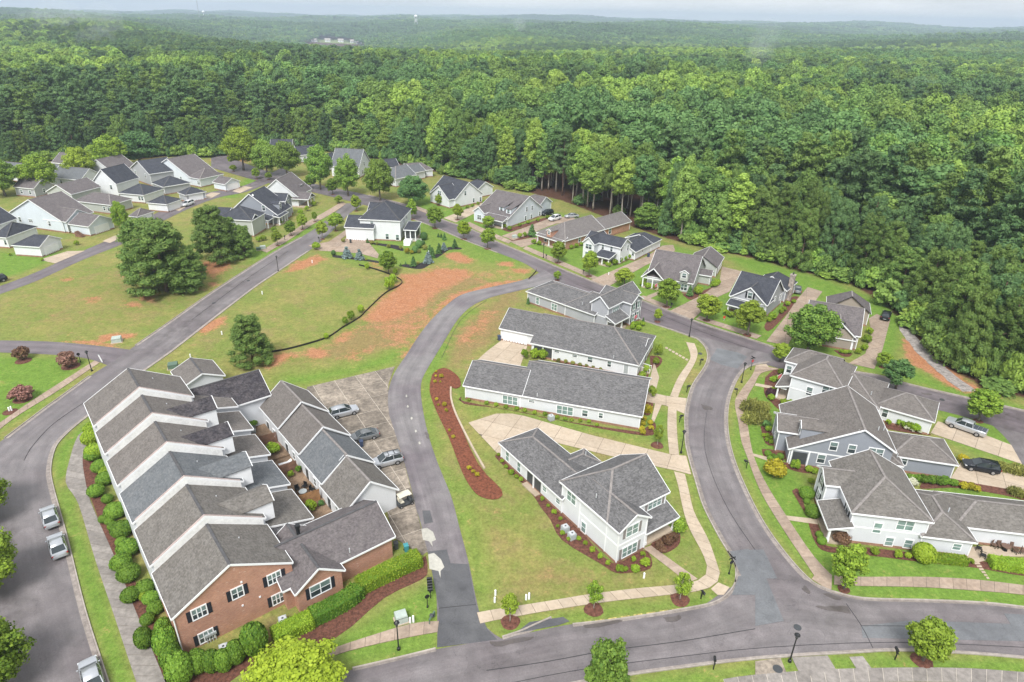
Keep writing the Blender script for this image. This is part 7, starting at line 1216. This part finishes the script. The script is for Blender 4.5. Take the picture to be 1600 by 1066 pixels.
def mailbox(bx, by, rz, label):
    g = G(bx, by); t_ = thing('mailbox', label, 'mailbox', (g.x, g.y, 0), rz, 'black mailboxes')
    MB().box(-.05, -.05, 0, .05, .05, 1.25).obj('post', M_black, t_); MB().bar((-.05, 0, .7), (.35, 0, 1.1), .07, .07).obj('bracket', M_black, t_); MB().bar((-.3, 0, 1.14), (.55, 0, 1.14), .09, .05).obj('arm', M_black, t_)
    n = 8; pr = [(-.13, 1.18)] + [(.13 * -math.cos(math.pi * k / n), 1.32 + .13 * math.sin(math.pi * k / n)) for k in range(n + 1)] + [(.13, 1.18)]
    b_ = MB().loft([[(x, y, z) for y, z in pr] for x in (-.02, .5)]).obj('box', M_black, t_); MB().box(.5, -.12, 1.19, .515, .12, 1.42).obj('door', M_dgrey, b_)
for x, y, rz, lb in [(1095, 936, -1.3, 'black mailbox on the verge at the sidewalk bend of the white corner house'), (1114.5, 1046, 1.4, 'black mailbox on the far verge of the main road, facing the corner house'), (1398, 1031, 1.5, 'black mailbox beside the street tree on the far verge'), (1166, 732, 2.6, 'black mailbox on the verge before the grey gabled house'), (1093.5, 571, 0, 'black mailbox on the verge by the curved kerb of the white bungalow'), (1073, 613, .2, 'black mailbox beside the mulched sapling on the curved road'), (1061.6, 660, .2, 'black mailbox between the bungalow drive and the wide driveway'), (1150.7, 618, 2.8, 'black mailbox on the verge before the white porch house'), (853, 405, -1.2, 'black mailbox beside the lamp before the brick ranch'), (911, 429, -1.2, 'black mailbox on the verge before the white L-shaped house'), (1048, 482, -1.2, 'black mailbox under the tree before the sage gabled house'), (445, 375, -.8, 'black mailbox on the verge of the hip-roofed house'), (499, 378, 2.3, 'black mailbox on the verge opposite the screened porch house drive')]: mailbox(x, y, rz, lb)
g = G(672, 925); t_ = thing('mailbox_bank', 'row of five black mailboxes on one frame beside the lane', 'mailbox', (g.x, g.y, 0), R(100))
for x in (-.9, .9): MB().box(x - .05, -.05, 0, x + .05, .05, 1.1).obj('post', M_black, t_)
MB().box(-1.1, -.12, 1.06, 1.1, .12, 1.12).obj('rail', M_black, t_)
for k in range(5): pr = [(-.13, 1.12)] + [(.13 * -math.cos(math.pi * i / 8), 1.28 + .13 * math.sin(math.pi * i / 8)) for i in range(9)] + [(.13, 1.12)]; MB().loft([[(-.84 + k * .42 + y, x, z) for y, z in pr] for x in (-.3, .3)]).obj('box', M_black, t_)
def sign(bx, by, label, kind='blades', hh=2.7):
    g = G(bx, by); t_ = thing('street_sign', label, 'sign', (g.x, g.y, 0), R(25)); MB().tube([(0, 0, 0), (0, 0, .25), (0, 0, .3)], [.12, .11, .06], 8).obj('base', M_black, t_); MB().tube([(0, 0, .2), (0, 0, hh)], .05, 8).obj('post', M_black, t_)
    if kind == 'blades':
        for k, a in enumerate((0, math.pi / 2)): o = MB().box(-.5, -.015, hh - .25 + k * .2, .5, .015, hh - .07 + k * .2).obj('name_blade', M_black, t_); o.rotation_euler = (0, 0, a)
        pl = MB().loft([[(.32 * math.cos(a), y, hh - .75 + .32 * math.sin(a)) for a in np.arange(8) * math.pi / 4 + math.pi / 8] for y in (-.06, -.04)]); pl.obj('sign_plate', M_black, t_)
    else: MB().loft([[(.3 * math.cos(a), y, hh - .2 + .3 * math.sin(a)) for a in np.arange(8) * math.pi / 4 + math.pi / 8] for y in (-.06, -.04)]).obj('sign_plate', M_black, t_)
    return t_
sign(1139, 897, 'black street name post with crossed blades at the corner of the main road'); t_ = sign(1173, 578, 'black street name post with red stop plate at the top of the curved road'); MB().loft([[(.3 * math.cos(a), y, 1.95 + .3 * math.sin(a)) for a in np.arange(8) * math.pi / 4 + math.pi / 8] for y in (-.1, -.075)]).obj('stop_plate', mat('faded_red_sign', (.5, .08, .09), .5, .05), t_)
sign(668, 949, 'short black round sign on the lawn beside the lane', 'round', 1.9); sign(126, 566, 'short black round sign beside the pink bush', 'round', 1.9)
g = G(160, 566); t_ = thing('marker_post', 'leaning white marker post at the corner kerb', 'post', (g.x, g.y, 0)); MB().tube([(0, 0, 0), (-.35, 0, 1.5)], .11, 8).obj('post', M_trim, t_); MB().tube([(-.35, 0, 1.5), (-.37, 0, 1.58)], .125, 8).obj('cap', M_lgrey, t_)
def cabinet(bx, by, sx, sy, sz, m, label, rz=.4, name='utility_cabinet'):
    g = G(bx, by); t_ = thing(name, label, 'utility box', (g.x, g.y, 0), rz); MB().box(-sx * .6, -sy * .6, -.02, sx * .6, sy * .6, .12).obj('pad', M_conc, t_)
    MB().loft([[(x * sx / 2 * k, y * sy / 2 * k, z) for x, y in ((-1, -1), (1, -1), (1, 1), (-1, 1))] for k, z in ((1, .1), (1, sz * .85), (.94, sz), )]).obj('housing', m, t_); MB().box(-sx * .5, -sy * .5 - .02, sz * .8, sx * .5, -sy * .5 + .0, sz * .84).obj('lid_edge', M_dgrey, t_)
M_ugreen = mat('utility_green', (.11, .17, .13), .6, .1); M_upale = mat('utility_grey_green', (.4, .46, .42), .6, .08)
cabinet(627, 970, 1.3, 1.1, 1.1, M_upale, 'grey-green utility cabinet on the lawn beside the street lamp'); cabinet(183, 534, 1.7, 1.5, 1.0, M_upale, 'pale utility transformer box on the clay at the side road'); cabinet(271, 575, 1.7, 1.4, 1.0, M_ugreen, 'dark green transformer box in the grass above the town houses'); cabinet(411, 389, 1.5, 1.1, .9, M_upale, 'pale utility box near the footpath beside the pines'); cabinet(404, 391, 1.2, 1.0, .8, M_ugreen, 'green utility box beside the pale one near the pines'); cabinet(804, 372, 1.4, 1.0, .9, M_upale, 'pale transformer box in the mulch before the brick ranch')
def pedestal(bx, by, label, n=2, group='white utility pedestals'):
    g = G(bx, by); t_ = thing('utility_pedestal', label, 'utility box', (g.x, g.y, 0), .3, group)
    for k in range(n): MB().tube([(k * .35, 0, 0), (k * .35, 0, .75 + .15 * k), (k * .35, 0, .82 + .15 * k)], [.13, .12, .06], 8).obj('tube', M_trim, t_)
for x, y, lb in [(641, 973, 'pair of white pedestals beside the grey-green cabinet'), (822, 937, 'pair of white pedestals on the lawn above the sidewalk'), (15, 643, 'white pedestals in a mulch ring on the left lawn'), (302, 452, 'white pedestal under the pine clump')]: pedestal(x, y, lb)
for x, y in ((773, 941), (347, 523), (298, 559), (774, 938 - 8), (488, 411), (410, 460), (1006, 903), (670, 396), (951, 430)): pedestal(x, y, 'short white marker stub standing in the grass', 1, 'white marker stubs')
def acunit(bx, by, label, z=0):
    g = G(bx, by, z); t_ = thing('air_conditioner', label, 'air conditioner', (g.x, g.y, z), .5, 'outdoor air conditioners'); MB().box(-.5, -.5, 0, .5, .5, .08).obj('pad', M_concg, t_); b_ = MB().box(-.42, -.42, .08, .42, .42, .85)
    for k in range(8): b_.box(-.44, -.44, .14 + k * .085, .44, .44, .165 + k * .085)
    b_.obj('casing', M_lgrey, t_); MB().tube([(0, 0, .85), (0, 0, .9)], .38, 16).obj('fan_grille', M_vent, t_); MB().tube([(0, 0, .9), (0, 0, .93)], .12, 10).obj('fan_hub', M_dgrey, t_)
for x, y, lb in [(883, 830, 'grey air conditioner beside its twin along the white corner house'), (893.5, 841, 'grey air conditioner below its twin along the white corner house'), (861, 656, 'grey air conditioner at the wall of the pale bungalow'), (351, 1019, 'air conditioner between the meters and hedge at the brick gable'), (443, 975, 'air conditioner in the corner of the brick cross gable')]: acunit(x, y, lb)
def bin_(bx, by, m, label, rz=.4):
    g = G(bx, by); t_ = thing('wheelie_bin', label, 'bin', (g.x, g.y, .05), rz, 'wheeled bins'); MB().loft([[(x * k, y * k, z) for x, y in ((-.26, -.3), (.26, -.3), (.26, .3), (-.26, .3))] for k, z in ((.85, .05), (1.05, 1.0))]).obj('tub', m, t_); MB().loft([[(x * k, y * k, z) for x, y in ((-.3, -.34), (.3, -.34), (.3, .34), (-.3, .34))] for k, z in ((1, 1.0), (.95, 1.08), (.6, 1.12))]).obj('lid', m, t_)
    for x in (-.24, .24): MB().tube([(x - .04, .28, .12), (x + .04, .28, .12)], .12, 10).obj('wheel', V_tyre, t_)
M_teal = mat('teal_plastic', (.06, .27, .3), .5, .08); M_navy = mat('navy_plastic', (.05, .07, .13), .5, .1)
bin_(635, 862, M_teal, 'teal wheeled bin beside the hedge end at the brick wing'); bin_(619, 858, M_dgrey, 'grey wheeled bin behind the brick wing'); bin_(565, 698, M_navy, 'navy bin between the grey saloon and silver SUV'); bin_(548, 380, M_dgrey, 'dark bin beside the garage of the screened porch house'); bin_(780, 532, M_navy, 'navy bin at the side of the white bungalow garage'); bin_(1013, 402, M_navy, 'blue bin at the back door of the white L-shaped house')
# drains and covers
for x, y, r_ in ((1215, 1046, .5), (1246, 981, .42), (334, 474, .35), (388, 439, .35), (1094, 553, .4), (1472, 625, .4)):
    g = G(x, y); o = MB().tube([(g.x, g.y, .0), (g.x, g.y, .085)], r_, 16).obj('manhole_cover', M_dgrey); tag(o, 'round dark iron cover let into the paving', 'manhole cover', 'iron covers in the paving')
# loose black meter box on the lawn by the lane
g = G(675, 969); t_ = thing('valve_assembly', 'dark green pipe valve assembly on the grass beside the lane', 'valve', (g.x, g.y, 0), R(70)); MB().tube([(-.6, 0, 0), (-.6, 0, .7), (.6, 0, .7), (.6, 0, 0)], .09, 8).obj('pipe', M_ugreen, t_); MB().tube([(0, -.2, .7), (0, .2, .7)], .2, 10).obj('valve_body', M_dgrey, t_)
# silt fence
l = gl([(561, 415), (581, 420), (608, 429), (627, 439), (624, 447), (602, 459), (577, 482), (563, 496), (544, 508), (535, 513), (510, 529), (456, 545), (423, 551)], 5); t_ = thing('silt_fence', 'low black fabric silt fence winding across the clay slope', 'fence', (0, 0, 0)); mb = MB()
for i in range(len(l) - 1): mb.bar(l[i] + Vector((0, 0, .2)), l[i + 1] + Vector((0, 0, .2)), .06, .4)
mb.obj('fabric', M_black, t_)
for p_ in l[::3]: MB().box(p_.x - .04, p_.y - .04, 0, p_.x + .04, p_.y + .04, .75).obj('stake', M_woodd, t_)
l = gl([(826, 437), (833, 430), (838, 424)], 3); t_ = thing('silt_fence', 'short black silt fence at the corner of lane and street', 'fence', (0, 0, 0)); mb = MB()
for i in range(len(l) - 1): mb.bar(l[i] + Vector((0, 0, .2)), l[i + 1] + Vector((0, 0, .2)), .06, .4)
mb.obj('fabric', M_black, t_)
for p_ in l[::3]: MB().box(p_.x - .04, p_.y - .04, 0, p_.x + .04, p_.y + .04, .75).obj('stake', M_woodd, t_)
# ================================================================== courtyards between town houses and garages
def yard(px, z): tag(sheet('courtyard', [(G(*q, z).x, G(*q, z).y) for q in px], z, M_dirt, .4), kind='structure')
YZ = [.25, .55, .85, 1.15]
yard([(440, 778), (500, 757), (540, 800), (487, 820)], YZ[0]); yard([(412, 720), (467, 705), (502, 757), (450, 775)], YZ[1]); yard([(395, 690), (436, 672), (468, 705), (414, 722)], YZ[2]); yard([(360, 650), (408, 630), (438, 672), (398, 690)], YZ[3])
def bfence(a, b, z, ht, m, label):
    A, B = G(*a, z), G(*b, z); d = B - A; L_ = d.length; t_ = thing('wooden_fence', label, 'fence', (A.x, A.y, z), math.atan2(d.y, d.x), 'courtyard fences'); n = int(L_ / .16); bm_ = MB().box(0, -.012, 0, .145, .012, ht).mesh('board', m)
    for i in range(n): o = link('board', bm_, t_, (i * L_ / n, random.uniform(-.006, .006), random.uniform(-.02, .02)))
    for zz in (.3, ht - .3): MB().box(0, .014, zz, L_, .06, zz + .09).obj('rail', m, t_)
bfence((399, 700), (434, 690), YZ[2], 1.8, M_woodd, 'weathered brown board fence of the upper courtyard'); bfence((428, 747), (465, 735), YZ[1], 1.8, M_woodd, 'reddish board fence between the lounger and the black chairs'); bfence((462, 795), (501, 781), YZ[0], 1.9, M_wood, 'fresh cedar board fence behind the courtyard bush')
def shrubz(px, py, z, ww, hh, leaf, label): g = G(px, py, z); plant('shrub', g.x, g.y, hh, ww, 'shrub', label, 'shrub', None, leaf, z)
shrubz(428, 708, YZ[2], 2.6, 1.9, 'bright', 'wide bright green bush in the courtyard with the white lounger'); shrubz(487, 797, YZ[0], 2.0, 1.6, 'bright', 'round green bush in the courtyard before the cedar fence'); shrubz(502, 790, YZ[0], 1.0, .9, 'dark', 'small dark bush beside the round one before the cedar fence'); shrubz(455, 745, YZ[1], 1.2, 1.1, 'bright', 'bright bush in the courtyard with the black chairs'); shrubz(467, 738, YZ[1], 1.2, 1.2, 'box', 'taller bush in the corner of the black chair courtyard'); shrubz(396, 668, YZ[3], 1.6, 1.5, 'box', 'bush at the wall of the top courtyard'); shrubz(384, 668, YZ[3], 1.2, 1.2, 'bright', 'small bush at the roof edge of the top courtyard')
def chair(px, py, z, rz, m, label, group): 
    g = G(px, py, z); t_ = thing('patio_chair', label, 'chair', (g.x, g.y, z), rz, group); MB().box(-.28, -.28, .4, .28, .28, .48).obj('seat', m, t_); MB().loft([[(x, .24 + dy, z_) for x, dy in ((-.28, 0), (.28, 0), (.28, .06), (-.28, .06))] for z_ in (.46, 1.0)]).obj('backrest', m, t_)
    for x in (-.25, .25):
        for y in (-.25, .25): MB().box(x - .03, y - .03, 0, x + .03, y + .03, .42).obj('leg', M_black, t_)
        MB().box(x * 1.1 - .03, -.28, .66, x * 1.1 + .03, .28, .7).obj('armrest', m, t_)
for x, y, a in ((465, 768, .6), (476, 763, -.4), (488, 768, 1.2), (458, 775, 2.2)): chair(x, y, YZ[1], a, M_black, 'black patio chair in the courtyard above the cedar fence', 'black courtyard chairs')
def table(px, py, z, label, m): g = G(px, py, z); t_ = thing('patio_table', label, 'table', (g.x, g.y, z)); MB().tube([(0, 0, .68), (0, 0, .73)], .55, 16).obj('table_top', m, t_); MB().tube([(0, 0, 0), (0, 0, .7)], .06, 8).obj('stem', M_black, t_); MB().tube([(0, 0, 0), (0, 0, .05)], .3, 12).obj('base', M_black, t_)
table(474, 774, YZ[1], 'pale round table among the black courtyard chairs', M_lgrey)
g = G(446, 727, YZ[1]); t_ = thing('sun_lounger', 'white sun lounger in the courtyard behind the fence', 'lounger', (g.x, g.y, YZ[1]), R(30)); MB().box(-.9, -.3, .3, .4, .3, .38).obj('bed', M_white, t_); MB().loft([[(.4, y, .32) for y in (-.3, .3)] + [(.4, y, .4) for y in (.3, -.3)], [(.95, y, .65) for y in (-.3, .3)] + [(.95, y, .73) for y in (.3, -.3)]]).obj('backrest', M_white, t_)
for x in (-.8, .3):
    for y in (-.26, .26): MB().box(x - .03, y - .03, 0, x + .03, y + .03, .32).obj('leg', M_white, t_)
g = G(395, 676, YZ[3]); t_ = thing('patio_heater_grill', 'grey barbecue grill in the top courtyard', 'grill', (g.x, g.y, YZ[3]), R(20)); MB().box(-.5, -.3, .1, .5, .3, .85).obj('cabinet', M_lgrey, t_); MB().loft([[(x, y, z) for x, y in ((-.5, -.3), (.5, -.3), (.5, .3), (-.5, .3))] for z in (.85, 1.0)] + [[(x, y * .5, 1.2) for x, y in ((-.5, -.3), (.5, -.3), (.5, .3), (-.5, .3))]]).obj('hood', M_dgrey, t_)
# patio of the hipped white house
patch('patio', C(1440, 720, 5.33, [(420, 720), (520, 710), (853, 750), (870, 800), (640, 800), (470, 850), (390, 840), (380, 800)]), M_conc, .064)
M_brz = mat('bronze_wicker', (.16, .1, .075), .7, .15)
for x, y, a in ((640, 725, 0), (730, 735, -.5), (780, 770, 2), (840, 775, 1), (600, 720, .6)): chair(1440 + x / 5.33, 720 + y / 5.33, .06, a, M_brz, 'brown wicker chair on the patio of the hipped white house', 'patio chairs of the hipped white house')
table(1440 + 690 / 5.33, 720 + 745 / 5.33, .06, 'brown round table among the wicker patio chairs', M_brz)
for x, y in ((470, 745), (505, 805)): chair(1440 + x / 5.33, 720 + y / 5.33, .06, 1.0, M_black, 'black fire-pit chair at the corner of the hipped white house', 'black patio chairs')
# small flags on porches
def flag(px, py, z, label):
    g = G(px, py, z); t_ = thing('porch_flag', label, 'flag', (g.x, g.y, z)); MB().bar((0, 0, 0), (.7, -.2, .7), .035, .035).obj('pole', M_trim, t_); fm = MB()
    for k in range(5): fm.add([(.2 + .1 * k, -.06 - .03 * k, .2 + .1 * k), (.3 + .1 * k, -.09 - .03 * k, .3 + .1 * k), (.32 + .1 * k, -.09 - .03 * k + .04 * (-1) ** k, -.5 + .1 * k), (.22 + .1 * k, -.06 - .03 * k, -.6 + .1 * k)], [(0, 1, 2, 3)])
    fm.obj('cloth', mat('flag_cloth_red', (.5, .12, .14), .8, .3, 4, 10), t_)
flag(1214, 588, 1.9, 'small red and white flag at the white porch house'); flag(1209, 676, 1.9, 'small red and white flag at the front gable of the grey house'); flag(990, 495, 1.9, 'small red and white flag on the porch of the grey corner house'); flag(1022, 446, 1.9, 'small red and white flag on the porch of the sage house')
g = G(1131, 501); t_ = thing('yard_sign', 'small red yard sign on the lawn before the dark-roofed house', 'sign', (g.x, g.y, 0)); MB().box(-.25, -.015, .5, .25, .015, 1.1).obj('board', mat('red_sign', (.55, .06, .03), .6, .1), t_); MB().box(-.03, -.02, 0, .03, .02, .5).obj('stake', M_trim, t_)
# ================================================================== far landmarks
def tower(x, y, z0, hh, label, legs=True):
    t_ = thing('water_tower', label, 'water tower', (x, y, z0)); r_ = hh * .2
    MB().loft([[(q * r_ * math.cos(a), q * r_ * math.sin(a), z * hh) for a in np.arange(16) * math.pi / 8] for q, z in ((.35, .68), (.9, .76), (1.0, .84), (.9, .92), (.5, .98), (.1, 1.0))]).obj('tank', M_white, t_, True)
    if legs:
        for k in range(4): a = k * math.pi / 2 + .5; MB().tube([(r_ * .95 * math.cos(a), r_ * .95 * math.sin(a), -15), (r_ * .8 * math.cos(a), r_ * .8 * math.sin(a), hh * .8)], hh * .018, 6).obj('leg', M_white, t_)
    MB().tube([(0, 0, -15), (0, 0, hh * .72)], hh * (.03 if legs else .05), 8).obj('riser', M_white, t_)
d_ = ray(650, 36); k = 3000 / d_[1]; tower(d_[0] * k, 3000, CAMH + d_[2] * k - 4, 34, 'white water tower on four legs above the far forest'); d_ = ray(318.5, 24); k = 3600 / d_[1]; tower(d_[0] * k, 3600, CAMH + d_[2] * k - 14, 34, 'small white water tower on one stem near the thin mast', False)
d_ = ray(311, 24); k = 3500 / d_[1]; x0, y0 = d_[0] * k, 3500; z0 = CAMH + d_[2] * k; t_ = thing('radio_mast', 'thin lattice radio mast rising above the horizon', 'mast', (x0, y0, z0 - 20))
for a in range(3): MB().tube([(1.2 * math.cos(a * 2.09), 1.2 * math.sin(a * 2.09), 0), (1.0 * math.cos(a * 2.09), 1.0 * math.sin(a * 2.09), 110)], .5, 5).obj('mast_leg', M_lgrey, t_)
mb = MB()
for k in range(26): a = k * 2.09; mb.bar((1.1 * math.cos(a), 1.1 * math.sin(a), 4 * k + 2), (1.1 * math.cos(a + 2.09), 1.1 * math.sin(a + 2.09), 4 * k + 6), .3, .3)
mb.obj('bracing', M_lgrey, t_)
# lake with houses on its far shore
lk = [(-.255 * yy + 104 * math.cos(a) * (1 + .12 * math.sin(3 * a)), yy) for a in np.arange(24) * math.pi / 12 for yy in (2150 + 345 * math.sin(a),)]; zl = float(T(np.array(-548.), np.array(2150.))) + 1.0
wm, wt, wp = nodes('lake_water'); wp.inputs['Base Color'].default_value = (.25, .3, .33, 1); wp.inputs['Roughness'].default_value = .12; bump(wt, wp, noise(wt, pos(wt), .3, 3), .1, .2); tag(sheet('lake', lk, zl, wm), kind='structure')
sv = [(x, y, float(T(np.array(float(x)), np.array(float(y)))) + .6) for y in range(2400, 2601, 20) for x in range(-790, -459, 30)]; nw = len(range(-790, -459, 30))
tag(MB().add(sv, [(j * nw + i, j * nw + i + 1, (j + 1) * nw + i + 1, (j + 1) * nw + i) for j in range(10) for i in range(nw - 1)]).obj('shore_lawn', mat('far_lawn', (.2, .24, .08), .9, .2)), kind='structure')
for i, (x, y, rz, rf) in enumerate([(-735, 2455, .2, 'r'), (-700, 2490, -.1, 'g'), (-660, 2510, .3, 'g'), (-615, 2515, 0, 'r'), (-570, 2500, .4, 'g'), (-540, 2460, .2, 'g')]):
    z = float(T(np.array(float(x)), np.array(float(y)))) + .5; t_ = thing('lakeside_house', 'pale house on the far shore of the distant lake', 'house', (x, y, z), rz, 'lakeside houses'); MB().box(-9, -5, -3, 9, 5, 6).obj('wall', M_white, t_); MB().add([(-10, -6, 6), (10, -6, 6), (10, 6, 6), (-10, 6, 6), (-10, 0, 11), (10, 0, 11)], [(0, 1, 5, 4), (2, 3, 4, 5), (3, 0, 4), (1, 2, 5), (0, 3, 2, 1)]).obj('roof', mat('pale_far_roof', (.4, .36, .33), .9, .1), t_)
    for k in (-5, 0, 5): MB().box(k - 1, -5.1, 1.5, k + 1, -4.95, 4).obj('window', G_dark, t_)
# ================================================================== hazy air between the camera and the horizon
hm = bpy.data.materials.new('haze_air'); hm.use_nodes = True; ht = hm.node_tree; ht.nodes.clear(); ho = ht.nodes.new('ShaderNodeOutputMaterial'); pv = ht.nodes.new('ShaderNodeVolumePrincipled')
pv.inputs['Color'].default_value = (.68, .80, 1.0, 1); pv.inputs['Density'].default_value = .00019; pv.inputs['Anisotropy'].default_value = .2; ht.links.new(pv.outputs[0], ho.inputs['Volume'])
tag(MB().box(-7950, -800, float(GZ.min()) - 1.5, 7950, 9500, 128).obj('haze', hm), kind='stuff')

# wisps of mist rising from the wet forest
wmt = bpy.data.materials.new('mist_air'); wmt.use_nodes = True; ht = wmt.node_tree; ht.nodes.clear(); ho = ht.nodes.new('ShaderNodeOutputMaterial'); pv = ht.nodes.new('ShaderNodeVolumePrincipled')
pv.inputs['Color'].default_value = (.9, .94, 1.0, 1); pv.inputs['Density'].default_value = .0022; ht.links.new(pv.outputs[0], ho.inputs['Volume'])
_b2 = bmesh.new(); bmesh.ops.create_icosphere(_b2, subdivisions=3, radius=1); mist_me = bpy.data.meshes.new('mist'); _b2.to_mesh(mist_me); _b2.free(); mist_me.materials.append(wmt)
for px, py, yy, rx, ry, rz_, tilt in [(95, 30, 1300, 34, 60, 34, .25), (88, 52, 1050, 26, 50, 22, -.3), (120, 45, 1150, 22, 50, 26, .4), (160, 32, 1250, 26, 50, 30, .3), (168, 48, 1000, 18, 40, 16, .5), (150, 62, 850, 16, 36, 14, -.2), (60, 40, 1200, 30, 50, 24, .2), (1195, 62, 800, 14, 30, 22, .3), (1185, 85, 650, 12, 26, 12, -.3), (1440, 140, 420, 7, 14, 9, .4), (812, 38, 1900, 18, 40, 18, .2)]:
    d_ = ray(px, py); k = yy / d_[1]; o = link('mist', mist_me, None, (d_[0] * k, yy, CAMH + d_[2] * k)); o.scale = (rx, ry, rz_); o.rotation_euler = (0, tilt, 0); tag(o, 'thin wisp of pale mist over the forest canopy', 'mist', 'mist over the forest', 'stuff')
